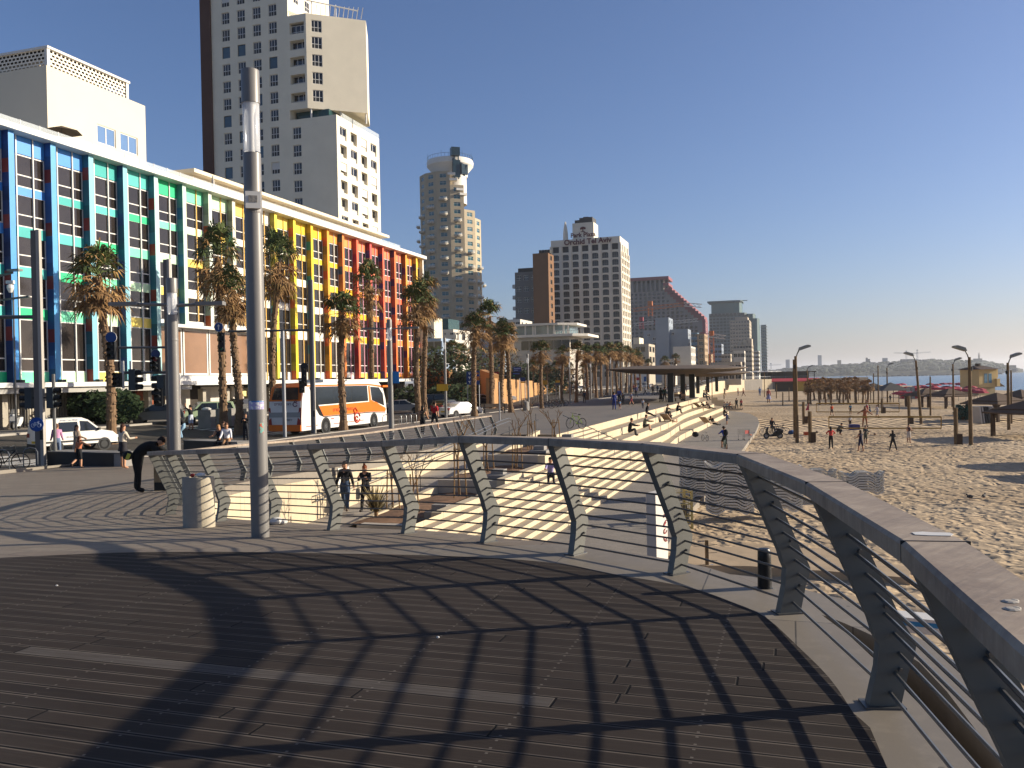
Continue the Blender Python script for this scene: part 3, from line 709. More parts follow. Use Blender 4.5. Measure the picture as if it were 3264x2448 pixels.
# concrete bin with a curved cut-out
b0 = GP(640, 1680)
t = thing('litter_bin', 'pale concrete litter bin with an arched side beside the railing', 'bin', tuple(b0), YAW+.25)
def binbody():
    mb = MB(); r = .2; H = .72
    mb.lathe([(0, 0), (r, 0), (r*1.0, H-.02), (r*.96, H), (r*.78, H), (r*.78, H-.12), (0, H-.12)], 36)
    # fin hood: bigger half shell whose edge falls in an arc
    n = 18; o = len(mb.v)
    return mb
binbody().build('body', M('bin_concrete', 'b3a994', .85, .12, 4, .25), t, smooth=True)
mb = MB(); n = 20
for i in range(n+1):
    a = math.pi*.45+math.pi*1.1*i/n; s = i/n; hz = .735*(1-(1-min(1, s*1.25))**2.2*.97) if s < .8 else .735
    z = max(.02, .735*math.sqrt(max(0, 1-(1-min(1, s*1.5))**2)))
    for rr in (.212, .238): mb.v += [(rr*math.cos(a), rr*math.sin(a), 0), (rr*math.cos(a), rr*math.sin(a), z)]
for i in range(n):
    a, b = 4*i, 4*i+4
    for u, v in ((0, 1), (1, 3), (3, 2), (2, 0)): mb.f.append((a+u, b+u, b+v, a+v)); mb.m.append(0)
mb.f += [(0, 1, 3, 2), (4*n, 4*n+1, 4*n+3, 4*n+2)]; mb.m += [0, 0]
mb.build('hood', M('hood_concrete', '9a958a', .8, .1, 4, .2), t, smooth=True)
tag(MB().ball((0, 0, 0), (.07, .06, .035), 9, 5).build('paper_scrap', WHITE, smooth=True, loc=tuple(b0+Vector((.02, 0, .745)))), 'crumpled white paper lying on top of the concrete bin', 'paper')
tag(MB().ball((0, 0, 0), (.035, .03, .03), 8, 5).build('red_cap', mh('b03a30'), smooth=True, loc=tuple(b0+Vector((-.1, -.03, .742)))), 'small red cap lying on top of the concrete bin', 'cap')
tag(MB().ball((0, 0, 0), (.012, .009, .007), 8, 5).build('pebble', WHITE, smooth=True, loc=tuple(G(1396, 2031, .01))), 'tiny white pebble on the dark boards, middle of the deck', 'pebble')
tag(MB().ball((0, 0, 0), (.014, .01, .006), 8, 5).build('scrap', WHITE, smooth=True, loc=tuple(G(181, 1866, .009))), 'tiny white scrap on the boards far over to the side', 'scrap')
mb = MB().ball((0, 0, .05), (.12, .09, .06), 10, 6); mb.ball((.1, .03, .04), (.07, .06, .045), 8, 5)
tag(mb.build('plastic_bag', WHITE, smooth=True, loc=tuple(GP(880, 1672))), 'crumpled white plastic bag on the paving behind the near lamp', 'bag')
t = thing('litter_bin', 'square beige stone bin the stooping person reaches into', 'bin', tuple(GP(520, 1562)), YAW)
MB().box((-.18, -.18, 0), (.18, .18, .98)).build('body', M('bin_stone', 'a58f6d', .8, .15, 4, .25), t)
MB().box((-.15, -.186, .62), (.15, -.181, .82)).build('opening', DARK, t)
MB().box((-.17, -.187, 0.02), (.17, -.181, .24)).build('base_panel', DARK, t)
# ================================================================ BUILDINGS
def grid_wall(mb, o, u, us, zs, op, dep=.2, mi=0):
    """wall sheet in the plane through o along u with real openings: op(i, j) true leaves a hole with reveals"""
    o, u = Vector(o), Vector(u).normalized(); nn = Vector((u.y, -u.x, 0)); P = lambda a, z, d=0: o+u*a+Vector((0, 0, z-o.z))-nn*d
    for j in range(len(zs)-1):
        i = 0
        while i < len(us)-1:
            if op(i, j):
                a, b, c, d = us[i], us[i+1], zs[j], zs[j+1]
                for p, q in (((a, c), (b, c)), ((b, c), (b, d)), ((b, d), (a, d)), ((a, d), (a, c))): mb.q(P(*p), P(*q), P(*q, dep), P(*p, dep), mi=mi)
                i += 1; continue
            k = i
            while k < len(us)-1 and not op(k, j): k += 1
            mb.q(P(us[i], zs[j]), P(us[k], zs[j]), P(us[k], zs[j+1]), P(us[i], zs[j+1]), mi=mi); i = k
def winmesh(name, w, h, v=(), hz=(), fr=.07, arch=0, low=None):
    """window seen from -y: mats frame, glass, dark apron"""
    mb = MB(); T = .05
    mb.q((-w/2, .03, 0), (w/2, .03, 0), (w/2, .03, h), (-w/2, .03, h), mi=1)
    for a, b in (((-w/2, 0, 0), (-w/2+fr, T, h)), ((w/2-fr, 0, 0), (w/2, T, h)), ((-w/2+fr, .001, 0), (w/2-fr, T, fr)), ((-w/2+fr, .001, h-fr), (w/2-fr, T, h))): mb.box(a, b)
    for x in v: mb.box((x*w-w/2-fr/2, .004, fr), (x*w-w/2+fr/2, T, h-fr))
    for z in hz: mb.box((-w/2+fr, .007, z*h-fr/2), (w/2-fr, T, z*h+fr/2))
    if low: mb.q((-w/2+fr, .02, fr), (w/2-fr, .02, fr), (w/2-fr, .02, low*h), (-w/2+fr, .02, low*h), mi=2)
    return mb
FACE = {'-y': 0, '+x': R(90), '+y': R(180), '-x': R(-90)}
def block(name, label, cat, x0, x1, y0, y1, z0, z1, mat, fy=None, fx=None, fh=3.1, zoff=1.2, win=None, rz=0, group=None, wmats=None, dep=.25, parapet=.0, wallname='wall'):
    """a building whose -y and +x faces carry window openings: f? = (columns, window width, window height)"""
    t = thing(name, label, cat, ((x0+x1)/2, (y0+y1)/2, z0), 0, group); mb = MB()
    mb.q((x0, y1, z0), (x0, y1, z1), (x1, y1, z1), (x1, y1, z0)); mb.q((x0, y0, z0), (x0, y0, z1), (x0, y1, z1), (x0, y1, z0))
    mb.q((x0, y0, z1), (x1, y0, z1), (x1, y1, z1), (x0, y1, z1))
    mats = wmats or [WHITE, GLASS, DARK]; kinds = {}
    for f, o, u, L, rot in ((fy, (x0, y0, z0), (1, 0, 0), x1-x0, 0), (fx, (x1, y0, z0), (0, 1, 0), y1-y0, R(90))):
        if not f: grid_wall(mb, o, u, [0, L], [z0, z1], lambda i, j: False); continue
        n, ww, wh = f[:3]; rows = max(1, int((z1-z0-zoff)/fh)); cs = L/n; us = [0]; zs = [z0]
        for k in range(n): us += [cs*(k+.5)-ww/2, cs*(k+.5)+ww/2]
        us.append(L)
        for r in range(rows):
            b = z1-fh*(rows-r)+(fh-wh)*.45; zs += [b, b+wh]
        zs.append(z1)
        grid_wall(mb, o, u, us, zs, lambda i, j: i % 2 == 1 and j % 2 == 1, dep)
        uu = Vector(u); nn = Vector((uu.y, -uu.x, 0)); locs = []
        for r in range(rows-1, -1, -1):
            for k in range(n): locs.append(tuple(Vector(o)+uu*(cs*(k+.5))-nn*(dep-.06)+Vector((0, 0, zs[1+2*r]-z0)))+(rot,))
        kinds.setdefault((round(ww, 2), round(wh, 2)), []).extend(locs)
    mb.build(wallname, mat, t, True)
    for (ww, wh), locs in kinds.items():
        me = winmesh('window', ww, wh, *(win or ((.5,), ()))).mesh('window', mats); many('window', me, mats, t, locs)
    return t
# ---------------------------------------------------------------- the rainbow hotel
HX, HY0, PI_ = -50.7, 45.1-3.5, 3.5
C = dict(b='3f8cd6', t='2aa39c', tl='4bb8ae', g='1fc07f', gl='74dfae', pa='c6e8bd', y='f2cf3c', w='eee7d8', yl='f5d868', go='f3bb2a', ol='f2a043', sa='f39a55', sr='f28c5e', ro='f0764f')
seq = ['b', 'b', 't', 'tl', 'g', 'gl', 'pa', 'yl', 'w']
rev = {8: 'w', 9: 'yl', 10: 'y', 11: 'go', 12: 'ol', 13: 'sa', 14: 'sr', 15: 'ro', 16: 'sr', 17: 'sr', 18: 'ol', 19: 'go'}
def panel(i, r):
    if i <= 8: return C[seq[min(8, max(0, i+r))]]
    k = i-r
    return C['w'] if k < 9 else C[rev[k]]
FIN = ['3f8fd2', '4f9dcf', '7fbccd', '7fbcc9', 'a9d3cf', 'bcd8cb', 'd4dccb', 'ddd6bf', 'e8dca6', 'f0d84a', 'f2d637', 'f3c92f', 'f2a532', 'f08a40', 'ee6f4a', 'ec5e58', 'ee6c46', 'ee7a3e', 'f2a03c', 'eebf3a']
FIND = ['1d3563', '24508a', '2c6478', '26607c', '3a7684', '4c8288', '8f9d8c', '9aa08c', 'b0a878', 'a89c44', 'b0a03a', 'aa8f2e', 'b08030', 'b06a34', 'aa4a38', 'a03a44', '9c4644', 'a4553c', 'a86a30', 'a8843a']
ACC = ['8c3b3a', '7a3038', '8c3b3a', '2b4f86', '9c4638', '2d7aa0', 'b05a30', '3b9aa0', '3f9c90', '4aa092', 'd8703a', '4a9a86', 'd8602c', '4a5a70', 'b03040', '4a3a78', '4a3a78', '4a3060', '6a3050', '5a4050']
HWG = M('hotel_glass', '2b2623', .1, .35, .5, spec=.55)
HGR = M('hotel_lobby_glass', '8a6a52', .1, .25, .15, spec=.6)
hotel = thing('hotel', 'long hotel with rainbow coloured panels and fins across its whole street front', 'hotel', (HX, 79, -1.6))
BASEZ, ROOFZ = 1.95, 19.4
MB().box((HX-14, HY0-14, 2.3), (HX-.12, 113.6, ROOFZ)).build('wall', M('hotel_wall', 'd9d3c6', .8, .06), hotel, True)
mb = MB().box((HX-14.3, HY0-14, ROOFZ), (HX+1.1, 114.1, ROOFZ+.42)); mb.build('roof', WHITE, hotel, True)
mb = MB().box((HX-.2, HY0-14, BASEZ-.05), (HX+1.5, 62.6, BASEZ+.28)); mb.build('canopy', WHITE, hotel, True)
mb = MB().box((HX-.2, HY0-14, BASEZ-.45), (HX+1.2, 62.3, BASEZ-.06)); mb.build('canopy_fascia', M('canopy_grey', 'a8a59e', .7, .1), hotel, True)
MB().box((HX-.2, 62.62, BASEZ-.1), (HX+1.3, 114.0, BASEZ+.26)).build('ledge', WHITE, hotel, True)
MB().box((HX-.25, 113.62, BASEZ+.3), (HX+.62, 113.98, ROOFZ-.003)).build('end_wall', WHITE, hotel, True)
rows = [(16.46+1.7, 14.16+1.7), (13.58+1.7, 11.4+1.7), (10.68+1.7, 8.6+1.7), (7.9+1.7, 5.75+1.7), (4.97+1.7, 1.28+1.7)]
wm = [WHITE, HWG, HWG]
meA = winmesh('window', 2.98, 2.25, (.19, .66), (.37,), .085).mesh('window', wm)
meB = winmesh('window', 2.98, 3.7, (.19, .66), (.25,), .085).mesh('window', wm)
meC = winmesh('lobby_window', 3.35, 4.1, (), (), .17).mesh('lobby_window', [WHITE, HGR, HGR])
STRIP = [None]*20
for i in range(-4, 20):
    y0 = 45.1+3.5*i+.24; yc = 45.1+3.5*i+1.76; lob = 4 <= i <= 7
    if yc > 113.5: continue
    for k, (a, b) in enumerate(rows):
        if k == 4 and lob: put('lobby_window', meC, hotel, True, (HX+.1, yc, 2.75), R(90)); continue
        put('window', meB if k == 4 else meA, hotel, True, (HX+.02, yc, b), R(90))
    cols, mats, mb = [], [], MB()
    zz = [(ROOFZ, rows[0][0])]+[(rows[k][1], rows[k+1][0]) for k in range(4)]+[(rows[4][1], BASEZ+.3)]
    for r, (a, b) in enumerate(zz):
        if r == 5 and lob: continue
        c = panel(max(-1, i), r)
        if c not in cols: cols.append(c); mats.append(mh(c, .35, .05))
        mb.box((HX-.08, yc-1.5, b), (HX+.03, yc+1.5, a), cols.index(c))
    # coloured vertical mullion caps
    cm = mh('e8b54a' if i < 11 else 'e79ab4' if i > 12 else 'e8e0d0', .5) if i >= 5 else WHITE
    mats.append(cm)
    for f in (.19, .66):
        y = yc-1.49+2.98*f
        if not lob: mb.box((HX+.075, y-.045, BASEZ+.3), (HX+.115, y+.045, ROOFZ), len(mats)-1)
        else: mb.box((HX+.075, y-.045, 7.6), (HX+.115, y+.045, ROOFZ), len(mats)-1)
    mb.build('panel_column', mats, hotel, True)
rf = random.Random(5)
for i in range(-4, 20):
    y = 45.1+3.5*i; ii = max(0, i); zb = 7.15 if 4 < i < 8 else BASEZ+.3
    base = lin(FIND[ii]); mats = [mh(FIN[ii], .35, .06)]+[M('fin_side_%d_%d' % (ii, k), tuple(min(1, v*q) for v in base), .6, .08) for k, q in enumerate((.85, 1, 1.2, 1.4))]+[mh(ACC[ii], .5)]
    mb = MB(); n = max(3, int((ROOFZ-zb)/.95)); kk = rf.randrange(3)
    for s in range(n):
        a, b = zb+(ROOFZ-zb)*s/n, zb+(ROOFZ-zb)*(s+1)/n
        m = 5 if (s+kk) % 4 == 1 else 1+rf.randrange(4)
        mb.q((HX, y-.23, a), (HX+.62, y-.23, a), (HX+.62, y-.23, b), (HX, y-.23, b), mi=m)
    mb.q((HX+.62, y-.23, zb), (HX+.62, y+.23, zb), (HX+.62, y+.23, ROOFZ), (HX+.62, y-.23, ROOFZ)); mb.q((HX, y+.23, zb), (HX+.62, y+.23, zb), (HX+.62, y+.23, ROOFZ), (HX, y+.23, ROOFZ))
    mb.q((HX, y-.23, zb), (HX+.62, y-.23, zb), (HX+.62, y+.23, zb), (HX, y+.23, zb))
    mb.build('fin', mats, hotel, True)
    if i > -2 and i not in (5, 6, 7):
        MB().box((HX+.75, y-.2, BASEZ+.29), (HX+1.15, y+.2, BASEZ+.48)).build('spotlight', DARK, hotel, True)
# lobby band
mb = MB().box((HX+.05, 59.3, 6.85), (HX+1.0, 73.3, 7.12)); mb.box((HX+.0, 59.3, 2.22), (HX+.9, 73.3, 2.7)); mb.build('lobby_frame', WHITE, hotel, True)
# ground floor: recessed dark storefronts, columns and slatted screens
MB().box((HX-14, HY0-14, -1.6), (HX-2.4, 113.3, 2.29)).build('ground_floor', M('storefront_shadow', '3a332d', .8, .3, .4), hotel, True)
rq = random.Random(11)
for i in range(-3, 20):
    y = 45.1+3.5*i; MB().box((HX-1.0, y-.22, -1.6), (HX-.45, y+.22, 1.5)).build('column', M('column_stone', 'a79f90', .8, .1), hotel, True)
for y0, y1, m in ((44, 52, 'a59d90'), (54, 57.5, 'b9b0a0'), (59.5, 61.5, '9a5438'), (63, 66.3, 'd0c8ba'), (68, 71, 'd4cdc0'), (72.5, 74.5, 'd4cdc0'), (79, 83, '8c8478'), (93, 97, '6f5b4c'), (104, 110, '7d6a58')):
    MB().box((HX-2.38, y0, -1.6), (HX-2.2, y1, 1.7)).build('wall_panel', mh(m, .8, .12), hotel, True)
mb = MB()
for k in range(34): mb.box((HX-2.1, 43.5+.25*k, -1.55), (HX-2.0, 43.62+.25*k, 1.6))
mb.build('screen', M('slat_screen', 'b5ada0', .7, .1), hotel, True)
for y in (61.2, 71.8): MB().box((HX-.4, y-.3, .7), (HX-.2, y+.3, 1.2)).build('wall_lamp', mh('e6d98a', .5), hotel, True)
# roof storey
CREAMW = M('cream_render', 'e6d9bd', .85, .06, .6)
mb = MB().box((HX-16, 68.6, ROOFZ+.43), (HX-3.1, 108, ROOFZ+2.5)); mb.build('penthouse', CREAMW, hotel, True)
MB().box((HX-16.5, 67.6, ROOFZ+2.5), (HX-2.2, 108.8, ROOFZ+2.85)).build('penthouse_roof', CREAMW, hotel, True)
me = winmesh('penthouse_window', 2.6, 1.0, (.25, .5, .75), (.5,), .07).mesh('penthouse_window', wm)
for y in [72.0, 76.4, 84, 87.5, 90.5, 93.2, 96, 99, 102, 105]: put('penthouse_window', me, hotel, True, (HX-3.06, y, ROOFZ+.7), R(90))
mb = MB(); gl = newmat('clear_balustrade'); gl[2].inputs['Alpha'].default_value = .28; gl[2].inputs['Base Color'].default_value = (.7, .75, .75, 1); gl[2].inputs['Roughness'].default_value = .1; GLCLR = gl[0]
for k in range(46): 
    y = HY0-10+k*1.65; mb = MB(); mb.box((HX+.0, y, ROOFZ+.43), (HX+.015, y+1.58, ROOFZ+1.15), 0); mb.box((HX-.02, y+1.58, ROOFZ+.42), (HX+.03, y+1.63, ROOFZ+1.18), 1)
    if 40 < y < 107: mb.build('glass_panel', [GLCLR, WHITE], hotel, True)
for y in (76.0, 80.3, 86): MB().lathe([(.0, 0), (.4, .05), (.45, .3), (.3, .42), (0, .45)], 12, (HX-3.0, y, ROOFZ+1.3)).build('roof_ornament', M('ornament', '8a7a62', .8), hotel, True)
t = thing('parasol', 'dark tilted parasol on the hotel roof terrace below the white block', 'parasol', (HX-2.2, 52.2, ROOFZ+.42))
MB().tube([(0, 0, 0), (0, 0, 2.0)], .03, 6).build('pole', STEEL, t); MB().lathe([(1.5, 1.65), (.02, 2.15)], 6).build('canopy', M('parasol_brown', '5e5140', .9), t)
t = thing('parasol', 'closed pale parasol on the hotel roof beside the penthouse corner', 'parasol', (HX-1.8, 69.8, ROOFZ+.42))
MB().tube([(0, 0, 0), (0, 0, 2.2)], .03, 6).build('pole', STEEL, t); MB().lathe([(.3, .7), (.2, 1.4), (.03, 2.2)], 8).build('canopy', M('parasol_pale', 'b9b2a6', .9), t)
# white block above the roof
bx = thing('roof_block', 'white windowed plant block with lattice screen standing on the hotel roof', 'building', (-66, 61, ROOFZ+.42))
mb = MB(); us = [0, 5.6, 7.9, 8.5, 10.9, 11.4]
Z0, Z1 = ROOFZ+.43, 28.55
mb.q((-58, 67.2, Z0), (-58, 67.2, Z1), (-82, 67.2, Z1), (-82, 67.2, Z0)); mb.q((-58, 55.8, Z1), (-58, 67.2, Z1), (-82, 67.2, Z1), (-82, 55.8, Z1)); mb.q((-58, 55.8, Z0), (-58, 55.8, Z1), (-82, 55.8, Z1), (-82, 55.8, Z0))
YA = [0, 5.35, 7.55, 8.1, 10.3, 11.4]
grid_wall(mb, (-58, 55.8, Z0), (0, 1, 0), YA, [Z0, 23.55, 25.2, Z1], lambda i, j: j == 1 and i in (1, 3), .12)
mb.build('wall', M('white_render', 'd6ccb6', .85, .03, .4), bx, True)
me = winmesh('window', 2.2, 1.65, (.5,), (), .1).mesh('window', [WHITE, M('sky_glass', '5f7fa8', .06, .05, spec=.8), DARK])
for y in (6.45, 9.2): put('window', me, bx, True, (-58.08, 55.8+y, 23.55), R(90))
def lattice():
    m, nt, b = newmat('lattice'); g = nt.new('NewGeometry').outputs['Position']; sp = nt.new('SeparateXYZ'); nt.link(g, sp.inputs[0])
    s = nt.math('ADD', sp.outputs[0], sp.outputs[1]); fz = nt.math('FRACT', nt.math('DIVIDE', sp.outputs[2], .3)); fs = nt.math('FRACT', nt.math('ADD', nt.math('DIVIDE', s, .42), nt.math('MULTIPLY', nt.math('FLOOR', nt.math('DIVIDE', sp.outputs[2], .3)), .5)))
    hole = nt.math('MULTIPLY', nt.math('LESS_THAN', nt.math('ABSOLUTE', nt.math('SUBTRACT', fz, .5)), .3), nt.math('LESS_THAN', nt.math('ABSOLUTE', nt.math('SUBTRACT', fs, .5)), .33))
    nt.link(nt.math('SUBTRACT', 1.0, hole), b.inputs['Alpha']); b.inputs['Base Color'].default_value = (*lin('d8cdb8'), 1); return m
mb = MB()
for z0, z1, e in ((28.56, 30.0, 0),): mb.box((-80, 56.0, z0), (-58.1, 65.0, z1))
mb.build('lattice_screen', lattice(), bx, True)
mb = MB().box((-80.2, 55.85, 30.0), (-57.9, 65.2, 30.2)); mb.box((-58.3, 55.9, 28.56), (-58.0, 56.2, 30.0)); mb.box((-58.3, 64.8, 28.56), (-58.0, 65.1, 30.0)); mb.build('lattice_frame', WHITE, bx, True)
MB().box((-78, 57, 28.56), (-60, 64, 29.7)).build('plant_box', M('roof_plant', 'b8ad9a', .9), bx, True)
MB().box((-84, 58, Z1), (-71.5, 66, 34.0)).build('upper_block', M('white_render'), bx, True)
# ---------------------------------------------------------------- tall tower behind the hotel
TWW = M('tower_white', 'ece2ca', .85, .06, .25)
tw = thing('apartment_tower', 'tall white apartment tower with brown edge strip and a boxy overhang', 'tower', (-85, 134, -1.6))
Y0 = 127.6; zr = [46.9-3.0*k for k in range(-13, 12)]
def wallwins(mb, o, u, cols, zs_bottom, ww, wh, me, par, z0, z1, L, dep=.22, lim=100, mats=None):
    us = [0]; 
    for c in cols: us += [c-ww/2, c+ww/2]
    us.append(L); zb = sorted(zs_bottom); zs = [z0]
    for z in zb: zs += [z, z+wh]
    zs.append(z1)
    grid_wall(mb, o, u, us, zs, lambda i, j: i % 2 == 1 and j % 2 == 1, dep)
    uu = Vector(u).normalized(); nn = Vector((uu.y, -uu.x, 0)); rz = math.atan2(uu.y, uu.x); o = Vector(o)
    locs = [tuple(o+uu*c-nn*(dep-.05)+Vector((0, 0, z-o.z)))+(rz,) for z in reversed(zb) for c in cols]
    many('window', me, mats or [WHITE, GLASS, DARK], par, locs, lim=lim)
me = [winmesh('window', 1.62, 2.0, (.3, .62), (.42,), .09, low=.38).mesh('window', [WHITE, GLASS, DARK]) for _ in range(5)]+[winmesh('window', 1.62, 2.0, (), (), .07).mesh('window', [DARK, M('tower_blue_glass', '3c5560', .12, .3, .3, spec=.6), DARK]), winmesh('window', 1.62, 2.0, (.3, .62), (.42,), .09, low=.38).mesh('window', [WHITE, WHITE, DARK]), winmesh('window', 1.62, 2.0, (.3, .62), (.42,), .09, low=.38).mesh('window', [WHITE, M('curtained_glass', '4a4844', .15, .5, .4), DARK])]
mb = MB()
X0, X1, XB = -97.7, -80.2, -71.3
zsw = [61.9-3.0*k for k in range(16)]+[64.9, 67.9, 70.9, 73.9]
wallwins(mb, (-95.6, Y0, -1.6), (1, 0, 0), [2.95, 6.1, 9.25, 12.4], zsw, 1.62, 2.0, me, tw, -1.6, 84, 15.4)
mb.q((X1, Y0, 46), (X1, Y0+14, 46), (X1, Y0+14, 84), (X1, Y0, 84)); mb.q((X0, Y0+14, -1.6), (X1, Y0+14, -1.6), (X1, Y0+14, 84), (X0, Y0+14, 84)); mb.q((X0, Y0, 84), (X1, Y0, 84), (X1, Y0+14, 84), (X0, Y0+14, 84))
mb.build('wall', TWW, tw, True)
MB().box((X0, Y0-.35, -1.6), (-95.6, Y0+14, 84.2)).build('brown_strip', M('tower_brown', '5d4238', .85, .08, .6), tw, True)
# overhanging block: front part in the tower plane, skewed face towards the sea
a, b = Vector((X1, Y0-.004, 0)), Vector((-76.7, Y0-.004, 0)); c = Vector((-68.7, 133.9, 0)); d = Vector((-72, 141, 0)); e = Vector((X1, 141, 0))
mb = MB(); zb, zt = 48.4, 64.4
for p, q in ((c, d), (d, e)): mb.q((p.x, p.y, zb), (q.x, q.y, zb), (q.x, q.y, zt), (p.x, p.y, zt))
for z in (zb, zt): mb.q(*[(p.x, p.y, z) for p in (a, b, c, d, e)])
zz = [zt-3.95-3.0*k for k in range(5)]
grid_wall(mb, (a.x, a.y, zb), (1, 0, 0), [0, .3, 3.1, 3.5], [zb, 49.6, 51.2, 52.7, 54.3, 55.7, 57.3, 58.5, 60.1, 61.2, 63.1, zt], lambda i, j: i == 1 and j % 2 == 1, .9)
u = (c-b).normalized(); L = (c-b).length
meo = winmesh('window', 1.75, 2.0, (.3, .66), (.4,), .09, low=.38).mesh('window', [WHITE, GLASS, DARK])
wallwins(mb, (b.x, b.y, zb), tuple(u), [1.75], [49.6, 52.6, 55.6, 58.6, 61.4], 1.75, 2.0, meo, tw, zb, zt, L, .15)
mb.build('overhang_block', TWW, tw, True)
mlo = winmesh('bay_window', 2.8, 1.6, (.33, .66), (.3,), .1).mesh('bay_window', [WHITE, GLASS, DARK])
for z, s in ((49.6, 1), (52.7, 1), (55.7, .9), (58.5, .9), (61.2, .6)): put('bay_window', mlo, tw, True, (a.x+1.7, a.y+s, z))
# terrace gap with columns and glass
mb = MB()
for p in (b+Vector((.3, .6, 0)), b.lerp(c, .55)+Vector((-.3, .4, 0)), c+Vector((-.5, .3, 0))): MB().tube([(p.x, p.y, 46.7), (p.x, p.y, 48.45)], .16, 8).build('terrace_column', WHITE, tw, True)
MB().box((X1+.4, Y0+1.6, 46.72), (-73.6, 139, 48.38)).build('terrace_glass', M('teal_glass', '2d4a4a', .1, .2), tw, True)
# lower block
mb = MB(); zt = 46.7; y1 = 143.2
wallwins(mb, (X1, Y0-.002, -1.6), (1, 0, 0), [1.3], [43.4-3.0*k for k in range(14)], 1.62, 2.0, me, tw, -1.6, zt, XB-X1)
me2 = winmesh('sea_window', 2.3, 2.1, (.5,), (.35,), .1, low=.3).mesh('sea_window', [WHITE, GLASS, M('blind_white', 'd9d3c4', .8)])
def seaw():
    us = [0]; cols = [2.2, 5.9, 9.6, 13.3]
    for cc in cols: us += [cc-1.15, cc+1.15]
    us.append(y1-Y0); zb = sorted(43.0-3.0*k for k in range(13)); zs = [-1.6]
    for z in zb: zs += [z, z+2.1]
    zs.append(zt); grid_wall(mb, (XB, Y0, -1.6), (0, 1, 0), us, zs, lambda i, j: i % 2 == 1 and j % 2 == 1, .7)
    rr = random.Random(4)
    for z in reversed(zb):
        for cc in cols:
            put('sea_window', me2, tw, True, (XB-rr.choice((.2, .55, .55)), Y0+cc, z), R(90))
            if rr.random() < .22: MB().box((XB-.18, Y0+cc-1.1, z+.75), (XB-.12, Y0+cc+1.1, z+2.05)).build('shutter', WHITE, tw, True)
seaw()
mb.q((X1, Y0, zt), (XB, Y0, zt), (XB, y1, zt), (X1, y1, zt)); mb.q((X1, y1, -1.6), (XB, y1, -1.6), (XB, y1, zt), (X1, y1, zt))
mb.build('lower_block', TWW, tw, True)
MB().box((XB-.02, Y0+2, zt), (XB, y1, zt+.8)).build('roof_balustrade', GLCLR, tw, True)
# pergola on the overhang roof and the lit set-back part above
mb = MB(); 
for k in range(12): q = a.lerp(c, .28+k*.06); mb.beam((q.x-2.2, q.y+4.2, 66.6+.0*k), (q.x+.3, q.y+.2, 66.6), .08, .12)
for p in (b.lerp(c, .1), b.lerp(c, .5)): mb.beam((p.x-.2, p.y+.3, 64.4), (p.x-.2, p.y+.3, 66.6), .12, .12)
q0, q1 = b.lerp(c, 0), b.lerp(c, .85); mb.beam((q0.x, q0.y+.3, 66.7), (q1.x, q1.y+.3, 66.0), .14, .16)
mb.build('pergola', WHITE, tw, True)
me3 = winmesh('window', 1.5, 1.9, (.5,), (.4,), .1).mesh('window', [WHITE, GLASS, DARK])
for z in (67.5, 70.5, 73.5):
    for y in (2.6, 6.2): put('window', me3, tw, True, (X1+.06, Y0+y, z), R(90))
# ---------------------------------------------------------------- round tower with little balconies
def dcol(x, d): v = D(x, 1200, d); return v.x, v.y
rx, ry = dcol(1447, 365)
rtw = thing('round_tower', 'round beige tower with teal windows, small balconies and a white disc on top', 'tower', (rx, ry, -1.6))
RB = M('tower_beige', 'b8a98e', .85, .06, .3); RWh = M('tower_crown_white', 'e6e0d4', .7, .04)
TEAL = M('tower_teal_glass', '135862', .15, .3, .6, spec=.6)
fl = 3.03; Rr = 13.0; vdir = math.atan2(-ry, -rx)     # direction towards the camera
ZT = lambda y, d=365: EYE+(1217-y)*d/F
# stepped roof: angle measured from the view direction, positive = to the right of the picture
NSEG = 14
def toph(th):                        # th in degrees, picture-right positive
    if th < -18: return ZT(569)
    if th < -2: return ZT(569)
    if th < 13: return ZT(612)
    if th < 36: return ZT(657)
    if th < 52: return ZT(686)
    if th < 70: return ZT(708)
    return ZT(735)
mb = MB(); da = 360/NSEG
ang = lambda th: vdir+R(th)
def rp(th, r=Rr): a = ang(th); return (rx+r*math.cos(a), ry+r*math.sin(a))
NF = 31
ths = [-180+da*k for k in range(NSEG+1)]
for t0, t1 in zip(ths, ths[1:]):
    (ax, ay), (bx_, by_) = rp(t0), rp(t1); h = toph((t0+t1)/2)
    tc = (t0+t1)/2
    win = abs(tc) < 100 and int(round((tc+7.5)/15)) % 1 == 0
    u = Vector((bx_-ax, by_-ay, 0)); L = u.length; zs = [-1.6]; k = 0
    z = h-fl+.35
    zb = []
    while z > 2: zb.append(z); z -= fl
    zb.sort()
    for z in zb: zs += [z, z+1.65]
    zs.append(h)
    ww = 2.8
    if win: grid_wall(mb, (ax, ay, -1.6), tuple(u), [0, (L-ww)/2, (L+ww)/2, L], zs, lambda i, j: i == 1 and j % 2 == 1, .2)
    else: mb.q((ax, ay, -1.6), (bx_, by_, -1.6), (bx_, by_, h), (ax, ay, h))
    mb.q((rx, ry, h), (ax, ay, h), (bx_, by_, h))
    hn = toph(t1+da/2)
    if hn != h: mb.q((rx, ry, min(h, hn)), (bx_, by_, min(h, hn)), (bx_, by_, max(h, hn)), (rx, ry, max(h, hn)))
mb.build('wall', RB, rtw, True)
wl_, bl_ = [], []
for t0, t1 in zip(ths, ths[1:]):
    tc = (t0+t1)/2
    if abs(tc) > 95: continue
    px, py = rp(tc, Rr*math.cos(R(da/2))-.12); h = toph(tc); z = h-fl+.35; k = 0; rz = ang(tc)+R(90)
    while z > 12:
        wl_.append((px, py, z, rz))
        if h-z > 10+abs(tc)*.1 and (k+int(math.floor(tc/da))) % 2 == 0:
            qx, qy = rp(tc, Rr); bl_.append((qx, qy, z-.25, rz))
        z -= fl; k += 1
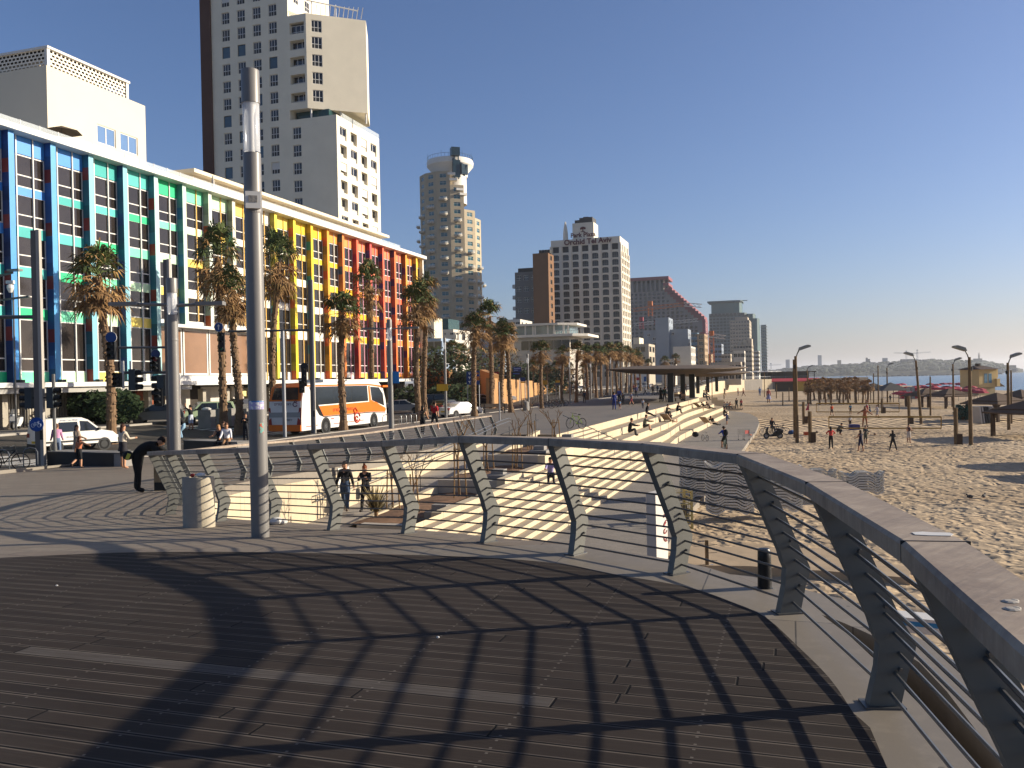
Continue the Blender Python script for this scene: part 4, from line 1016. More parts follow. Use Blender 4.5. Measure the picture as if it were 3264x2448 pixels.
wl_.sort(key=lambda l: (abs((math.degrees(l[3]-vdir)-90)) > 62, -l[2])); bl_.sort(key=lambda l: (abs((math.degrees(l[3]-vdir)-90)) > 80, -l[2]))
mats = [WHITE, TEAL, TEAL]; me = winmesh('window', 2.8, 1.65, (.5,), (.65,), .07).mesh('window', mats); many('window', me, mats, rtw, wl_)
bm_ = MB()
n = 9
pr = [(1.8*math.cos(math.pi+math.pi*k/n), 1.6*math.sin(math.pi+math.pi*k/n)) for k in range(n+1)]
bm_.prism(pr, 0, .22); bm_.prism([(x*.8, y*.8) for x, y in pr], -.3, 0)
for k in range(n): bm_.q((*pr[k], .22), (*pr[k+1], .22), (*pr[k+1], .55), (*pr[k], .55)); bm_.q((*pr[k], .55), (*pr[k+1], .55), (*pr[k+1], 1.15), (*pr[k], 1.15), mi=1)
bmats = [M('balcony_beige', 'c0b6a4', .8), GLCLR]; me = bm_.mesh('balcony', bmats); many('balcony', me, bmats, rtw, bl_)
# white core, disc and lookout
cx, cy = rp(20, 3.2); zc = ZT(560)
MB().lathe([(5.9, ZT(660)), (5.9, zc+2)], 36, (cx, cy, 0)).build('core', RWh, rtw, True, smooth=True)
cx2, cy2 = rp(10, 1.5)
MB().lathe([(7.2, ZT(569)-.5), (7.6, ZT(556)), (9.8, ZT(537)), (9.9, ZT(526)), (9.6, ZT(520)), (0, ZT(520))], 40, (cx2, cy2, 0)).build('disc', RWh, rtw, True, smooth=True)
mb = MB()
for k in range(8): 
    a = ang(-62+k*15); r = 7.5
    mb.obb((cx2+r*math.cos(a), cy2+r*math.sin(a), ZT(549)), (.25, 1.25, 1.3), a)
    if k < 4: pass
for k in range(4):
    a = ang(-58+k*17); o = MB().lathe([(0, 0), (.75, 0), (.75, .1)], 16); o.xf(Matrix.Translation((cx2+7.45*math.cos(a), cy2+7.45*math.sin(a), ZT(548))) @ Matrix.Rotation(a, 4, 'Z') @ Matrix.Rotation(R(90), 4, 'Y')); o.build('porthole', TEAL, rtw, True)
BLUEG = M('lookout_blue', '2c4450', .3, .2)
px, py = rp(12, 11.2); MB().obb((px, py, ZT(520)+1.6), (3.2, 3.6, 3.4), ang(12)).build('lookout', BLUEG, rtw, True)
mb = MB(); 
for s in (-1.6, 1.6): qx, qy = rp(14+s*2.5, 11.9); mb.tube([(qx, qy, ZT(592)), (qx, qy, ZT(520))], .28, 6)
qx, qy = rp(6, 11.6); mb.beam((qx, qy, ZT(530)), (*rp(34, 12.4), ZT(552)), .7, .7); mb.beam((*rp(34, 12.4), ZT(548)), (*rp(30, 11.6), ZT(580)), .9, .9); mb.obb((*rp(30, 11.8), ZT(561)), (1.6, 3.0, 4.2), ang(30)); mb.obb((*rp(14, 11.5), ZT(560)), (1.2, 3.2, 7), ang(14))
mb.build('stair_frame', BLUEG, rtw, True)
mb = MB()
for k in range(40):
    a = 2*math.pi*k/40; mb.tube([(cx2+9.6*math.cos(a), cy2+9.6*math.sin(a), ZT(520)), (cx2+9.6*math.cos(a), cy2+9.6*math.sin(a), ZT(520)+(2.6 if k % 6 == 0 else 1.5))], .06, 4)
ring = [(cx2+9.6*math.cos(2*math.pi*k/40), cy2+9.6*math.sin(2*math.pi*k/40), ZT(520)+1.45) for k in range(41)]; mb.tube(ring, .06, 4); mb.tube([(cx2, cy2, ZT(520)), (cx2, cy2, ZT(493))], .1, 4)
mb.build('roof_railing', BLUEG, rtw, True)
for th, y in ((3, 579), (6, 596), (18, 626), (24, 640)): MB().obb((*rp(th, 12.2), ZT(y)), (2.6, 3.2, .9), ang(th)).build('roof_step', RWh, rtw, True)
# ---------------------------------------------------------------- arched hotel with two roof signs
OX0, OX1, OY0, OY1, OZ = -92.2, -63.7, 339, 358, 58.3
OW = M('arched_hotel_white', 'e2d9c6', .85, .05, .3)
orc = thing('arched_hotel', 'white hotel with rows of arched windows and dark red roof lettering', 'hotel', (-78, 348, -1.6))
nc, fh = 7, 2.98; cs = (OX1-OX0)/nc; rowsO = 17; ztop = OZ-5.7
mb = MB(); us = [0]; zs = [-1.6]
for k in range(nc): us += [cs*(k+.5)-1.3, cs*(k+.5)+1.3]
us.append(OX1-OX0); zb = []
for r in range(rowsO): zb.append(ztop-3.1-fh*r+.45)
zb.sort(); 
for z in zb: zs += [z, z+2.35]
zs += [ztop+.55, ztop+3.0, OZ]
grid_wall(mb, (OX0, OY0, -1.6), (1, 0, 0), us, zs, lambda i, j: i % 2 == 1 and j % 2 == 1 and j < 2*rowsO+2, .8)
# arched heads
for z in zb:
    for k in range(nc):
        xc = OX0+cs*(k+.5)
        for s in (-1, 1):
            arc = [(xc+s*1.3*math.cos(a), z+2.35-.62+.62*math.sin(a)) for a in [R(18*q) for q in range(6)]]
            pts = [(xc+s*1.3, z+2.36), (xc, z+2.36)]+list(reversed(arc))
            for q in range(len(arc)-1): mb.q((arc[q][0], OY0-.01, arc[q][1]), (arc[q+1][0], OY0-.01, arc[q+1][1]), (arc[q+1][0], OY0-.01, z+2.37), (arc[q][0], OY0-.01, z+2.37))
for k in range(nc+1): mb.box((OX0+cs*k-.38, OY0-.42, -1.6), (OX0+cs*k+.38, OY0, ztop+3.2))
mb.q((OX1, OY0, OZ), (OX1, OY1, OZ), (OX0, OY1, OZ), (OX0, OY0, OZ)); mb.q((OX0, OY0, -1.6), (OX0, OY1, -1.6), (OX0, OY1, OZ), (OX0, OY0, OZ)); mb.q((OX0, OY1, -1.6), (OX1, OY1, -1.6), (OX1, OY1, OZ), (OX0, OY1, OZ))
us = [0]; 
for k in range(5): us += [3.7*k+1.1, 3.7*k+2.9]
us.append(OY1-OY0); grid_wall(mb, (OX1, OY0, -1.6), (0, 1, 0), us, zs, lambda i, j: i % 2 == 1 and j % 2 == 1 and j < 2*rowsO+2, .8)
for k in range(6): mb.box((OX1, OY0+3.7*k-.3+(.3 if k == 0 else 0), -1.6), (OX1+.4, OY0+3.7*k+.5, ztop+.3))
mb.build('wall', OW, orc, True)
mats = [M('frame_grey', '8b8a86', .6), M('arched_glass', '33383b', .2, .5, .15, spec=.5), DARK]
me = winmesh('window', 2.6, 2.36, (.33, .67), (.35,), .06).mesh('window', mats)
locs = [(OX0+cs*(k+.5), OY0+.7, z, 0) for z in reversed(zb) for k in range(nc)]; many('window', me, mats, orc, locs)
mt_ = winmesh('top_window', 2.6, 2.45, (.5,), (), .06).mesh('top_window', [DARK, M('dark_arched_glass', '2a2524', .2, .4, .2), DARK])
for k in range(nc): put('top_window', mt_, orc, True, (OX0+cs*(k+.5), OY0+.7, ztop+.55))
ms = winmesh('side_window', 1.8, 2.36, (.5,), (.35,), .06).mesh('side_window', mats)
for z in zb[-9:]:
    for k in range(5): put('side_window', ms, orc, True, (OX1-.6, OY0+3.7*k+2, z), R(90))
bal = MB().box((-1.2, -.5, 0), (1.2, 0, .9)).mesh('side_balcony', OW)
for z in zb[-12:]:
    for k in range(5): put('side_balcony', bal, orc, True, (OX1+.02, OY0+3.7*k+2, z-.4), R(90))
RED = M('sign_dark_red', '5a1f28', .6, .05)
MTX = lambda x, y, z: Matrix.Translation((x, y, z)) @ Matrix.Rotation(R(90), 4, 'X')
text('sign_lettering', 'Orchid Tel Aviv', 3.0, RED, MTX((OX0+OX1)/2+1.2, OY0-.6, OZ-1.3), orc, bold=.09)
PX0, PX1, PY0, PY1, PZ = D(1837, 1200, 352).x, D(1900, 1200, 347).x, 341.5, 350, EYE+(1209-713)*350/F
MB().box((PX0, PY0, OZ), (PX1+0, PY1, PZ)).build('roof_block', OW, orc, True)
text('sign_lettering', 'Park Plaza', 2.55, RED, MTX((PX0+PX1)/2, PY0-.15, PZ-5.0), orc, bold=.07)
mb = MB()
for k in range(5): mb.ball(((PX0+PX1)/2+(k-2)*.42, PY0-.14, PZ-2.3+.25*math.cos((k-2)*.9)), (.34, .08, .5), 8, 5)
mb.box(((PX0+PX1)/2-.2, PY0-.2, PZ-3.6), ((PX0+PX1)/2+.2, PY0-.1, PZ-2.4)); mb.box(((PX0+PX1)/2-.9, PY0-.2, PZ-3.8), ((PX0+PX1)/2+.9, PY0-.1, PZ-3.55)); mb.build('sign_tree', RED, orc, True)
mb = MB(); 
for x0, w_, h in ((.1, .28, 1.3), (.32, .2, 2.1), (.5, .25, 2.4), (.72, .22, 2.2)): mb.box((PX0+(PX1-PX0)*x0, PY0+.6, PZ), (PX0+(PX1-PX0)*(x0+w_), PY1-1, PZ+h))
mb.build('roof_plant', M('roof_plant_dark', '4a4a4a', .7), orc, True)
MB().lathe([(1.1, 0), (1.0, 3), (.7, 5.5), (.2, 8)], 14, (PX0-3.2, PY0+1, OZ)).build('roof_tank', OW, orc, True, smooth=True)
# brown slab and grey balcony building beside it
bx0_, bx1_ = D(1701, 1200, 320).x, D(1755, 1200, 320).x; by = D(1755, 1200, 320).y
t = block('brown_block', 'plain brown tower slab beside the arched hotel', 'tower', bx0_, bx1_, by, by+8, -1.6, EYE+(1210-806)*320/F, M('brown_render', '7a5a40', .85, .08, .3), None, (1, 2.6, 1.7), 3.0, 1.2, None)
mb = MB(); 
for k in range(4): mb.box((bx0_+2.2+k*1.1, by+1, EYE+404*320/F), (bx0_+3.1+k*1.1, by+4, EYE+404*320/F+1.3))
mb.build('solar_panel_row', DARK, t, True)
gx0, gx1 = D(1642, 1200, 326).x, D(1703, 1200, 326).x; gy = D(1703, 1200, 326).y
t = block('balcony_block', 'grey apartment block with rounded white balconies down its edge', 'building', gx0, gx1+2, gy, gy+14, -1.6, EYE+(1213-868)*326/F, M('grey_render', '6d6e6e', .85, .1, .3), (3, 2.0, 1.9), None, 4.2, 1.2, ((.33, .66), (.5,)))
for k in range(8): MB().prism([(gx0-1.6*math.sin(a), gy+1.8-1.8*math.cos(a)) for a in [math.pi*q/6 for q in range(7)]], 8+4.2*k-.4, 8+4.2*k+.9).build('balcony', M('balcony_grey', 'a9a8a4', .8), t, True)
mb = MB().box((gx0+1, gy+1, EYE+345*326/F), (gx1, gy+9, EYE+345*326/F+1.6)); mb.build('roof_plant', DARK, t, True)
# ---------------------------------------------------------------- low buildings between
def at(x0, x1, ytop, ybot, d): a, b = D(x0, 1200, d), D(x1, 1200, d); h = lambda y: EYE+(1214-.021*((x0+x1)/2-1632)-y)*d/F; return a.x, b.x, b.y, h(ytop), max(-1.6, h(ybot))
def B(name, label, x0, x1, yt, d, mat, fy, fx, fh=3.1, depth=14, win=None, cat='building', **k):
    a, b, y, zt, _ = at(x0, x1, yt, 1300, d); return block(name, label, cat, a, b, y, y+depth, -1.6, zt, mat, fy, fx, fh, win=win, **k)
CR2 = M('beige_render', 'b7aa95', .85, .08, .3); CR3 = M('pale_render', 'cfc8ba', .85, .06, .3); GRB = M('greyblue_render', '8f98a2', .85, .06, .3); TAN = M('tan_render', 'a58d70', .85, .08, .3)
t = B('apartment_block', 'pale apartment block with glazed rooftop below the round tower', 1388, 1448, 1052, 215, CR3, (3, 2.6, 1.8), (3, 2.4, 1.8), 3.2)
a, b, y, zt, _ = at(1390, 1430, 1018, 1300, 215); MB().box((a, y+.5, zt-2.7), (b, y+8, zt)).build('glass_top', M('teal_glass'), t, True)
for k in range(6): a, b, y, zt, _ = at(1388, 1449, 1052, 1300, 215); MB().box((b-3.5, y-.9, zt-3.2*k-2.4), (b+1.0, y, zt-3.2*k-1.4)).build('balcony', CR3, t, True)
B('villa', 'pale blue building with dark ribbon windows behind the palms', 1355, 1408, 1080, 190, M('blue_render', '93a4b8', .8, .05), (1, 4.0, 1.9), (1, 4, 1.9), 3.1, 8)
B('house', 'blank cream building corner with one small window beside the rainbow hotel', 1340, 1387, 1015, 200, M('cream_render'), (1, 1.6, 1.0), None, 9, 5, zoff=14)
B('apartment_block', 'grey blue apartment block behind the palm crowns near the low white restaurant', 1530, 1600, 1065, 250, GRB, (4, 1.5, 1.5), None, 3.1)
B('apartment_block', 'white low block behind the palms below the grey balcony building', 1590, 1662, 1020, 290, CR3, (4, 1.6, 1.5), (3, 1.5, 1.5), 3.1)
# restaurant with rounded terrace
t = thing('restaurant', 'low white restaurant with a rounded glazed top floor in front of the arched hotel', 'building', tuple(D(1740, 1200, 200).xy)+(-1.6,))
def hz(y, d=200, x=1740): return EYE+(1214-.021*(x-1632)-y)*d/F
a, b = D(1645, 1200, 200), D(1830, 1200, 200); yb = b.y; WR = M('restaurant_white', 'd8d2c6', .8, .05)
MB().prism([(a.x-2, yb+1), (b.x-4, yb+1), (b.x, yb+4), (b.x, yb+14), (a.x-2, yb+14)], hz(1036)-.0, hz(1029)).build('roof', WR, t, True)
MB().prism([(a.x-1.5, yb+1.8), (b.x-5, yb+1.8), (b.x-2, yb+5), (b.x-2, yb+13), (a.x-1.5, yb+13)], hz(1066), hz(1036)).build('glazing', M('restaurant_glass', '5f7478', .12, .5, .2, spec=.6), t, True)
for x in (1655, 1682, 1690, 1735, 1757, 1790, 1806): p = D(x, 1200, 200); MB().box((p.x-.2, yb+1.7, hz(1066)), (p.x+.2, yb+1.78, hz(1036))).build('mullion', WR, t, True)
c = D(1870, 1200, 200)
MB().prism([(a.x-4, yb), (c.x-3, yb), (c.x, yb+3), (c.x, yb+15), (a.x-4, yb+15)], hz(1074), hz(1066)).build('terrace_slab', WR, t, True)
mb = MB(); 
for k in range(14): q = D(1760+k*8, 1200, 200); mb.tube([(q.x, yb+.2, hz(1066)), (q.x, yb+.2, hz(1056))], .05, 4)
q0, q1 = D(1760, 1200, 200), D(1866, 1200, 200); mb.tube([(q0.x, yb+.2, hz(1056)), (q1.x, yb+.2, hz(1056))], .06, 4); mb.build('terrace_railing', WR, t, True)
grey = M('restaurant_base', 'bdb5a8', .85, .06); MB().box((a.x-4, yb+1.2, -1.6), (c.x-4, yb+14, hz(1074.3))).build('base_wall', grey, t, True)
for k in range(7): q = D(1655+k*29, 1200, 200); MB().box((q.x-.9, yb+1.1, hz(1115)), (q.x+.9, yb+1.19, hz(1085))).build('window', GLASS, t, True)
# further along the front
B('office_building', 'tan office building with ribbon windows right behind the palm row', 2012, 2070, 1098, 300, CR2, (1, 3.5, 2.0), (2, 5, 2.0), 3.6, 14)
B('house', 'small cream building with a stepped top beside the tan office', 2020, 2040, 1078, 330, M('cream_render'), None, (1, 2, 1.2), 5, 10)
t = B('party_wall_block', 'tall blue grey building with blank wall and a white pipe', 2090, 2135, 1014, 430, GRB, None, (2, 2, 1.6), 3.4, 16)
a, b, y, zt, _ = at(2047, 2196, 1052, 1300, 430); MB().box((a, y-.4, -1.6), (b, y+13, zt)).build('lower_wing', GRB, t, True)
me = winmesh('window', 1.5, 1.3, (.5,), (), .1).mesh('window', [WHITE, GLASS, DARK])
for x, yy in ((2064, 1072), (2083, 1100), (2084, 1120), (2145, 1070), (2083, 1085), (2084, 1135)): p = D(x, 1200, 430); put('window', me, t, True, (p.x, y-.43, EYE+(1204-yy)*430/F))
for x in (2091, 2095): p = D(x, 1200, 429); MB().tube([(p.x, y-.7, -1), (p.x, y-.7, EYE+(1204-1016)*430/F)], .28, 6).build('pipe', WHITE, t, True)
me = winmesh('balcony_window', 3.0, 1.7, (.5,), (), .12).mesh('balcony_window', [WHITE, GLASS, DARK])
for k in range(10): put('balcony_window', me, t, True, (b+.04, y+3.5, zt-3.6-3.3*k), R(90)); put('balcony_window', me, t, True, (b+.04, y+8.5, zt-3.6-3.3*k), R(90))
B('corner_block', 'white cube building with square windows on its sunny side, above the canopy', 2145, 2204, 1106, 330, CR3, None, (4, 2.0, 1.9), 3.0, 17)
B('house', 'low white shop building with one dark window behind the canopy', 2108, 2150, 1146, 320, CR3, (2, 1.8, 1.0), None, 3.1, 8)
B('terrace_block', 'brown and white striped building squeezed beside the white cube building', 2224, 2248, 1066, 420, TAN, (1, 2, 2), (3, 2.4, 1.5), 3.1, 18)
B('glazed_block', 'small blue glass block below the crane jib', 2202, 2226, 1062, 480, M('blue_glass_wall', '5f7c8c', .3, .1), (2, 2.4, 1.6), None, 3.1, 8)
B('house', 'grey house with white balconies beside the orange crane mast', 2276, 2302, 1098, 520, GRB, (2, 2, 1.6), (3, 2, 1.6), 3.1, 16)
t = B('apartment_tower', 'beige tower with stacked roof steps in front of the green glass tower', 2328, 2392, 1022, 760, CR2, (7, 1.8, 1.5), (8, 1.9, 1.6), 3.2, 40)
a, b, y, zt, _ = at(2345, 2386, 1011, 1300, 762); MB().box((a, y+4, zt-6), (b, y+30, zt)).build('roof_block', CR2, t, True)
t = B('stepped_block', 'lower beige block with a jagged stepped roof, in front of the beige tower', 2338, 2398, 1100, 560, CR2, (6, 1.8, 1.5), (7, 2.2, 1.6), 3.1, 28)
for k, (x, yy) in enumerate(((2352, 1092), (2368, 1085), (2384, 1080))):
    a, b, y, zt, _ = at(x, x+14, yy, 1300, 562); MB().box((a, y+2, zt-8), (b, y+20, zt)).build('roof_step', CR2, t, True)
B('beach_front_house', 'white house with three square windows near the promenade bend', 2340, 2374, 1120, 420, CR3, (3, 1.9, 1.9), (3, 2, 1.6), 4.2, 10)
B('striped_block', 'white and grey striped balcony block low beside the green tower foot', 2396, 2420, 1120, 640, CR3, (2, 3, 1.6), (5, 3.5, 1.7), 3.1, 24)
B('house', 'tan block low behind the canopy beside the crane mast', 2236, 2268, 1130, 450, TAN, (2, 2, 1.4), (2, 2, 1.5), 3.2, 12)
B('house', 'cream house with dark openings between canopy and white house', 2300, 2330, 1130, 470, CR2, (3, 1.6, 1.4), (2, 2, 1.5), 3.1, 10)
B('shop', 'low beige pavilion roofed shop at the far end of the canopy', 2262, 2362, 1156, 300, CR2, (5, 2.6, 1.6), (1, 2, 1.5), 3.4, 8)
# big stepped tower with red edges
OPW = M('stepped_tower_grey', '86807c', .8, .06, .2); OPR = M('red_edge', '8c5258', .7, .1)
t = thing('stepped_tower', 'massive grey gridded tower stepping down in a sawtooth edged with red', 'tower', tuple(D(2130, 1200, 700).xy)+(-1.6,))
a, y = D(1995, 1200, 700).x, D(2130, 1200, 700).y; HH = lambda yy: EYE+(1204-yy)*700/F
X = lambda x: D(x, 1200, 700).x+0
x_top = X(2118); x_bot = X(2246); nst = 12
mb = MB(); prof_ = [(a, -1.6), (a, HH(892)), (x_top, HH(892)), (x_top, HH(920))]
for k in range(nst):
    xx = X(2133)+(x_bot-X(2133))*(k+1)/nst; z = HH(924+(1018-924)*k/(nst-1)); prof_ += [(prof_[-1][0], z), (xx, z)]
prof_ += [(x_bot, -1.6)]
mb.ext(prof_, 'y', y, y+24); mb.build('wall', OPW, t, True)
mw = winmesh('window', 2.3, 2.1, (), (), .05).mesh('window', [OPW, M('slate_glass', '181d26', .2, .3, .1, spec=.5), DARK]); locs = []
ml = winmesh('tall_window', 2.4, 9.5, (), (), .05).mesh('tall_window', [OPW, MATS['slate_glass'], DARK])
def edge_at(z): 
    for k in range(nst):
        if z > HH(924+(1018-924)*k/(nst-1))-3: return X(2133)+(x_bot-X(2133))*k/nst
    return x_bot
z = HH(942)
while z > 8:
    x = X(2012)
    while x < edge_at(z+3)-3.5: locs.append((x, y-.05, z, 0)); x += 3.7
    z -= 3.15
many('window', mw, [OPW, MATS['slate_glass'], DARK], t, locs)
for k in range(8): put('tall_window', ml, t, True, (X(2024)+k*3.7, y-.05, HH(930))); put('window', mw, t, True, (X(2024)+k*3.7, y-.05, HH(903)))
MB().box((a, y-1, HH(893)), (X(2138), y+24, HH(883))).build('red_cornice', OPR, t, True); MB().box((X(2120), y-1, HH(912)), (X(2138), y+24, HH(904))).build('red_cornice', OPR, t, True)
for k in range(nst):
    xx = X(2133)+(x_bot-X(2133))*(k+1)/nst; z = HH(924+(1018-924)*k/(nst-1)); MB().box((xx-4.5, y-.8, z-2.2), (xx+1.6, y+24, z+.9)).build('red_step', OPR, t, True)
MB().box((x_bot, y-.6, -1.6), (x_bot+2.4, y+20, HH(1025))).build('red_strip', OPR, t, True)
mr = winmesh('side_window', 2.2, 2.0, (), (), .2).mesh('side_window', [WHITE, GLASS, DARK])
for k in range(10): put('side_window', mr, t, True, (x_bot+2.44, y+4, HH(1040)-3.3*k), R(90)); put('side_window', mr, t, True, (x_bot+2.44, y+9, HH(1040)-3.3*k), R(90))
# green glass tower and neighbours
GG = M('green_glass', '2c5a5a', .25, .12, .1, spec=.5); GGW = M('green_tower_grid', '5c6a6a', .8, .06)
t = thing('glass_tower', 'green glass tower with a flat oval roof plate beyond the red edged tower', 'tower', tuple(D(2330, 1200, 1000).xy)+(-1.6,))
H1 = lambda yy: EYE+(1200-yy)*1000/F; X1_ = lambda x: D(x, 1200, 1000).x; y = D(2330, 1200, 1000).y
def rr_(x0, x1, d): return [(x0, y), (x1-8, y), (x1-2.4, y+2.4), (x1, y+8), (x1, y+d), (x0, y+d)]
MB().prism(rr_(X1_(2270), X1_(2368), 30), H1(1000), H1(966)).build('glass_top', GG, t, True)
MB().prism([(p[0], p[1]-4) for p in rr_(X1_(2258), X1_(2372), 34)], H1(965.5), H1(961)).build('roof_plate', GGW, t, True)
mb = MB(); mb.box((X1_(2372), y-2, H1(963.5)), (X1_(2388), y+2, H1(962))); mb.build('roof_fin', GGW, t, True)
MB().prism(rr_(X1_(2262), X1_(2384), 34), -1.6, H1(1000.3)).build('body', GGW, t, True)
MB().prism(rr_(X1_(2384), X1_(2411), 30), -1.6, H1(1005)).build('wing', GG, t, True); MB().prism(rr_(X1_(2411), X1_(2424), 26), -1.6, H1(1020)).build('wing', GG, t, True)
mats = [GGW, M('dull_green_glass', '1e2c2e', .2, .3, .1, spec=.5), DARK]; mw = winmesh('window', 3.1, 2.4, (), (), .1).mesh('window', mats); locs = []
z = H1(1012)
while z > 6:
    for k in range(10): locs.append((X1_(2267)+k*4.05, y-.07, z, 0))
    z -= 3.7
many('window', mw, mats, t, locs)
for k in range(9): MB().box((X1_(2268)+k*4.3, y-.3, H1(1010)), (X1_(2268)+k*4.3+3.2, y-.1, H1(1001))).build('top_window', mats[1], t, True)
t = B('slim_tower', 'slim pale tower at the end of the row, ribbed with balconies', 2428, 2446, 1037, 1050, M('slim_grey', '8f979c', .8, .05), (3, 1.6, 2.0), (4, 2.6, 2.0), 3.6, 22, cat='tower')
a, b, y, zt, _ = at(2428, 2446, 1037, 1300, 1050)
for k in range(14): MB().box((a-.5, y-1.2, zt-3.6*k-3.0), (b+1.2, y, zt-3.6*k-2.4)).build('balcony', CR3, t, True)
# ---------------------------------------------------------------- cranes
def crane(label, x, d, ybase, ytop, jibs, mat, w=1.4, lean=0):
    p = D(x, 1200, d); hh = lambda yy: EYE+(1214-.021*(x-1632)-yy)*d/F
    t = thing('tower_crane', label, 'crane', (p.x, p.y, hh(ybase)))
    def truss(pa, pb, w, nm, m):
        pa, pb = Vector(pa), Vector(pb); dd = (pb-pa); n = max(3, int(dd.length/(w*1.3))); mb = MB(); q = dd.normalized(); u = Vector((0, 0, 1)) if abs(q.z) < .9 else Vector((1, 0, 0)); s = q.cross(u).normalized(); u = s.cross(q)
        cs_ = [s*a*w/2+u*b*w/2 for a, b in ((1, 1), (-1, 1), (-1, -1), (1, -1))]
        for c in cs_: mb.beam(pa+c, pb+c, w*.13, w*.13)
        for k in range(n):
            for i in range(4):
                a, b = pa+dd*k/n+cs_[i], pa+dd*(k+1)/n+cs_[(i+1) % 4]; mb.beam(a, b, w*.08, w*.08)
        return mb.build(nm, m, t, True)
    truss((p.x, p.y, hh(ybase)), (p.x, p.y, hh(ytop)), w, 'mast', mat)
    for (xa, ya, xb, yb, m2) in jibs:
        a, b = D(xa, ya, d), D(xb, yb, d); truss(a, b, w*.8, 'jib', m2)
    MB().obb((p.x, p.y, hh(ytop)+w), (w*1.1, w*1.1, w*1.1)).build('cab', mat, t, True)
CO, CRD, CW = M('crane_orange', 'b8642a', .7, .05), M('crane_red', 'a04048', .7, .05), M('crane_white', 'c9c2ba', .7, .05)
crane('crane with orange mast and red and white jib over the low houses', 2270, 440, 1160, 1078, [(2232, 1066, 2246, 1067, CRD), (2248, 1067, 2312, 1075, CW)], CO, 2.2)
crane('orange crane in front of the red edged tower, arm reaching past its slope', 2077, 640, 1010, 982, [(2018, 988, 2180, 970, CO), (2180, 970, 2236, 975, CW)], CO, 3.0)
crane('red and white crane jib just above the blue grey building', 2048, 600, 1050, 1030, [(2020, 1035, 2084, 1028, CW), (2140, 1028, 2225, 1020, CW), (2084, 1028, 2140, 1028, CRD)], CRD, 2.4)
crane('thin grey crane over the old town headland, the one with the longer arm', 2890, 2300, 1150, 1125, [(2850, 1125, 2925, 1126, GRB)], GRB, 3.0)
crane('thin grey crane over the old town headland, beside a longer armed one', 2925, 2300, 1150, 1122, [(2912, 1126, 2966, 1122, GRB)], GRB, 3.0)
crane('tiny pale crane far off beyond the slim tower', 2458, 2000, 1178, 1165, [(2452, 1164, 2490, 1162, GRB)], GRB, 2.6)
# ---------------------------------------------------------------- headland across the bay
HILL = M('headland_green', '454b3f', .95, .3, .02); mb = MB()
sil = [(2380, 1188), (2480, 1180), (2545, 1172), (2600, 1168), (2660, 1165), (2720, 1162), (2760, 1156), (2800, 1158), (2850, 1156), (2900, 1150), (2960, 1147), (3010, 1149), (3060, 1150), (3105, 1150), (3150, 1152), (3185, 1160), (3215, 1168), (3245, 1174), (3262, 1178)]
NR = 7; rh = random.Random(9); SP = smoothpath([Vector((x, y, 0)) for x, y in sil], 5)
for p in SP:
    hor = 1214-.021*(p.x-1632); dd = 2350 if p.x > 2700 else 2350
    top = (hor-p.y)*dd/F
    for j in range(NR+1):
        s = j/NR; d_ = 2150+s*420; f = math.sin(min(1, s*1.6)*math.pi/2) if s < .7 else 1-(s-.7)*1.5
        v = D(p.x, 1200, d_); mb.v.append((v.x, v.y, -5.8+(top+7.4)*f*(1+.10*rh.uniform(-1, 1)*(s > 0))))
for i in range(len(SP)-1):
    for j in range(NR): a = i*(NR+1)+j; mb.f.append((a, a+NR+1, a+NR+2, a+1)); mb.m.append(0)
struct(mb.build('hills', HILL, smooth=False))
mb = MB(); ms_ = [M('far_house_pale', 'b9b0a2', .9, .1), M('far_house_tan', '9a8f80', .9, .1), M('far_roof_dark', '555a5c', .9, .1), HILL]
def siltop(x): 
    for (x0, y0), (x1, y1) in zip(sil, sil[1:]):
        if x0 <= x <= x1: return y0+(y1-y0)*(x-x0)/(x1-x0)
    return 1180
for k in range(520):
    x = rh.uniform(2440, 3240); hor = 1214-.021*(x-1632); yt = siltop(x); f = rh.random()**1.3 if x > 3050 else rh.random()**.5*.6+.4
    yy = hor-(hor-yt)*f*rh.uniform(.75, 1.04); d_ = 2150+f*220; v = D(x, yy, d_); w_ = rh.uniform(4, 13); h = rh.uniform(4, 9)
    mb.obb((v.x, v.y, v.z-h/2+2), (w_, w_*.8, h+4), rh.random()*.5, rh.choice((0, 0, 1, 1, 2)) if x > 2560 else rh.choice((0, 1, 2)))
tag(mb.build('old_town_houses', ms_), 'far off mass of pale old town houses on the headland', 'houses', None, 'stuff')
mb = MB()
for k in range(420):
    x = rh.uniform(2440, 3200); hor = 1214-.021*(x-1632); yt = siltop(x); f = rh.random(); yy = hor-(hor-yt)*(.25+.8*f); v = D(x, yy, 2140+f*230); r = rh.uniform(3, 8)
    mb.ball((v.x, v.y, v.z-1), (r*1.3, r, r*.7), 7, 4)
tag(mb.build('far_trees', M('far_foliage', '424b3c', .95, .2, .05)), 'far off dark tree mass spread over the headland', 'trees', None, 'stuff')
def far(name, label, cat, x0, x1, yt, d, mat, depth=20, base=1195):
    a, b = D(x0, 1200, d), D(x1, 1200, d); hor = 1214-.021*(x0-1632); zt = EYE+(hor-yt)*d/F
    return tag(MB().box((a.x, min(a.y, b.y), -6), (b.x, min(a.y, b.y)+depth, zt)).build(name, mat), label, cat)
FB = M('far_tower_blue', '6f8296', .6, .05)
far('far_tower', 'lone blue grey office tower far off, tallest above the trees', 'tower', 2608, 2620, 1134, 3300, FB); far('far_tower', 'squat far tower, shorter neighbour of the lone tall one', 'tower', 2505, 2518, 1148, 3300, FB)
far('far_tower', 'stubby tan block above the far houses', 'tower', 2671, 2682, 1150, 2600, ms_[1]); far('far_tower', 'slanted topped pale tower beside the headland', 'tower', 2815, 2830, 1143, 2600, FB)
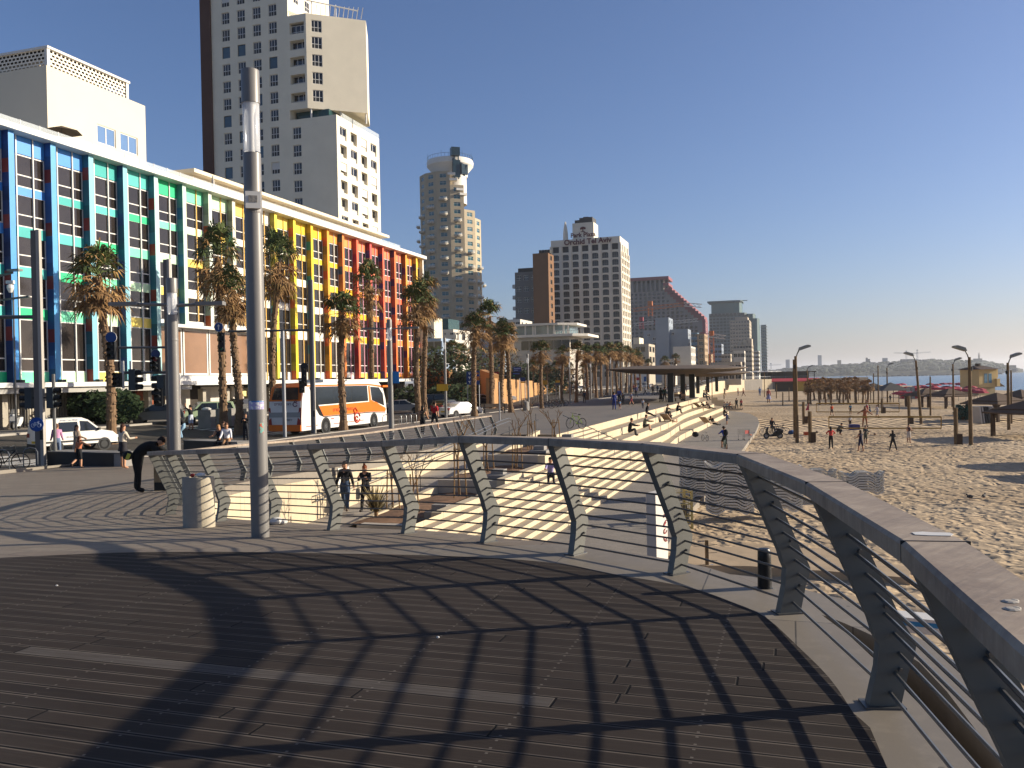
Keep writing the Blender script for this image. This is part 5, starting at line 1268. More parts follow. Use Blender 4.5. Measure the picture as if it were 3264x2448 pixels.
far('clock_tower', 'thin dark twin topped church tower on the skyline', 'tower', 2762, 2767, 1142, 2400, ms_[2]); far('clock_tower', 'tan square tower next to the thin dark church tower', 'tower', 2769, 2774, 1146, 2400, ms_[1])
t = thing('minaret', 'slim minaret spire on top of the old town headland', 'tower', tuple(D(3121, 1150, 2330)))
v = D(3121, 1150, 2330); MB().lathe([(2.2, -10), (2.2, 13), (3, 13.2), (3, 14.5), (1.6, 14.6), (1.5, 19), (0, 24)], 10, tuple(v)).build('shaft', ms_[0], t, True)
far('fortress', 'broad grey building crowning the old town headland', 'building', 3105, 3130, 1145, 2320, ms_[1], 12); far('far_hall', 'long dark flat building on the headland ridge', 'building', 2872, 2918, 1147, 2330, ms_[2], 12)
far('harbour_hall', 'low dark harbour building at the tip of the headland', 'building', 3215, 3238, 1166, 2300, ms_[2], 16)
p, q = D(2790, 1200, 1500), D(3190, 1200, 1500)
mb = MB(); 
for k in range(90): v = Vector(p).lerp(q, k/89); mb.ball((v.x+rh.uniform(-2, 2), v.y+rh.uniform(-4, 4), -5.4), (rh.uniform(3, 6), rh.uniform(3, 6), rh.uniform(1.6, 2.6)), 6, 4)
tag(mb.build('breakwater', M('breakwater_rock', '5d5a55', .95, .3, .2)), 'long low dark rock breakwater out in the sea', 'breakwater')
# ---------------------------------------------------------------- air
hz_ = bpy.data.materials.new('haze'); hz_.use_nodes = True; nt = hz_.node_tree; nt.nodes.clear()
out = nt.nodes.new('ShaderNodeOutputMaterial'); pv = nt.nodes.new('ShaderNodeVolumePrincipled'); pv.inputs['Density'].default_value = .00011; pv.inputs['Color'].default_value = (.86, .9, .96, 1); pv.inputs['Anisotropy'].default_value = .35
nt.links.new(pv.outputs[0], out.inputs['Volume'])
hzo = MB().box((-12500, -12500, -7.6), (12500, 12500, 128)).build('haze', hz_); hzo['kind'] = 'stuff'; hzo['label'] = 'pale sea haze in the air'
# ================================================================ PALMS
BARK = M('palm_bark', '7a624a', .95, .3, 5, .6, 14); SKIRT = M('dry_palm_leaf', '94724a', .9, .3, 1.5); FROND = M('palm_leaf', '4f5c30', .75, .3, 1.2); DRYTIP = M('dry_leaf_tip', 'a3824f', .9, .2, 2)
def fan(mb, o, d, L, blade, droop, mi, mt, rg, nb=13, spread=1.9):
    """one fan leaf: stalk along d from o, then a spray of narrow blades that droop at the tips"""
    d = d.normalized(); up = Vector((0, 0, 1)); s = d.cross(up); s = s.normalized() if s.length > .05 else Vector((1, 0, 0)); w = s.cross(d).normalized()
    e = o+d*L+Vector((0, 0, -droop*L*L*.25)); mb.tube([o, (o+e)/2+Vector((0, 0, .05)), e], [.03, .024, .016], 4, mi, False)
    for k in range(nb):
        a = spread*(k/(nb-1)-.5)*1.6; q = (d*math.cos(a)+s*math.sin(a)+w*rg.uniform(-.16, .2)).normalized(); bl = blade*(1-.22*abs(k/(nb-1)-.5)*2)*rg.uniform(.8, 1.1)
        t = q.cross(w).normalized()*.05*blade; m_ = e+q*bl*.55+Vector((0, 0, -.06*droop)); tip = e+q*bl*.92+Vector((0, 0, -(.2+.35*rg.random())*droop*bl-.1*bl))
        n = len(mb.v); mb.v += [tuple(e), tuple(m_+t), tuple(tip), tuple(m_-t)]; mb.f += [(n, n+1, n+3), (n+1, n+2, n+3)]; mb.m += [mi, mt]
def palm_meshes(seed, H, bend, crown=1.0, green=30, dry=46, skirt=22, all_dry=False):
    rg = random.Random(seed); tr = MB(); pts = []; rs = []
    for k in range(12):
        s = k/11; pts.append(Vector((bend*s*s+.06*math.sin(s*7+seed), .05*math.sin(s*5), H*s))); rs.append((.3 if k == 0 else .21-.06*s)*(1+.05*rg.uniform(-1, 1)))
    tr.tube(pts, rs, 10)
    for k in range(int(H*26)):        # leaf scars
        s = rg.random()**.8; i = min(10, int(s*11)); p = pts[i].lerp(pts[i+1], s*11-i); r = .2-.06*s; a = rg.random()*6.28; n = Vector((math.cos(a), math.sin(a), 0))
        tr.obb(p+n*(r+.005), (.06, .13, .09), Matrix.Rotation(a, 3, 'Z') @ Matrix.Rotation(-.5, 3, 'Y'))
    top = pts[-1]; cr = MB(); sk = MB()
    for k in range(dry):
        a = rg.random()*6.28; el = rg.uniform(-.75, .3); d = Vector((math.cos(a)*math.cos(el), math.sin(a)*math.cos(el), math.sin(el)))
        fan(cr if True else sk, top+Vector((0, 0, rg.uniform(-.7, .1))), d, rg.uniform(.6, 1.0)*crown, .85*crown, .75, 1, 1 if rg.random() < .8 else 2, rg, 10)
    for k in range(green):
        a = k*2.399+rg.random()*.4; el = R(8+75*rg.random()**1.1); d = Vector((math.cos(a)*math.cos(el), math.sin(a)*math.cos(el), math.sin(el)))
        fan(cr, top+Vector((0, 0, .15+.2*rg.random())), d, rg.uniform(.6, 1.0)*crown, .95*crown, .9, 1 if all_dry else 0, 1 if all_dry or rg.random() < .3 else (2 if rg.random() < .35 else 0), rg, 13)
    for k in range(skirt):
        a = rg.random()*6.28; z = -rg.uniform(.2, 1.3)*crown; d = Vector((math.cos(a)*.42, math.sin(a)*.42, -1))
        fan(sk, top+Vector((math.cos(a)*.12, math.sin(a)*.12, z+.5)), d, .3*crown, .55*crown, .4, 0, 0, rg, 8, 1.0)
    return tr.mesh('trunk', BARK), cr.mesh('crown', [FROND, SKIRT, DRYTIP]), sk.mesh('skirt', SKIRT)
PALMS = {}
def palm(label, loc, kind=0, rz=0, s=1.0, sz=None, group='fan palms along the street'):
    if kind not in PALMS:
        H, b, c, g, dr, sk, ad = [(6.6, .1, 1.0, 34, 34, 16, False), (6.6, .5, 1.0, 28, 42, 24, False), (6.6, -.35, .95, 36, 24, 34, False), (6.6, .2, .9, 22, 46, 26, False), (3.9, .1, .95, 16, 46, 26, True)][kind]
        PALMS[kind] = palm_meshes(kind*7+1, H, b, c, g, dr, sk, ad)
    t = thing('palm_tree', label, 'palm tree', loc, rz, group); tr, cr, sk = PALMS[kind]
    for nm, me in (('trunk', tr), ('crown', cr), ('skirt', sk)): put(nm, me, t)
    t.scale = (s, s, sz or s); return t
def pl(x, yb, yt, label, kind, rz=0, z=-1.5, d=None, **k):   # x, foot row, crown centre row in the photo
    p = G(x, yb, z) if d is None else D(x, 1200, d); p.z = z
    if d and p.x < -29: p.z = SZ(p.x)
    z = p.z
    dd = p.dot(FW); H = (yb-yt)*dd/F if d is None else EYE-z+(1214-.021*(x-1632)-yt)*dd/F
    s = min(1.35, max(.75, H/6.7)); return palm(label, tuple(p), kind, rz, s, H/6.7, **k)
pl(1092, 1372, 1000, 'shaggy fan palm right in front of the bus, trunk crossing its side', 0, .3)
pl(1190, 1330, 905, 'slim fan palm behind the bus roof with its crown before the orange fins', 2, 1.2, -1.6, 92)
pl(712, 1330, 815, 'tall fan palm with a long ragged crown to the left of the near lamp', 1, 2.6, -1.6, 63)
pl(757, 1320, 930, 'lower leaning fan palm half hidden behind the near lamp', 3, 4.0, -1.6, 60)
pl(868, 1330, 830, 'fan palm whose brown crown shows just right of the near lamp', 1, .9, -1.6, 72)
pl(355, 1310, 880, 'leaning fan palm with a dark skirt, growing from the round green bush', 1, 3.5, -1.6, 51)
pl(1330, 1340, 970, 'big bushy fan palm at the end corner of the rainbow hotel', 0, 1.1, d=76)
pl(1352, 1320, 935, 'thin trunked fan palm just behind the bushy corner one', 3, .2, d=88)
pl(1513, 1327, 1048, 'fan palm standing beside the white parked saloon car', 2, 2.2)
pl(1567, 1290, 1010, 'slender palm poking above its neighbours against the sky', 0, 3.1, d=105)
pl(1598, 1295, 1060, 'fan palm with drooping brown fronds behind the bench', 3, .8, d=92)
pl(1628, 1315, 1072, 'fan palm nearest the grey litter bin, trunk pale at the foot', 2, .1)
pl(1727, 1302, 1118, 'fan palm beside the parked bicycles', 0, 1.9); pl(1792, 1288, 1128, 'fan palm just past the parked bicycles', 3, .6)
pl(1838, 1283, 1118, 'fan palm by the street bench with the standing person', 2, 2.7); pl(1872, 1274, 1125, 'fan palm next along after the street bench', 0, 4.4)
rp_ = random.Random(2)
for k, (x, yb, yt) in enumerate(((1900, 1268, 1122), (1917, 1264, 1128), (1935, 1260, 1118), (1950, 1258, 1115), (1966, 1256, 1120), (1980, 1254, 1116), (1996, 1252, 1124), (2012, 1250, 1128), (2026, 1248, 1132), (2042, 1246, 1140))):
    pl(x, yb, yt, 'brown crowned fan palm in the dense far row before the arched hotel', k % 4, k*1.7)
for k, (x, yt, d) in enumerate(((1440, 1115, 130), (1460, 1122, 135), (1700, 1165, 150), (1745, 1170, 160), (1775, 1168, 165), (1820, 1172, 170), (1860, 1175, 180), (1890, 1170, 185), (2065, 1160, 240), (2120, 1152, 260), (2150, 1145, 280), (2235, 1175, 330), (2300, 1178, 340), (2330, 1180, 350))):
    pl(x, 1250, yt, 'small palm beyond the street, low among the far buildings', k % 4, k*.9, -1.6, d, group='small palms beyond the street')
# brown dry palms in a clump on the beach
for k in range(22):
    x = 2568+(k % 11)*20+rp_.uniform(-7, 7); d = (165, 190)[k//11]+rp_.uniform(-5, 5); p = D(x, 1200, d)
    palm('dry brown palm in the clump standing on the sand', (p.x, p.y, -4.25), 4, k*1.3, rp_.uniform(.82, 1.02), group='brown dry palms on the beach')
# ---------------------------------------------------------------- bushes and bare shrubs
LEAFG = M('hedge_leaf', '2f4022', .8, .35, 2.5); TWIG = M('bare_twig', '7d6448', .9, .2, 6)
def bush(name, label, loc, rx_, ry_, h, n, leaf, seed, mat=None, cat='bush'):
    rg = random.Random(seed); mb = MB(); t = thing(name, label, cat, loc)
    lob = [(rg.uniform(-.6, .6)*rx_, rg.uniform(-.6, .6)*ry_, h*rg.uniform(.35, .62), rg.uniform(.35, .6)) for _ in range(9)]
    for k in range(n):
        lx, ly, lz, lr = rg.choice(lob); a, b = rg.random()*6.28, math.asin(rg.uniform(-1, 1)); q = Vector((math.cos(a)*math.cos(b)*rx_*lr, math.sin(a)*math.cos(b)*ry_*lr, math.sin(b)*h*.42))*rg.uniform(.75, 1.05); c = Vector((lx, ly, lz))+q
        if c.z < .04: c.z = .04+.2*rg.random()
        u = Vector((rg.uniform(-1, 1), rg.uniform(-1, 1), rg.uniform(-.6, 1))).normalized(); v = u.orthogonal().normalized(); s = leaf*rg.uniform(.6, 1.3); mb.q(c-v*s*.35, c+u*s*.6, c+v*s*.35, c-u*s*.6)
    mb.build('foliage', mat or LEAFG, t); st = MB()
    for k in range(7): a = k*.9; st.tube([(0, 0, -.1), (math.cos(a)*rx_*.3, math.sin(a)*ry_*.3, h*.4), (math.cos(a)*rx_*.6, math.sin(a)*ry_*.6, h*.7)], [.06, .04, .015], 5)
    st.build('stem', TWIG, t); return t
bush('bush', 'big round dark green bush on the traffic island beyond the white van', tuple(GS(385, 1350)), 3.6, 2.3, 2.6, 5200, .3, 1)
bush('bush', 'lower dark green bush to the left of the big round bush', tuple(GS(318, 1350)), 1.9, 1.5, 1.9, 2200, .28, 2)
for k, (x, y, d, rx_, h, lb) in enumerate(((1455, 1190, 120, 6, 8, 'tall loose dark green tree mass above the ochre walls'), (1500, 1215, 118, 4, 4.5, 'dark shrub beside the blue direction sign'), (1555, 1160, 170, 7, 10, 'dark rounded tree behind the low signs'), (1390, 1245, 105, 5, 3, 'dry brown shrub below the ochre wall'), (1690, 1195, 165, 9, 7, 'dark green tree mass below the low white restaurant'), (1760, 1200, 175, 8, 6, 'shrub bank behind the bicycle palms'))):
    p = D(x, 1200, d); bush('shrub', lb, (p.x, p.y, -1.6), rx_, rx_*.7, h, 1900, .5, 20+k, M('shrub_leaf_%d' % (k % 3), ('39462a', '2f3b25', '5a4c36')[(k if k < 3 else (2 if k == 3 else k-4)) % 3], .85, .35, 1.2), 'shrub')
def bare(label, loc, h, seed, stakes=True):
    rg = random.Random(seed); t = thing('sapling', label, 'sapling', loc, 0, 'bare saplings in the planting beds'); mb = MB()
    def grow(p, d, L, r, n):
        q = p+d*L; mb.tube([p, (p+q)/2+Vector((rg.uniform(-.03, .03), rg.uniform(-.03, .03), 0)), q], [r, r*.85, r*.7], 5)
        if n:
            for k in range(rg.choice((2, 3, 3))):
                e = (d+Vector((rg.uniform(-.8, .8), rg.uniform(-.8, .8), rg.uniform(-.1, .5)))).normalized(); grow(q, e, L*rg.uniform(.5, .8), r*.62, n-1)
    grow(Vector((0, 0, 0)), Vector((rg.uniform(-.1, .1), rg.uniform(-.1, .1), 1)).normalized(), h*.42, .045, 3); mb.build('branches', TWIG, t)
    if stakes:
        for a in (0, 2.1, 4.2): MB().tube([(.28*math.cos(a), .28*math.sin(a), -.05), (.2*math.cos(a), .2*math.sin(a), h*.62)], .028, 5).build('stake', M('stake_wood', '9c7c52', .9, .15, 3), t)
        MB().tube([(.21*math.cos(k*.7), .21*math.sin(k*.7), h*.55) for k in range(10)], .012, 4).build('tie', TWIG, t)
bare('bare staked sapling by the ramp curb, the one nearest the walking couple', (-14.0, 28.6, -2.9), 2.3, 1)
bare('bare sapling in the nearest planting bed, closest to its end wall', (-12.6, 27.2, -2.75), 2.0, 2)
bare('tall staked sapling in the middle of the nearest bed', (-12.3, 31.0, -2.75), 3.3, 3)
bare('staked sapling in the second planting bed', (-12.9, 36.0, -2.35), 2.6, 4); bare('sapling at the back edge of the second bed with upright twigs', (-12.2, 38.0, -2.35), 2.6, 5)
bare('sapling in the farthest planting bed near the ramp head', (-12.8, 42.4, -1.95), 2.5, 6); bare('sapling with forked crown at the end of the farthest bed', (-12.1, 44.6, -1.95), 2.4, 7)
def spiky(label, loc, n, L, seed):
    rg = random.Random(seed); mb = MB()
    for k in range(n):
        a = rg.random()*6.28; el = rg.uniform(.25, 1.45); d = Vector((math.cos(a)*math.cos(el), math.sin(a)*math.cos(el), math.sin(el))); s = Vector((-math.sin(a), math.cos(a), 0))*.022; l = L*rg.uniform(.6, 1.1); p = Vector((0, 0, .05)); m_ = p+d*l*.55; e = p+d*l+Vector((0, 0, -.22*l*math.cos(el)))
        mb.q(p-s, p+s, m_+s*.9, m_-s*.9, mi=0); mb.q(m_-s*.9, m_+s*.9, e, mi=1)
    t = thing('spiky_plant', label, 'plant', loc); mb.build('leaves', [M('spiky_leaf', '75694a', .8, .3, 5), M('spiky_tip', 'a08f62', .85, .2, 5)], t); MB().tube([(0, 0, -.1), (0, 0, .12)], .07, 8).build('stem', TWIG, t)
spiky('bushy grey green spiky plant at the near end of the planting beds', (-13.4, 26.1, -2.72), 130, 1.15, 3)
spiky('little dry tuft growing in the sand by the lower path', tuple(G(2085, 1700, -4.1)), 40, .5, 5)
# ================================================================ VEHICLES
TYRE = M('tyre_rubber', '1b1b1b', .9, .1); RIM = M('wheel_rim', '8f9092', .4, .1, metal=.5); CGL = M('car_glass', '1a2023', .08, .2, .5, spec=.6); LAMPW = M('headlight', 'cfd3d6', .2, .1); LAMPR = M('taillight', '8e1f1c', .35, .1); PLATE = M('plate_yellow', 'd8b53a', .6, .05)
def wheel(par, x, y, r, w, s):
    t = MB(); prof_ = [(r*.62, -w/2), (r*.9, -w/2), (r, -w/2+.03), (r, w/2-.03), (r*.9, w/2), (r*.62, w/2)]; t.lathe(prof_, 24); t.xf(Matrix.Rotation(R(90), 4, 'Y'))
    wh = t.build('wheel', TYRE, par, smooth=True, loc=(x, y, r)); m = MB(); m.lathe([(0, w*.32), (r*.18, w*.42), (r*.5, w*.3), (r*.66, w*.45), (r*.64, -w*.4), (0, -w*.4)], 20)
    for k in range(5): a = 2*math.pi*k/5; m.obb((math.cos(a)*r*.38, math.sin(a)*r*.38, w*.36), (r*.5, r*.13, .03), a)
    m.xf(Matrix.Rotation(R(90)*(1 if s > 0 else -1), 4, 'Y')); m.build('rim', RIM, wh)
CARS = {'sedan': (4.6, 1.8, [(-2.3, .35), (-2.28, .72), (-2.15, .95), (-1.55, 1.02), (-.75, 1.42), (.35, 1.45), (1.15, 1.0), (2.05, .86), (2.28, .66), (2.3, .33)], (-1.5, -.72, .38, 1.12), 1.0, 1.42, .32, 1.38),
        'hatch': (4.1, 1.75, [(-2.05, .35), (-2.03, .85), (-1.9, 1.0), (-1.6, 1.45), (.2, 1.5), (1.0, 1.05), (1.85, .9), (2.03, .68), (2.05, .33)], (-1.88, -1.5, .22, .97), 1.02, 1.46, .31, 1.25),
        'suv': (4.4, 1.85, [(-2.2, .42), (-2.2, .95), (-2.1, 1.1), (-1.95, 1.72), (.4, 1.76), (1.1, 1.15), (1.95, 1.05), (2.18, .8), (2.2, .4)], (-2.08, -1.85, .42, 1.06), 1.12, 1.7, .36, 1.32),
        'van': (4.15, 1.72, [(-2.05, .4), (-2.05, 1.0), (-2.0, 1.72), (-1.9, 1.8), (.15, 1.82), (.5, 1.68), (1.15, 1.12), (1.8, .98), (2.05, .75), (2.08, .38)], (-1.98, -1.8, .52, 1.15), 1.1, 1.66, .31, 1.28)}
def car(label, kind, loc, rz, col, group=None, name='parked_car', cat='car', text_=None):
    """built pointing along +y; rz turns it"""
    Lc, W_, pf, gl, zb, zt, r, wb = CARS[kind]; t = thing(name, label, cat, loc, rz, group); pm = mh(col, .3, .03)
    mb = MB(); n = len(pf); hw = W_/2
    def wid(z): return hw if z < zb else hw-(z-zb)*.26
    ring = []
    for s in (1, -1):
        for ins, dx in ((.06, 0), (0, 0)):
            pass
    # body shell: inset edge loops give soft shoulders
    layers = [(-1, .035), (-1, 0), (1, 0), (1, .035)]
    for s, ins in ((-1, 1), (-1, 0), (1, 0), (1, 1)):
        for y, z in pf:
            yy = y*(.985 if ins else 1); zz = z-(.03 if ins and z > .5 else 0); w_ = wid(z)-(0 if ins else .05)
            mb.v.append((s*w_, yy if not ins else yy, z if not ins else zz))
    def lay(a, b):
        for i in range(n): mb.f.append((a*n+i, a*n+(i+1) % n, b*n+(i+1) % n, b*n+i)); mb.m.append(0)
    lay(0, 1); lay(1, 2); lay(2, 3); mb.f += [tuple(range(n)), tuple(reversed(range(3*n, 4*n)))]; mb.m += [0, 0]
    mb.build('body', pm, t, smooth=True)
    y0, y1, y2, y3 = gl
    for s in (-1, 1):
        e = .012*s; P_ = lambda y, z: (s*(wid(z))+e, y, z)
        if kind == 'van': quad = [[P_(.02, zb), P_(1.0, zb), P_(.45, zt-.06), P_(.02, zt-.02)], [P_(-1.1, zb), P_(-.12, zb), P_(-.12, zt-.06), P_(-1.1, zt-.06)]]
        else:
            ym = (y1+y2)/2-.05; quad = [[P_(y0+.12, zb+.02), P_(ym-.04, zb), P_(ym-.04, zt-.04), P_(y1+.1, zt-.04)], [P_(ym+.04, zb), P_(y3-.14, zb), P_(y2-.04, zt-.04), P_(ym+.04, zt-.04)]]
        for q in quad: MB().q(*q).build('side_window', CGL, t)
        m = MB(); m.box((s*(hw-.02), y3-.22, zb), (s*(hw+.14), y3-.12, zb+.13)) if s > 0 else m.box((s*(hw+.14), y3-.22, zb), (s*(hw-.02), y3-.12, zb+.13)); m.build('mirror', DARK, t)
        for y in (-wb, wb): wheel(t, s*(hw-.09), y, r, .2, s)
        for y in (-wb, wb): a = MB(); a.lathe([(r*1.16, 0), (0, 0)], 20); a.xf(Matrix.Translation((s*(hw+.004), y, r*1.02)) @ Matrix.Rotation(R(90)*s, 4, 'Y')); a.build('wheel_arch', DARK, t)
        yb_ = pf[0][0]; yf = pf[-1][0]; a = .0
        MB().box((s*hw*.62 if s > 0 else s*hw*.97, yb_-.012, zb-.28), (s*hw*.97 if s > 0 else s*hw*.62, yb_+.1, zb-.06)).build('taillight', LAMPR, t)
        MB().box((s*hw*.55 if s > 0 else s*hw*.95, yf-.22, .62), (s*hw*.95 if s > 0 else s*hw*.55, yf+.012, .78)).build('headlight', LAMPW, t)
    def zon(y):
        for (a, za), (b, zb_) in zip(pf, pf[1:]):
            if min(a, b) <= y <= max(a, b) and abs(b-a) > 1e-6: return za+(zb_-za)*(y-a)/(b-a)
        return zt
    for nm, a, b in (('rear_window', y0, y1), ('windscreen', y3, y2)):
        sg = -1 if nm == 'rear_window' else 1; za, zc_ = zon(a), zon(b); nn_ = Vector((0, sg*(zc_-za), abs(b-a))).normalized()*.014
        MB().q(*[tuple(Vector(p)+nn_) for p in ((-(wid(za)-.12), a, za+.02), (wid(za)-.12, a, za+.02), (wid(zc_)-.1, b, zc_-.02), (-(wid(zc_)-.1), b, zc_-.02))]).build(nm, CGL, t)
    MB().box((-.26, pf[0][0]-.02, .52), (.26, pf[0][0], .64)).build('number_plate', PLATE, t); MB().box((-hw*.96, pf[0][0]-.03, .3), (hw*.96, pf[0][0]+.1, .48)).build('bumper', DARK if kind in ('van', 'suv') else pm, t)
    MB().box((-hw*.96, pf[-1][0]-.1, .28), (hw*.96, pf[-1][0]+.03, .46)).build('bumper', DARK if kind in ('van', 'suv') else pm, t)
    return t
p = GS(235, 1436)
vt = car('white panel van with small blue side lettering turning beside the street', 'van', tuple(p), -R(20), 'e2ded4', None, 'van', 'van')
for b in (0,): MB().box((.862, -1.9, .52), (.872, 1.5, .62)).build('side_strip', DARK, vt)
for z, s, sz in ((1.72, 'םירפצ רבע יתורש', .13), (.82, '03-5170', .12)):
    text('side_lettering', s, sz, mh('33507a', .6), Matrix.Translation((.875 if z < 1 else .74, -.55, z-.02)) @ Matrix.Rotation(R(90), 4, 'Z') @ Matrix.Rotation(R(90 if z < 1 else 76), 4, 'X'), vt, False, .002)
BX, BY = -32.3, 50.0
# tour bus
bt = thing('tour_bus', 'white and orange tour bus waiting in the street', 'bus', (BX, BY, -1.75), R(.5)); bt.scale = (1, 1.06, 1.02)
ORG = M('bus_orange', 'e0701c', .3, .05); BW = M('bus_white', 'e4e0d8', .3, .03); BG = M('bus_glass', '22282c', .08, .3, .4, spec=.6); DRED = M('bus_red_mark', 'b03a1e', .5)
pf = [(0, .35), (0, 1.2), (.12, 2.4), (.35, 3.15), (.9, 3.42), (4.2, 3.55), (9.8, 3.6), (10.9, 3.45), (11.6, 2.95), (12.0, 2.1), (12.15, 1.2), (12.15, .35)]
def shell(mb, pf, hw, mi=0, ins=.1):
    n = len(pf); o = len(mb.v); cy, cz = 6, 1.9
    for s, a in ((-1, 1), (-1, 0), (1, 0), (1, 1)):
        for y, z in pf:
            k = 1-(0 if a else .018); mb.v.append((s*(hw if a else hw), y, z) if a else (s*(hw-ins), cy+(y-cy)*1.006, cz+(z-cz)*1.012 if z > .5 else z))
    order = [0, 1, 2, 3]
    for a, b in ((0, 1), (1, 2), (2, 3)):
        for i in range(n): mb.f.append((o+a*n+i, o+a*n+(i+1) % n, o+b*n+(i+1) % n, o+b*n+i)); mb.m.append(mi)
    mb.f += [tuple(o+i for i in range(n)), tuple(o+3*n+i for i in reversed(range(n)))]; mb.m += [mi, mi]
mb = MB(); shell(mb, pf, 1.25); mb.build('body', BW, bt, smooth=True)
def side(poly, m, nm, e=1.256): 
    for s in (1, -1): MB().q(*[(s*e, y, z) for y, z in poly]).build(nm, m, bt)
side([(1.15, 3.22), (9.0, 3.22), (9.15, 2.05), (1.75, 1.98), (1.35, 2.6)], BG, 'side_window', 1.258)
side([(.6, 3.34), (9.2, 3.34), (11.2, 3.2), (11.35, 3.05), (9.2, 3.24), (.7, 3.24)], ORG, 'orange_trim')
side([(1.8, 1.9), (9.3, 1.98), (10.4, 1.95), (12.05, 1.3), (11.9, 1.12), (9.6, 1.22), (2.8, 1.2), (2.2, 1.32)], ORG, 'orange_band')
side([(9.15, 3.18), (9.4, 3.2), (9.62, 2.1), (12.0, 1.42), (12.0, 1.3), (9.3, 1.99)], ORG, 'orange_pillar', 1.26)
side([(9.5, 3.12), (10.9, 3.05), (11.55, 2.55), (11.75, 1.6), (9.75, 2.08)], BG, 'cab_window', 1.262)
side([(1.0, 3.2), (1.1, 3.2), (1.7, 1.9), (2.2, 1.28), (2.8, 1.12), (9.6, 1.14), (11.9, 1.04), (11.9, 1.1), (9.6, 1.21), (2.8, 1.19), (2.15, 1.33), (1.6, 1.9)], DARK, 'dark_line', 1.259)
for a, b in ((.5, 2.0), (4.0, 8.4)): side([(a, .62), (b, .66), (b, .61), (a, .57)], DRED, 'red_line', 1.26)
for y in (4.1, 6.6): MB().box((1.262, y, 2.02), (1.266, y+.03, 3.2)).build('window_bar', DARK, bt)
for y in (3.0, 10.0):
    for s in (1, -1):
        a = MB(); a.lathe([(.62, 0), (0, 0)], 24); a.xf(Matrix.Translation((s*1.2635, y, .5)) @ Matrix.Rotation(R(90)*s, 4, 'Y')); a.build('wheel_arch', DARK, bt); wheel(bt, s*1.14, y, .5, .3, s)
BK, BK2 = Matrix.Translation((0, -.06, .03)), Matrix.Translation((0, -.085, .03))
mb = MB(); mb.box((-1.22, -.1, .34), (1.22, .2, .76)); mb.build('rear_bumper', ORG, bt)
MB().q((-1.2, .005, .74), (1.2, .005, .74), (1.2, -.006, 1.2), (-1.2, -.006, 1.2)).xf(BK).build('rear_panel', mh('cfd0d2', .4), bt)
MB().q((-1.18, -.012, 1.2), (1.18, -.012, 1.2), (1.18, .1, 2.32), (-1.18, .1, 2.32)).xf(BK).build('rear_panel', mh('d6d6d6', .4), bt); MB().q((-1.19, -.022, 1.22), (1.19, -.022, 1.22), (1.19, .015, 1.55), (-1.19, .015, 1.55)).xf(BK).build('grey_band', mh('8f9294', .4), bt)
MB().q((-1.02, .085, 2.38), (1.02, .085, 2.38), (.9, .335, 3.16), (-.9, .335, 3.16)).xf(BK2).build('rear_window', BG, bt)
MB().q((-1.22, .072, 2.28), (1.22, .072, 2.28), (1.18, .36, 3.22), (-1.18, .36, 3.22)).xf(BK).build('rear_surround', ORG, bt)
MB().q((-1.18, .33, 3.2), (1.18, .33, 3.2), (1.1, .85, 3.46), (-1.1, .85, 3.46)).xf(BK).build('rear_roof_band', ORG, bt)
for s in (1, -1): MB().q((s*.95, -.04, .72), (s*1.252, -.02, .72), (s*1.252, .05, 1.85), (s*1.1, .03, 1.85)).xf(BK).build('taillight', LAMPR, bt)
MB().box((-1.0, 3.2, 3.5), (1.0, 6.2, 3.72)).build('roof_unit', BW, bt); MB().box((-1.15, 6.2, 3.56), (1.15, 10.6, 3.68)).build('roof_unit', BW, bt)
MB().q((-1.15, 11.0, 3.5), (1.15, 11.0, 3.5), (1.2, 12.12, 2.12), (-1.2, 12.12, 2.12)).build('windscreen', BG, bt)
MB().box((1.2, 11.3, 3.05), (1.42, 12.35, 3.2)).build('mirror_arm', ORG, bt); MB().box((-.26, -.03, .5), (.26, -.014, .61)).build('number_plate', PLATE, bt)
TM = lambda x, y, z: Matrix.Translation((x, y-.075, z)) @ Matrix.Rotation(R(90), 4, 'X')
text('rear_lettering', 'םירוט ןושאר', .26, mh('5a2a52', .6), TM(-.1, -.03, 2.12) @ Matrix.Rotation(R(0), 4, 'X'), bt, False, .004)
text('rear_lettering', 'םילשורי', .2, mh('4a3a3a', .6), TM(.3, -.05, 1.08), bt, False, .004)
SM = lambda y, z: Matrix.Translation((1.268, y, z)) @ Matrix.Rotation(R(90), 4, 'Z') @ Matrix.Rotation(R(90), 4, 'X')
text('side_lettering', 'םירוט ןושאר  תועסה', .34, DRED, SM(5.4, 1.56), bt, False, .003); text('side_lettering', 'www.', .2, DRED, SM(3.9, .98), bt, False, .003)
mb = MB(); mb.tube([(1.268, 7.35+.42*math.cos(a), .88+.36*math.sin(a)) for a in [R(10+22*k) for k in range(16)]], .065, 5); mb.tube([(1.268, 7.0, 1.1), (1.268, 6.85, 1.45), (1.268, 7.1, 1.6), (1.268, 7.4, 1.35)], .06, 5); mb.tube([(1.268, 7.3+.17*math.cos(a), .82+.16*math.sin(a)) for a in [R(40*k) for k in range(9)]], .05, 5); mb.build('side_emblem', DRED, bt)
mb = MB(); mb.tube([(.85+.16*math.cos(a), -.1, 2.1+.14*math.sin(a)) for a in [R(10+22*k) for k in range(16)]], .03, 5); mb.tube([(.72, -.03, 2.25), (.8, 0, 2.34), (.95, -.02, 2.28)], .025, 5); mb.build('rear_emblem', mh('5a2a52', .6), bt)
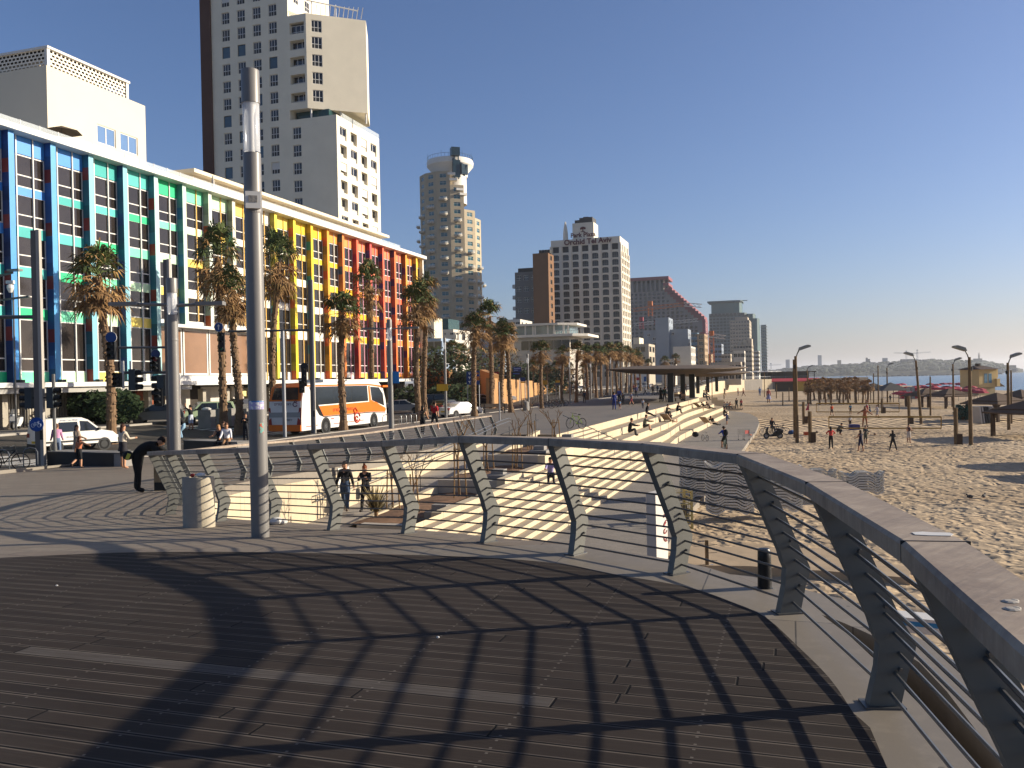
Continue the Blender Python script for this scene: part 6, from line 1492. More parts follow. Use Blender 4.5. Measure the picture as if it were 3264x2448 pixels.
# cars
car('pale green estate car facing the street, parked beyond the low pillar', 'suv', tuple(GS(655, 1352)), R(140), 'a3b591', None)
car('dark grey hatchback half hidden by the round bush and the traffic pole', 'hatch', tuple(GS(503, 1348)), R(120), '4a4d4f'); car('dark car parked just behind the pale green estate car', 'hatch', tuple(GS(610, 1318)), R(150), '2b2c2e')
car('black car showing between the two palm trunks behind the bus', 'hatch', tuple(GS(762, 1322)), R(160), '1f2022')
car('white saloon car waiting beside the palm, seen from behind', 'sedan', tuple(GS(1466, 1328)), R(-24), 'd8d6d0')
car('dark green car beside the white saloon, mostly hidden', 'hatch', tuple(GS(1428, 1318)), R(-16), '31403a'); car('black people carrier parked behind the dark green car', 'suv', tuple(GS(1400, 1303)), R(-60), '1d1e22')
car('black car next to the people carrier, nearest the hotel corner', 'suv', tuple(GS(1448, 1290)), R(-60), '24252a')
for k, (x, y, c, lb) in enumerate(((1503, 1293, '33373b', 'dark saloon, first in the slanted row of parked cars'), (1530, 1291, 'c8c6c2', 'white saloon nearest in the slanted parked row'), (1552, 1288, 'd0cec8', 'white saloon second in the slanted parked row'), (1572, 1285, 'a9adb0', 'silver saloon third in the slanted parked row'), (1592, 1282, 'b9babb', 'pale saloon farthest in the slanted parked row'))):
    car(lb, 'sedan', tuple(GS(x, y)), R(-52), c, 'cars parked in a slanted row')
car('big pale off road car standing behind the slanted row', 'suv', tuple(GS(1568, 1266)), R(-70), '8d9088'); car('silver car in front of the bus, between lamp and palms', 'sedan', tuple(GS(1283, 1318)), R(-70), '84878a'); car('black car beyond the silver one in front of the bus', 'hatch', tuple(GS(1288, 1290)), R(-60), '222326')
car('white hatchback driving far up the street, the farther of two', 'hatch', tuple(GS(1828, 1254)), R(178), 'd6d4ce'); car('white car driving far up the street, the nearer of two', 'hatch', tuple(GS(1852, 1252)), R(178), 'dcdad4'); car('white car far off behind the dense palm row', 'hatch', tuple(GS(2025, 1238)), R(100), 'cfcdc8'); car('second white car far off behind the dense palm row', 'hatch', tuple(GS(2052, 1237)), R(95), 'd8d6d0')
# bicycles, scooters
def bike(label, loc, rz, col, lean=0, s=1, group=None, nm='bicycle'):
    t = thing(nm, label, 'bicycle', loc, rz, group); t.rotation_euler = (0, lean, rz); t.scale = (s, s, s); r = .34; cm = mh(col, .4)
    for y in (-.52, .52):
        ring = [(0, y+r*math.cos(a), r+r*math.sin(a)) for a in [2*math.pi*k/20 for k in range(21)]]; mb = MB(); mb.tube(ring, .022, 6); w_ = mb.build('wheel', TYRE, t); sp = MB()
        for k in range(7): a = math.pi*k/7; sp.tube([(0, y-.32*math.cos(a), r-.32*math.sin(a)), (0, y+.32*math.cos(a), r+.32*math.sin(a))], .004, 3)
        sp.build('spokes', STEEL, w_)
    mb = MB(); bb, st, hd, rr, fr = (0, -.08, .3), (0, -.2, .78), (0, .36, .82), (0, -.52, r), (0, .52, r)
    for a, b in ((bb, st), (bb, hd), (st, hd), (rr, bb), (rr, st), (hd, fr)): mb.tube([a, b], .02, 6)
    mb.tube([st, (0, -.23, .9)], .016, 6); mb.tube([hd, (0, .32, .98)], .018, 6); mb.build('frame', cm, t)
    MB().ball((0, -.24, .92), (.07, .13, .035), 8, 5).build('saddle', DARK, t); MB().tube([(-.29, .25, 1.0), (-.1, .33, .99), (.1, .33, .99), (.29, .25, 1.0)], .016, 6).build('handlebar', DARK, t)
    c = MB(); c.tube([(-.1, -.08, .17), (-.03, -.08, .3), (.03, -.08, .3), (.1, -.08, .43)], .012, 5); c.build('crank', DARK, t); return t
bike('lime green bicycle leaning at the top edge of the cream steps', tuple(G(1835, 1366, -1.5)), R(62), '8aa53a', .12)
for k, (x, y, c, lb) in enumerate(((1745, 1302, '24262a', 'dark bicycle in the rack beside the palms, nearest one'), (1757, 1300, '3a3a3c', 'grey bicycle in the rack, next to the nearest'), (1768, 1298, '5a2a28', 'dark red bicycle in the middle of the rack'), (1778, 1296, '2c3138', 'dark bicycle in the rack, last but one'), (1789, 1294, '444648', 'grey bicycle at the far end of the rack'))): bike(lb, tuple(G(x, y, -1.5)), R(75+k*7), c, .08, group='bicycles in the promenade rack')
bike('black city bicycle parked by the hoop stand near the tall flat pole', tuple(GP(22, 1500)), R(-62), '1c1d20', .08); bike('black bicycle standing far up the promenade by the palms', tuple(G(1918, 1266, -1.5)), R(80), '1c1d20')
bike('grey bicycle locked to the hoops beside the walking couple', tuple(G(1315, 1349, -1.5)), R(30), '55585a')
def hoop(label, p, rz): t = thing('bike_stand', label, 'bike stand', tuple(p), rz, 'steel hoop bicycle stands'); MB().tube([(-.28, 0, 0), (-.28, 0, .62), (-.2, 0, .76), (0, 0, .82), (.2, 0, .76), (.28, 0, .62), (.28, 0, 0)], .024, 8).build('hoop', STEEL, t, smooth=True)
hoop('steel hoop stand beside the tall flat pole', GP(98, 1489), YAW+.1)
hoop('steel hoop stand at the edge of the photo holding the black bicycle', GP(8, 1497), YAW)
for k, (x, lb) in enumerate(((1232, 'first'), (1268, 'second'), (1284, 'third'), (1300, 'fourth'), (1316, 'fifth'), (1330, 'sixth'))): hoop('steel hoop stand, %s counted from the bus, behind the second railing' % lb, G(x, 1356-k*1.3, -1.5), YAW+.2)
def scooter(label, p, rz, col):
    t = thing('scooter', label, 'scooter', tuple(p), rz)
    for y in (-.6, .62): wheel(t, .0, y, .27, .13, 1)
    pf_ = [(-.85, .55), (-.9, .8), (-.4, .82), (-.1, .62), (.15, .32), (.35, .34), (.5, .7), (.42, 1.02), (.58, 1.05), (.72, .6), (.62, .42), (.3, .2), (-.35, .22), (-.7, .4)]
    MB().ext([(y, z) for y, z in pf_], 'x', -.17, .17).build('body', mh(col, .35), t); MB().ball((0, -.4, .87), (.16, .42, .08), 10, 5).build('saddle', DARK, t); MB().tube([(-.34, .38, 1.1), (0, .48, 1.08), (.34, .38, 1.1)], .02, 6).build('handlebar', DARK, t); MB().ball((0, .6, .98), (.1, .06, .08), 8, 5).build('headlight', LAMPW, t); MB().q((-.17, .56, 1.08), (.17, .56, 1.08), (.14, .42, 1.4), (-.14, .42, 1.4)).build('windshield', GLCLR, t)
scooter('white scooter parked beyond the van, nose towards the street', GS(52, 1368), R(-150), 'd9d9d4'); scooter('black scooter behind the blue bicycle sign', GS(95, 1348), R(-120), '202124'); scooter('red and white scooter just right of the tall flat pole', GS(192, 1345), R(-100), '7d2c28'); scooter('dark scooter in shade by the big bush', GS(245, 1345), R(-90), '25262a')
M('signal_black', '1c1e1f', .5, .1); M('arm_grey', '5f5f5e', .5)
# ================================================================ STREET FURNITURE
def flatpole(label, p, H, w_=.3, arms=()):
    t = thing('mast', label, 'mast', tuple(p), YAW); MB().box((-w_/2, -.09, 0), (w_*.1, .09, H)).build('pole', M('mast_grey', '6e6862', .6, .05), t); MB().box((w_*.1+.004, -.1, 0), (w_/2, .1, H+.02)).build('pole', M('mast_pale', 'aaa49a', .6, .05), t); MB().box((w_*.1, -.105, 1.1), (w_/2-.02, -.101, 1.5)).build('hatch', DARK, t)  # grey part on one side, paler part on the other
    for z, x1, r in arms: MB().tube([(0, 0, z), (x1, 0, z+.03)], r, 8).build('arm', M('arm_grey', '5f5f5e', .5), t)
    return t
p130 = GP(131, 1484); H130 = (1484-735)*p130.dot(FW)/F
fp = flatpole('tall flat two tone traffic mast near the white van', p130, H130, .36, [((1484-1010)*p130.dot(FW)/F, -1.8, .08)])
def head(t, x, z, n=3, rz=0, y=-.16, h=.28, on=None, nm='signal_head'):
    m = MB(); m.box((x-.16, y-.1, z-n*h/2), (x+.16, y+.1, z+n*h/2)); hd = m.build(nm, M('signal_black', '1c1e1f', .5, .1), t)
    if rz: pass
    for k in range(n):
        zz = z+n*h/2-h*(k+.5); l = MB(); l.lathe([(0, 0), (.095, 0)], 12); l.xf(Matrix.Translation((x, y-.103, zz)) @ Matrix.Rotation(R(90), 4, 'X')); l.build('lens', M('lens_'+(on[k] if on else 'off'), {'off': '2a2a28', 'g': '1c6a48', 'r': '7a2620'}[on[k] if on else 'off'], .3, .1), hd)
        v = MB(); v.lathe([(.12, 0), (.12, .2)], 10, (0, 0, 0), 0, 0, math.pi); v.xf(Matrix.Translation((x, y-.1, zz)) @ Matrix.Rotation(R(90), 4, 'X')); v.build('visor', M('signal_black'), hd)
    return hd
def headside(t, x, z, s):            # a head seen from the side
    m = MB(); m.box((x-.14, -.14, z-.45), (x+.14, .14, z+.45)); hd = m.build('signal_head', M('signal_grey', '3b4346', .6, .1), t)
    for k in range(3): v = MB(); v.lathe([(.12, 0), (.11, .26)], 10, (0, 0, 0)); v.xf(Matrix.Translation((x+s*.13, 0, z+.3-.3*k)) @ Matrix.Rotation(R(90)*s, 4, 'Y')); v.build('visor', M('signal_black'), hd)
zz = (1484-1268)*p130.dot(FW)/F
headside(fp, -.42, zz, -1); headside(fp, .5, zz, 1); MB().tube([(-.3, 0, zz), (.4, 0, zz)], .03, 6).build('bracket', DARK, fp); MB().tube([(.5, .2, 0), (.5, .2, zz+1.0)], .07, 8).build('side_pole', M('arm_grey'), fp)
def disc(t, x, z, r, col, y=-.13, nm='sign_disc', ring='e8e8e8'):
    m = MB(); m.lathe([(0, 0), (r, 0), (r, .02)], 28); m.xf(Matrix.Translation((x, y, z)) @ Matrix.Rotation(R(90), 4, 'X')); d = m.build(nm, mh(ring, .5), t); m = MB(); m.lathe([(0, .004), (r*.94, .004)], 28); m.xf(Matrix.Translation((x, y-.02, z)) @ Matrix.Rotation(R(90), 4, 'X')); m.build('face', mh(col, .45), d); return d
bs = disc(fp, -.06, (1484-1352)*p130.dot(FW)/F, .3, '1d4f9c', -.16, 'bicycle_sign', '1d4f9c'); zz = (1484-1352)*p130.dot(FW)/F
m = MB(); 
for sx in (-.13, .13): m.tube([(-.06+sx+.075*math.cos(a), -.205, zz-.04+.075*math.sin(a)) for a in [2*math.pi*k/14 for k in range(15)]], .012, 4)
for a, b in (((-.13, -.04), (-.05, .08)), ((-.05, .08), (.08, .08)), ((.08, .08), (-.01, -.04)), ((-.01, -.04), (-.13, -.04)), ((-.01, -.04), (-.05, .1)), ((.13, -.04), (.07, .12)), ((.07, .12), (.12, .13))): m.tube([(-.06+a[0], -.205, zz+a[1]), (-.06+b[0], -.205, zz+b[1])], .012, 4)
m.build('bicycle_symbol', mh('c9d6e8', .5), bs)
pc = thing('camera_mast', 'white surveillance camera on a dark bracket high beside the flat mast', 'camera', tuple(GS(52, 1372))); H_ = (1372-905)*GS(52, 1372).dot(FW)/F
MB().tube([(0, 0, 0), (0, 0, H_)], .06, 8).build('pole', M('arm_grey'), pc); MB().obb((0, -.2, H_+.1), (.5, .22, .2), .3).build('camera', WHITE, pc); MB().lathe([(.1, 0), (.22, .3), (.2, .5), (0, .6)], 10, (0, -.2, H_-.6)).build('camera_dome', WHITE, pc); MB().beam((0, 0, H_+.75), (-2.6, 0, H_+.4), .14, .12).build('arm', M('arm_grey'), pc); MB().obb((.2, 0, H_+.9), (.9, .4, .14), .1).build('floodlight', PG, pc); MB().beam((-2.6, 0, H_-1.1), (1.4, 0, H_-.9), .14, .12).build('arm', M('arm_grey'), pc)
pL = G(562, 1566, -1.15)
lamp('round grey lamp beyond the loop of the railing with two side arms', (pL.x, pL.y, zp(pL.x, pL.y)), (1566-885)*pL.dot(FW)/F, .145, False, [((1566-973)*pL.dot(FW)/F, YAW, .75), ((1566-970)*pL.dot(FW)/F, YAW+math.pi, 1.0)])
pm = G(546, 1470, -1.42); dm = pm.dot(FW); zr = lambda y: (1470-y)*dm/F
fm = flatpole('flat traffic mast right behind the round lamp, carrying signals on long arms', pm, zr(828), .26, [(zr(1107), (386-546)*dm/F, .05), (zr(1187), (404-546)*dm/F, .06)])
head(fm, (368-546)*dm/F, zr(1115), 3, 0, -.1, .25); disc(fm, (368-546)*dm/F, zr(1072), .24, '234a86'); head(fm, (384-546)*dm/F, zr(1208), 3, 0, -.1, .2); headside(fm, (430-546)*dm/F, zr(1208), 1)
MB().box(((395-546)*dm/F, -.02, zr(1235)), ((402-546)*dm/F, .02, zr(1147))).build('back_plate', WHITE, fm); MB().box(((420-546)*dm/F, -.02, zr(1237)), ((426-546)*dm/F, .02, zr(1148))).build('back_plate', WHITE, fm)
head(fm, (508-546)*dm/F, zr(1160), 3, 0, -.1, .2, ['r', 'off', 'off']); disc(fm, (508-546)*dm/F, zr(1128), .2, '2a3d66'); head(fm, (515-546)*dm/F, zr(1265), 3, 0, -.1, .25); headside(fm, (520-546)*dm/F, zr(1228), -1)
t = thing('sign_post', 'narrow post with stacked red ringed round signs behind the round lamp', 'sign post', tuple(GS(571, 1440))); d5 = GS(571, 1440).dot(FW)
MB().tube([(0, 0, 0), (0, 0, (1440-1195)*d5/F)], .05, 8).build('pole', WHITE, t); MB().box((-.22, -.07, (1440-1302)*d5/F), (.22, -.055, (1440-1195)*d5/F)).build('back_board', WHITE, t)
for y in (1217, 1265): disc(t, 0, (1440-y)*d5/F, .2, 'd8d8d4', -.08, 'sign_disc', 'a8282c')
pa = G(1000, 1382, -1.5); da_ = pa.dot(FW); zr = lambda y: (1382-y)*da_/F
f3 = flatpole('tall flat mast in front of the bus with a long signal arm', pa, zr(893), .3, [(zr(1052), (735-1000)*da_/F, .07)]); head(f3, (716-1000)*da_/F, zr(1085), 3, 0, -.1, .42, ['off', 'off', 'g']); disc(f3, (707-1000)*da_/F, zr(1037), .3, '234a86', -.13, 'arrow_sign')
for nm in (0,): m = MB(); x = (707-1000)*da_/F; m.box((x-.03, -.185, zr(1037)-.16), (x+.03, -.175, zr(1037)+.06)); m.q((x-.1, -.18, zr(1037)+.05), (x+.1, -.18, zr(1037)+.05), (x, -.18, zr(1037)+.19)); m.build('arrow', WHITE, f3)
head(f3, (975-1000)*da_/F, zr(1200), 3, 0, -.15, .42); head(f3, (968-1000)*da_/F, zr(1232), 2, 0, -.2, .4); m = MB(); m.lathe([(0, 0), (.25, 0), (.25, .06), (0, .06)], 18); m.xf(Matrix.Translation(((975-1000)*da_/F, 0, zr(1168))) @ Matrix.Rotation(R(90), 4, 'X')); m.build('round_sign', DARK, f3)
def rpole(label, x, yb, yt, r=.12, z=-1.5, glass=True):
    p = G(x, yb, z); H = (yb-yt)*p.dot(FW)/F
    if glass: return lamp(label, tuple(p), H, r, False)
    t = thing('post', label, 'post', tuple(p)); MB().lathe([(r, 0), (r*.9, H), (0, H)], 12).build('pole', GALV, t, smooth=True); return t
rpole('grey round lamp post beside the tail of the bus', 908, 1393, 1055, .12, glass=False)
t = rpole('round lamp post with side arms and a small blue sign near the bus front', 1249, 1432, 1018, .125, -1.46); pq = G(1249, 1432, -1.46); dq = pq.dot(FW); t.rotation_euler.z = YAW
for s, ln in ((-1, .8), (1, .9)): MB().tube([(s*.1, 0, (1432-1048)*dq/F), (s*ln, 0, (1432-1046)*dq/F)], .035, 6).build('arm', PG, t); MB().obb((s*(ln+.2), 0, (1432-1046)*dq/F), (.6, .25, .09)).build('floodlight', PG, t)
MB().box((.12, -.02, (1432-1222)*dq/F), (.42, .02, (1432-1184)*dq/F)).build('blue_sign', mh('2d7fc0', .5), t)
t = rpole('lamp post carrying a square yellow sign near the white saloon', 1422, 1333, 1077, .12); pq = G(1422, 1333, -1.5); dq = pq.dot(FW); t.rotation_euler.z = YAW
MB().box((-.75, -.18, (1333-1246)*dq/F), (.22, -.15, (1333-1224)*dq/F)).build('yellow_sign', mh('d9a92c', .6), t)
rpole('thin grey post at the far end of the ramp railing', 1593, 1340, 1217, .06, glass=False)
for x, yb, yt, lb in ((1685, 1308, 1128, 'lamp post next to the grey cylinder bin'), (1817, 1288, 1145, 'lamp post just past the parked bicycles'), (1884, 1272, 1150, 'lamp post in front of the dense palm row'), (1948, 1265, 1140, 'slim lamp post near the man in blue'), (1974, 1256, 1152, 'slim lamp post behind the man in blue'), (2005, 1258, 1156, 'slim lamp post left of the canopy edge'), (1985, 1248, 1165, 'thin lamp post farther up the promenade')): rpole(lb, x, yb, yt, .11)
p = G(1676, 1309, -1.5); t = thing('litter_bin', 'grey cylindrical litter bin beside a lamp post on the promenade', 'bin', tuple(p)); MB().lathe([(.32, 0), (.32, .9), (.2, .98), (0, .98)], 18).build('body', CONC, t, smooth=True); MB().lathe([(.2, .985), (0, .985)], 14).build('opening', DARK, t)
def bench(label, p, rz, L=1.9):
    t = thing('bench', label, 'bench', tuple(p), rz); wd = M('bench_wood', 'a98f72', .7, .15, 3)
    MB().box((-L/2, -.25, .4), (L/2, .25, .46)).build('seat', wd, t); MB().box((-L/2, .24, .6), (L/2, .3, .95)).build('backrest', wd, t)
    for s in (-1, 1): MB().box((s*L*.38-.04, -.22, 0), (s*L*.38+.04, .22, .4)).build('leg', DARK, t); MB().box((s*L*.38-.03, .3, .3), (s*L*.38+.03, .34, .95)).build('back_post', DARK, t)
bench('wooden bench with backrest on the promenade beside the parked cars', G(1577, 1317, -1.5), YAW+math.pi-.1, 2.6); bench('wooden bench far up the promenade where a person stands', G(1855, 1274, -1.5), YAW+math.pi, 2.2)
def seatwall(label, a, b, h, d):
    a, b = Vector(a), Vector(b); t = thing('seat_wall', label, 'wall', tuple((a+b)/2), math.atan2(b.y-a.y, b.x-a.x)); L = (b-a).length
    MB().box((-L/2, 0, -.1), (L/2, d, h)).build('body', M('basalt_block', '35322f', .7, .15, 2), t); MB().box((L/2, .02, -.1), (L/2+.5, d-.02, h-.02)).build('end_block', CONC, t); MB().box((-L/2, -.01, h+.001), (L/2+.5, d+.01, h+.03)).build('top_slab', CONC, t)  # paler end block carries the sunlit tone of the end face
seatwall('long low dark seat wall near the white van', GP(150, 1482), GP(362, 1487), .55, .9); seatwall('low dark seat wall behind the round lamp, people sitting on it', GP(585, 1436), GP(735, 1443), .5, .9)
MB_ = thing('pillar', 'grey stone block pillar with a white bag on top beside the green car', 'pillar', tuple(GS(660, 1365))); MB().box((-.55, -.3, 0), (.55, .3, 1.35)).build('block', CONC, MB_); MB().ball((0, 0, 1.42), (.4, .25, .14), 9, 5).build('bag', WHITE, MB_)
for x, lb in ((722, 'pale stone block beside the first palm trunk'), (770, 'pale stone block under the leaning palm')): t = thing('pillar', lb, 'pillar', tuple(GS(x, 1358))); MB().box((-.7, -.3, 0), (.7, .3, 1.3)).build('block', CONC, t); MB().box((-.72, -.32, 1.302), (.72, .32, 1.36)).build('cap', CONC, t)
# ochre walls, signs and shops across the street
OCH = M('ochre_wall', 'b98c5c', .9, .12, .3)
def wallat(label, x0, y0, x1, y1, d0, d1, col=OCH, name='garden_wall', cat='wall', th=.8):
    a, b = D(x0, 1200, d0), D(x1, 1200, d1); hz_ = lambda x, y, d: EYE+(1214-.021*(x-1632)-y)*d/F
    n = (b-a); n.z = 0; n = Vector((-n.y, n.x, 0)).normalized()*th; mb = MB(); za, zb_ = hz_(x0, y0, d0), hz_(x1, y1, d1)
    for q, z in ((a, za), (b, zb_), (b+n, zb_), (a+n, za)): mb.v += [(q.x, q.y, -1.8), (q.x, q.y, z)]
    for i in range(4): j = (i+1) % 4; mb.f.append((2*i, 2*j, 2*j+1, 2*i+1)); mb.m.append(0)
    mb.f.append((1, 3, 5, 7)); mb.m.append(0); return tag(mb.build(name, col), label, cat)
wallat('tall ochre retaining wall beside the hotel end, upper terrace', 1356, 1176, 1432, 1182, 122, 118); wallat('lower ochre wall with a sloping end behind the parked cars', 1420, 1228, 1500, 1230, 112, 108); wallat('long ochre wall beside the sloping street', 1568, 1207, 1700, 1216, 108, 150); wallat('ochre slope wall under the red sign', 1530, 1180, 1572, 1196, 116, 112); wallat('pale ochre wall far behind the palm trunks', 1700, 1222, 1850, 1222, 155, 220)
def board(name, label, x0, y0, x1, y1, d, col, cat='sign', posts=True, fc=()):
    a = D((x0+x1)/2, 1200, d); hz_ = lambda y: EYE+(1214-.021*((x0+x1)/2-1632)-y)*d/F; t = thing(name, label, cat, (a.x, a.y, -1.7), YAW); w_ = (x1-x0)*d/F; z0, z1 = hz_(y1)+1.7, hz_(y0)+1.7
    MB().box((-w_/2, -.05, z0), (w_/2, .05, z1)).build('board', mh(col, .5), t)
    if posts:
        for s in (-1, 1): MB().tube([(s*w_*.4, .08, 0), (s*w_*.4, .08, z1)], .06, 6).build('post', GALV, t)
    for k, (u, v, w2, h2, c) in enumerate(fc): MB().box((-w_/2+u*w_, -.058, z0+v*(z1-z0)), (-w_/2+(u+w2)*w_, -.052, z0+(v+h2)*(z1-z0))).build('symbol', mh(c, .5), t)
board('direction_sign', 'tall blue direction sign with white arrows', 1487, 1186, 1507, 1228, 100, '24407c', fc=[(.42, .1, .1, .18, 'e8e8e8'), (.3, .22, .35, .06, 'e8e8e8'), (.42, .42, .1, .18, 'e8e8e8'), (.3, .54, .35, .06, 'e8e8e8'), (.42, .74, .1, .16, 'e8e8e8'), (.3, .85, .35, .06, 'e8e8e8')])
board('direction_sign', 'blue and orange direction sign behind a palm trunk', 1509, 1184, 1528, 1228, 101, '2b4a8c', fc=[(.3, .3, .7, .3, 'c9742c'), (.3, .75, .6, .12, 'c9742c')])
board('shop_sign', 'red sign board with white mark above the ochre slope', 1556, 1187, 1590, 1208, 125, 'a02c34', fc=[(.68, .3, .14, .45, 'e0d8d4'), (.2, .4, .2, .12, 'e0d8d4')]); board('shop_sign', 'dark sign board with blue lit lettering beside the red board', 1592, 1187, 1662, 1208, 126, '26302f', fc=[(.62, .62, .3, .16, '3c62b0'), (.62, .3, .08, .14, '2f9a6a'), (.05, .4, .3, .16, '9aa09c')]); board('shop_sign', 'small dark blue sign with two pale rows above the lamp post', 1636, 1172, 1662, 1186, 128, '2b3f7c', fc=[(.1, .55, .8, .2, '9ab0d8'), (.1, .2, .5, .15, '9ab0d8')])
board('street_sign', 'round blue no parking sign on yellow plate by the ochre wall', 1658, 1205, 1674, 1218, 120, '2f4a80', fc=[(0, -.35, 1, .3, 'c9a02c')]); board('street_sign', 'small yellow notice beside the dense palms', 1730, 1214, 1744, 1228, 130, 'b8902c'); board('street_sign', 'round sign over a yellow notice farther along the street', 1770, 1216, 1784, 1230, 140, '46505f', fc=[(0, .6, 1, .5, 'c9a02c')]); board('street_sign', 'blue square sign far behind the canopy columns', 2052, 1202, 2060, 1218, 200, '2c5a94')
board('shop', 'white shop front with a red logo under the far canopy edge', 1995, 1196, 2060, 1222, 260, 'd8d4cc', 'shop', True, [(.38, .3, .3, .35, 'a83034')])
t = thing('street_fence', 'low dark railing fence along the side street by the ochre wall', 'fence', tuple(D(1720, 1200, 120).xy)+(-1.7,)); a, b = D(1660, 1200, 108), D(1800, 1200, 170)
for k in range(30): q = a.lerp(b, k/29); MB().tube([(q.x, q.y, -1.7), (q.x, q.y, -.65)], .035, 5).build('post', DARK, t, True)
MB().tube([(a.x, a.y, -.7), (b.x, b.y, -.7)], .04, 5).build('top_bar', DARK, t, True)
# ================================================================ CANOPIES AND FAR PROMENADE
CAN = M('canopy_timber', '5d4f42', .85, .2, 1.5, .2); COLD = M('canopy_column', '34383a', .6, .1)
def canopy(label, cx, cy, ax, ay, z, cols, th=.95, rot=0):
    t = thing('canopy', label, 'canopy', (cx, cy, -1.5), rot); mb = MB(); n = 40
    def ring(f, zz): return [(ax*f*math.copysign(abs(math.cos(a))**.7, math.cos(a)), ay*f*math.copysign(abs(math.sin(a))**.7, math.sin(a)), zz+.12*math.sin(2*a+.6)*f) for a in [2*math.pi*k/n for k in range(n)]]
    rings = [ring(.35, z-th*.55), ring(.75, z-th*.35), ring(1, z), ring(1.0, z+.1), ring(.7, z+th*.42), ring(.3, z+th*.55)]
    for r in rings: mb.v += r
    for i in range(len(rings)-1):
        for j in range(n): mb.f.append((i*n+j, i*n+(j+1) % n, (i+1)*n+(j+1) % n, (i+1)*n+j)); mb.m.append(0)
    mb.f += [tuple(reversed(range(n))), tuple(range(5*n, 6*n))]; mb.m += [0, 0]; mb.build('roof', CAN, t, smooth=True)
    for x, y, s in cols: MB().box((x-s/2, y-s*.4, 0), (x+s/2, y+s*.4, z-th*.2)).build('column', COLD, t)
canopy('large dark timber canopy like a flat lens on three dark columns, nearest along the promenade', -14.6, 120, 9.0, 17, 4.15, [(.2, -11, .7), (.9, -4, .6), (.6, 10, .8)], 1.1)
canopy('second dark timber canopy, behind and below the large one', -15.5, 172, 8, 16, 3.7, [(-1, -9, .6), (0, 0, .6), (1, 9, .6)], 1.1)
t = thing('promenade_wall', 'long curved cream wall with terrace railing at the bend beyond the steps', 'wall', (-13, 200, -4))
MB().box((-23.4, 150.05, -4.6), (-16.2, 150.5, -1.56)).build('end_wall', CREAM, t, True)
cv = smoothpath([Vector((-21.6, 150.6, 0)), Vector((-22.6, 185, 0)), Vector((-24.1, 235, 0)), Vector((-22.9, 290, 0)), Vector((-18, 345, 0)), Vector((-9, 366, 0)), Vector((2, 371, 0)), Vector((30, 376, 0))], 5); mb = MB()
for i, p in enumerate(cv):
    z = -1.55 if p.y < 230 else min(-.05, -1.55+(p.y-230)*.025); mb.v += [(p.x, p.y, -4.5), (p.x, p.y, z), (p.x-1.2, p.y+1.2, z), (p.x-1.2, p.y+1.2, -4.5)]
for i in range(len(cv)-1):
    for j in range(4): mb.f.append((4*i+j, 4*i+(j+1) % 4, 4*i+4+(j+1) % 4, 4*i+4+j)); mb.m.append(0)
mb.f += [(0, 1, 2, 3), tuple(len(mb.v)-4+j for j in (3, 2, 1, 0))]; mb.m += [0, 0]; mb.build('wall', CREAM, t, True, smooth=False)
mb = MB(); top = []
for i, p in enumerate(cv): z = (-1.55 if p.y < 230 else min(-.05, -1.55+(p.y-230)*.025))+1.05; top.append((p.x-.6, p.y+.3, z)); mb.tube([(p.x-.6, p.y+.3, z-1.05), top[-1]], .05, 5)
mb.tube(top, .05, 5); mb.tube([(a, b, c-.5) for a, b, c in top], .03, 4); mb.build('railing', STEEL, t, True)
for x in (2292, 2303, 2313, 2325): q = D(x, 1200, 352); MB().box((q.x-.9, q.y-1.5, -3.3), (q.x+.9, q.y+1, -1.0)).build('window', TAN, t, True)
sheet('upper_terrace', [(-20.5, 330), (-18.6, 345), (-9.5, 367), (1.5, 372), (30, 377), (30, 395), (-60, 420), (-28, 330)], -.15, PROM, -5)
t = thing('beach_pavilion', 'dark low pavilion with flat roof and white parasols at the promenade bend', 'pavilion', tuple(D(2470, 1200, 372).xy)+(-.15,)); q = D(2470, 1200, 372)
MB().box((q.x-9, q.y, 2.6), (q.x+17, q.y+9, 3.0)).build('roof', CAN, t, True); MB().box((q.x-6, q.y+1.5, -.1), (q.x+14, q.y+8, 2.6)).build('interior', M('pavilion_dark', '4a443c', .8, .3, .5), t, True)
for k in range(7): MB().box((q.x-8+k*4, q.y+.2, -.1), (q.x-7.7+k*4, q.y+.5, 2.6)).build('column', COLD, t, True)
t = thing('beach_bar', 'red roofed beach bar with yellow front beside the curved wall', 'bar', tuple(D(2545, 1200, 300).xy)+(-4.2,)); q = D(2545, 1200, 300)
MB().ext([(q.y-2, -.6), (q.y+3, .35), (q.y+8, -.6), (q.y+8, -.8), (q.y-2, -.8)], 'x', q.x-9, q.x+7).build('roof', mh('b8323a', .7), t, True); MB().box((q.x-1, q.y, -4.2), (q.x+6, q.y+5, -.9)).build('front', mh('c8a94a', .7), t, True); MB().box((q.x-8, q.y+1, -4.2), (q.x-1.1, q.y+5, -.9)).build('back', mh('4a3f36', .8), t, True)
def parasol(label, p, h, r, col, group, nm='parasol'): t = thing(nm, label, 'parasol', tuple(p), rnd.random(), group); MB().tube([(0, 0, 0), (0, 0, h)], .035, 5).build('pole', STEEL, t); MB().lathe([(r, h-.55), (r*.97, h-.42), (r*.55, h-.12), (0, h)], 8).build('canopy', mh(col, .8), t); return t
for k, x in enumerate((2330, 2348, 2366, 2384, 2410, 2428, 2446, 2462, 2476)): q = D(x, 1200, 366+(k % 3)*5); parasol('white parasol on the terrace at the promenade bend', (q.x, q.y, -.1), 3.6, 2.2, 'd0ccc4', 'white terrace parasols')
rq = random.Random(8)
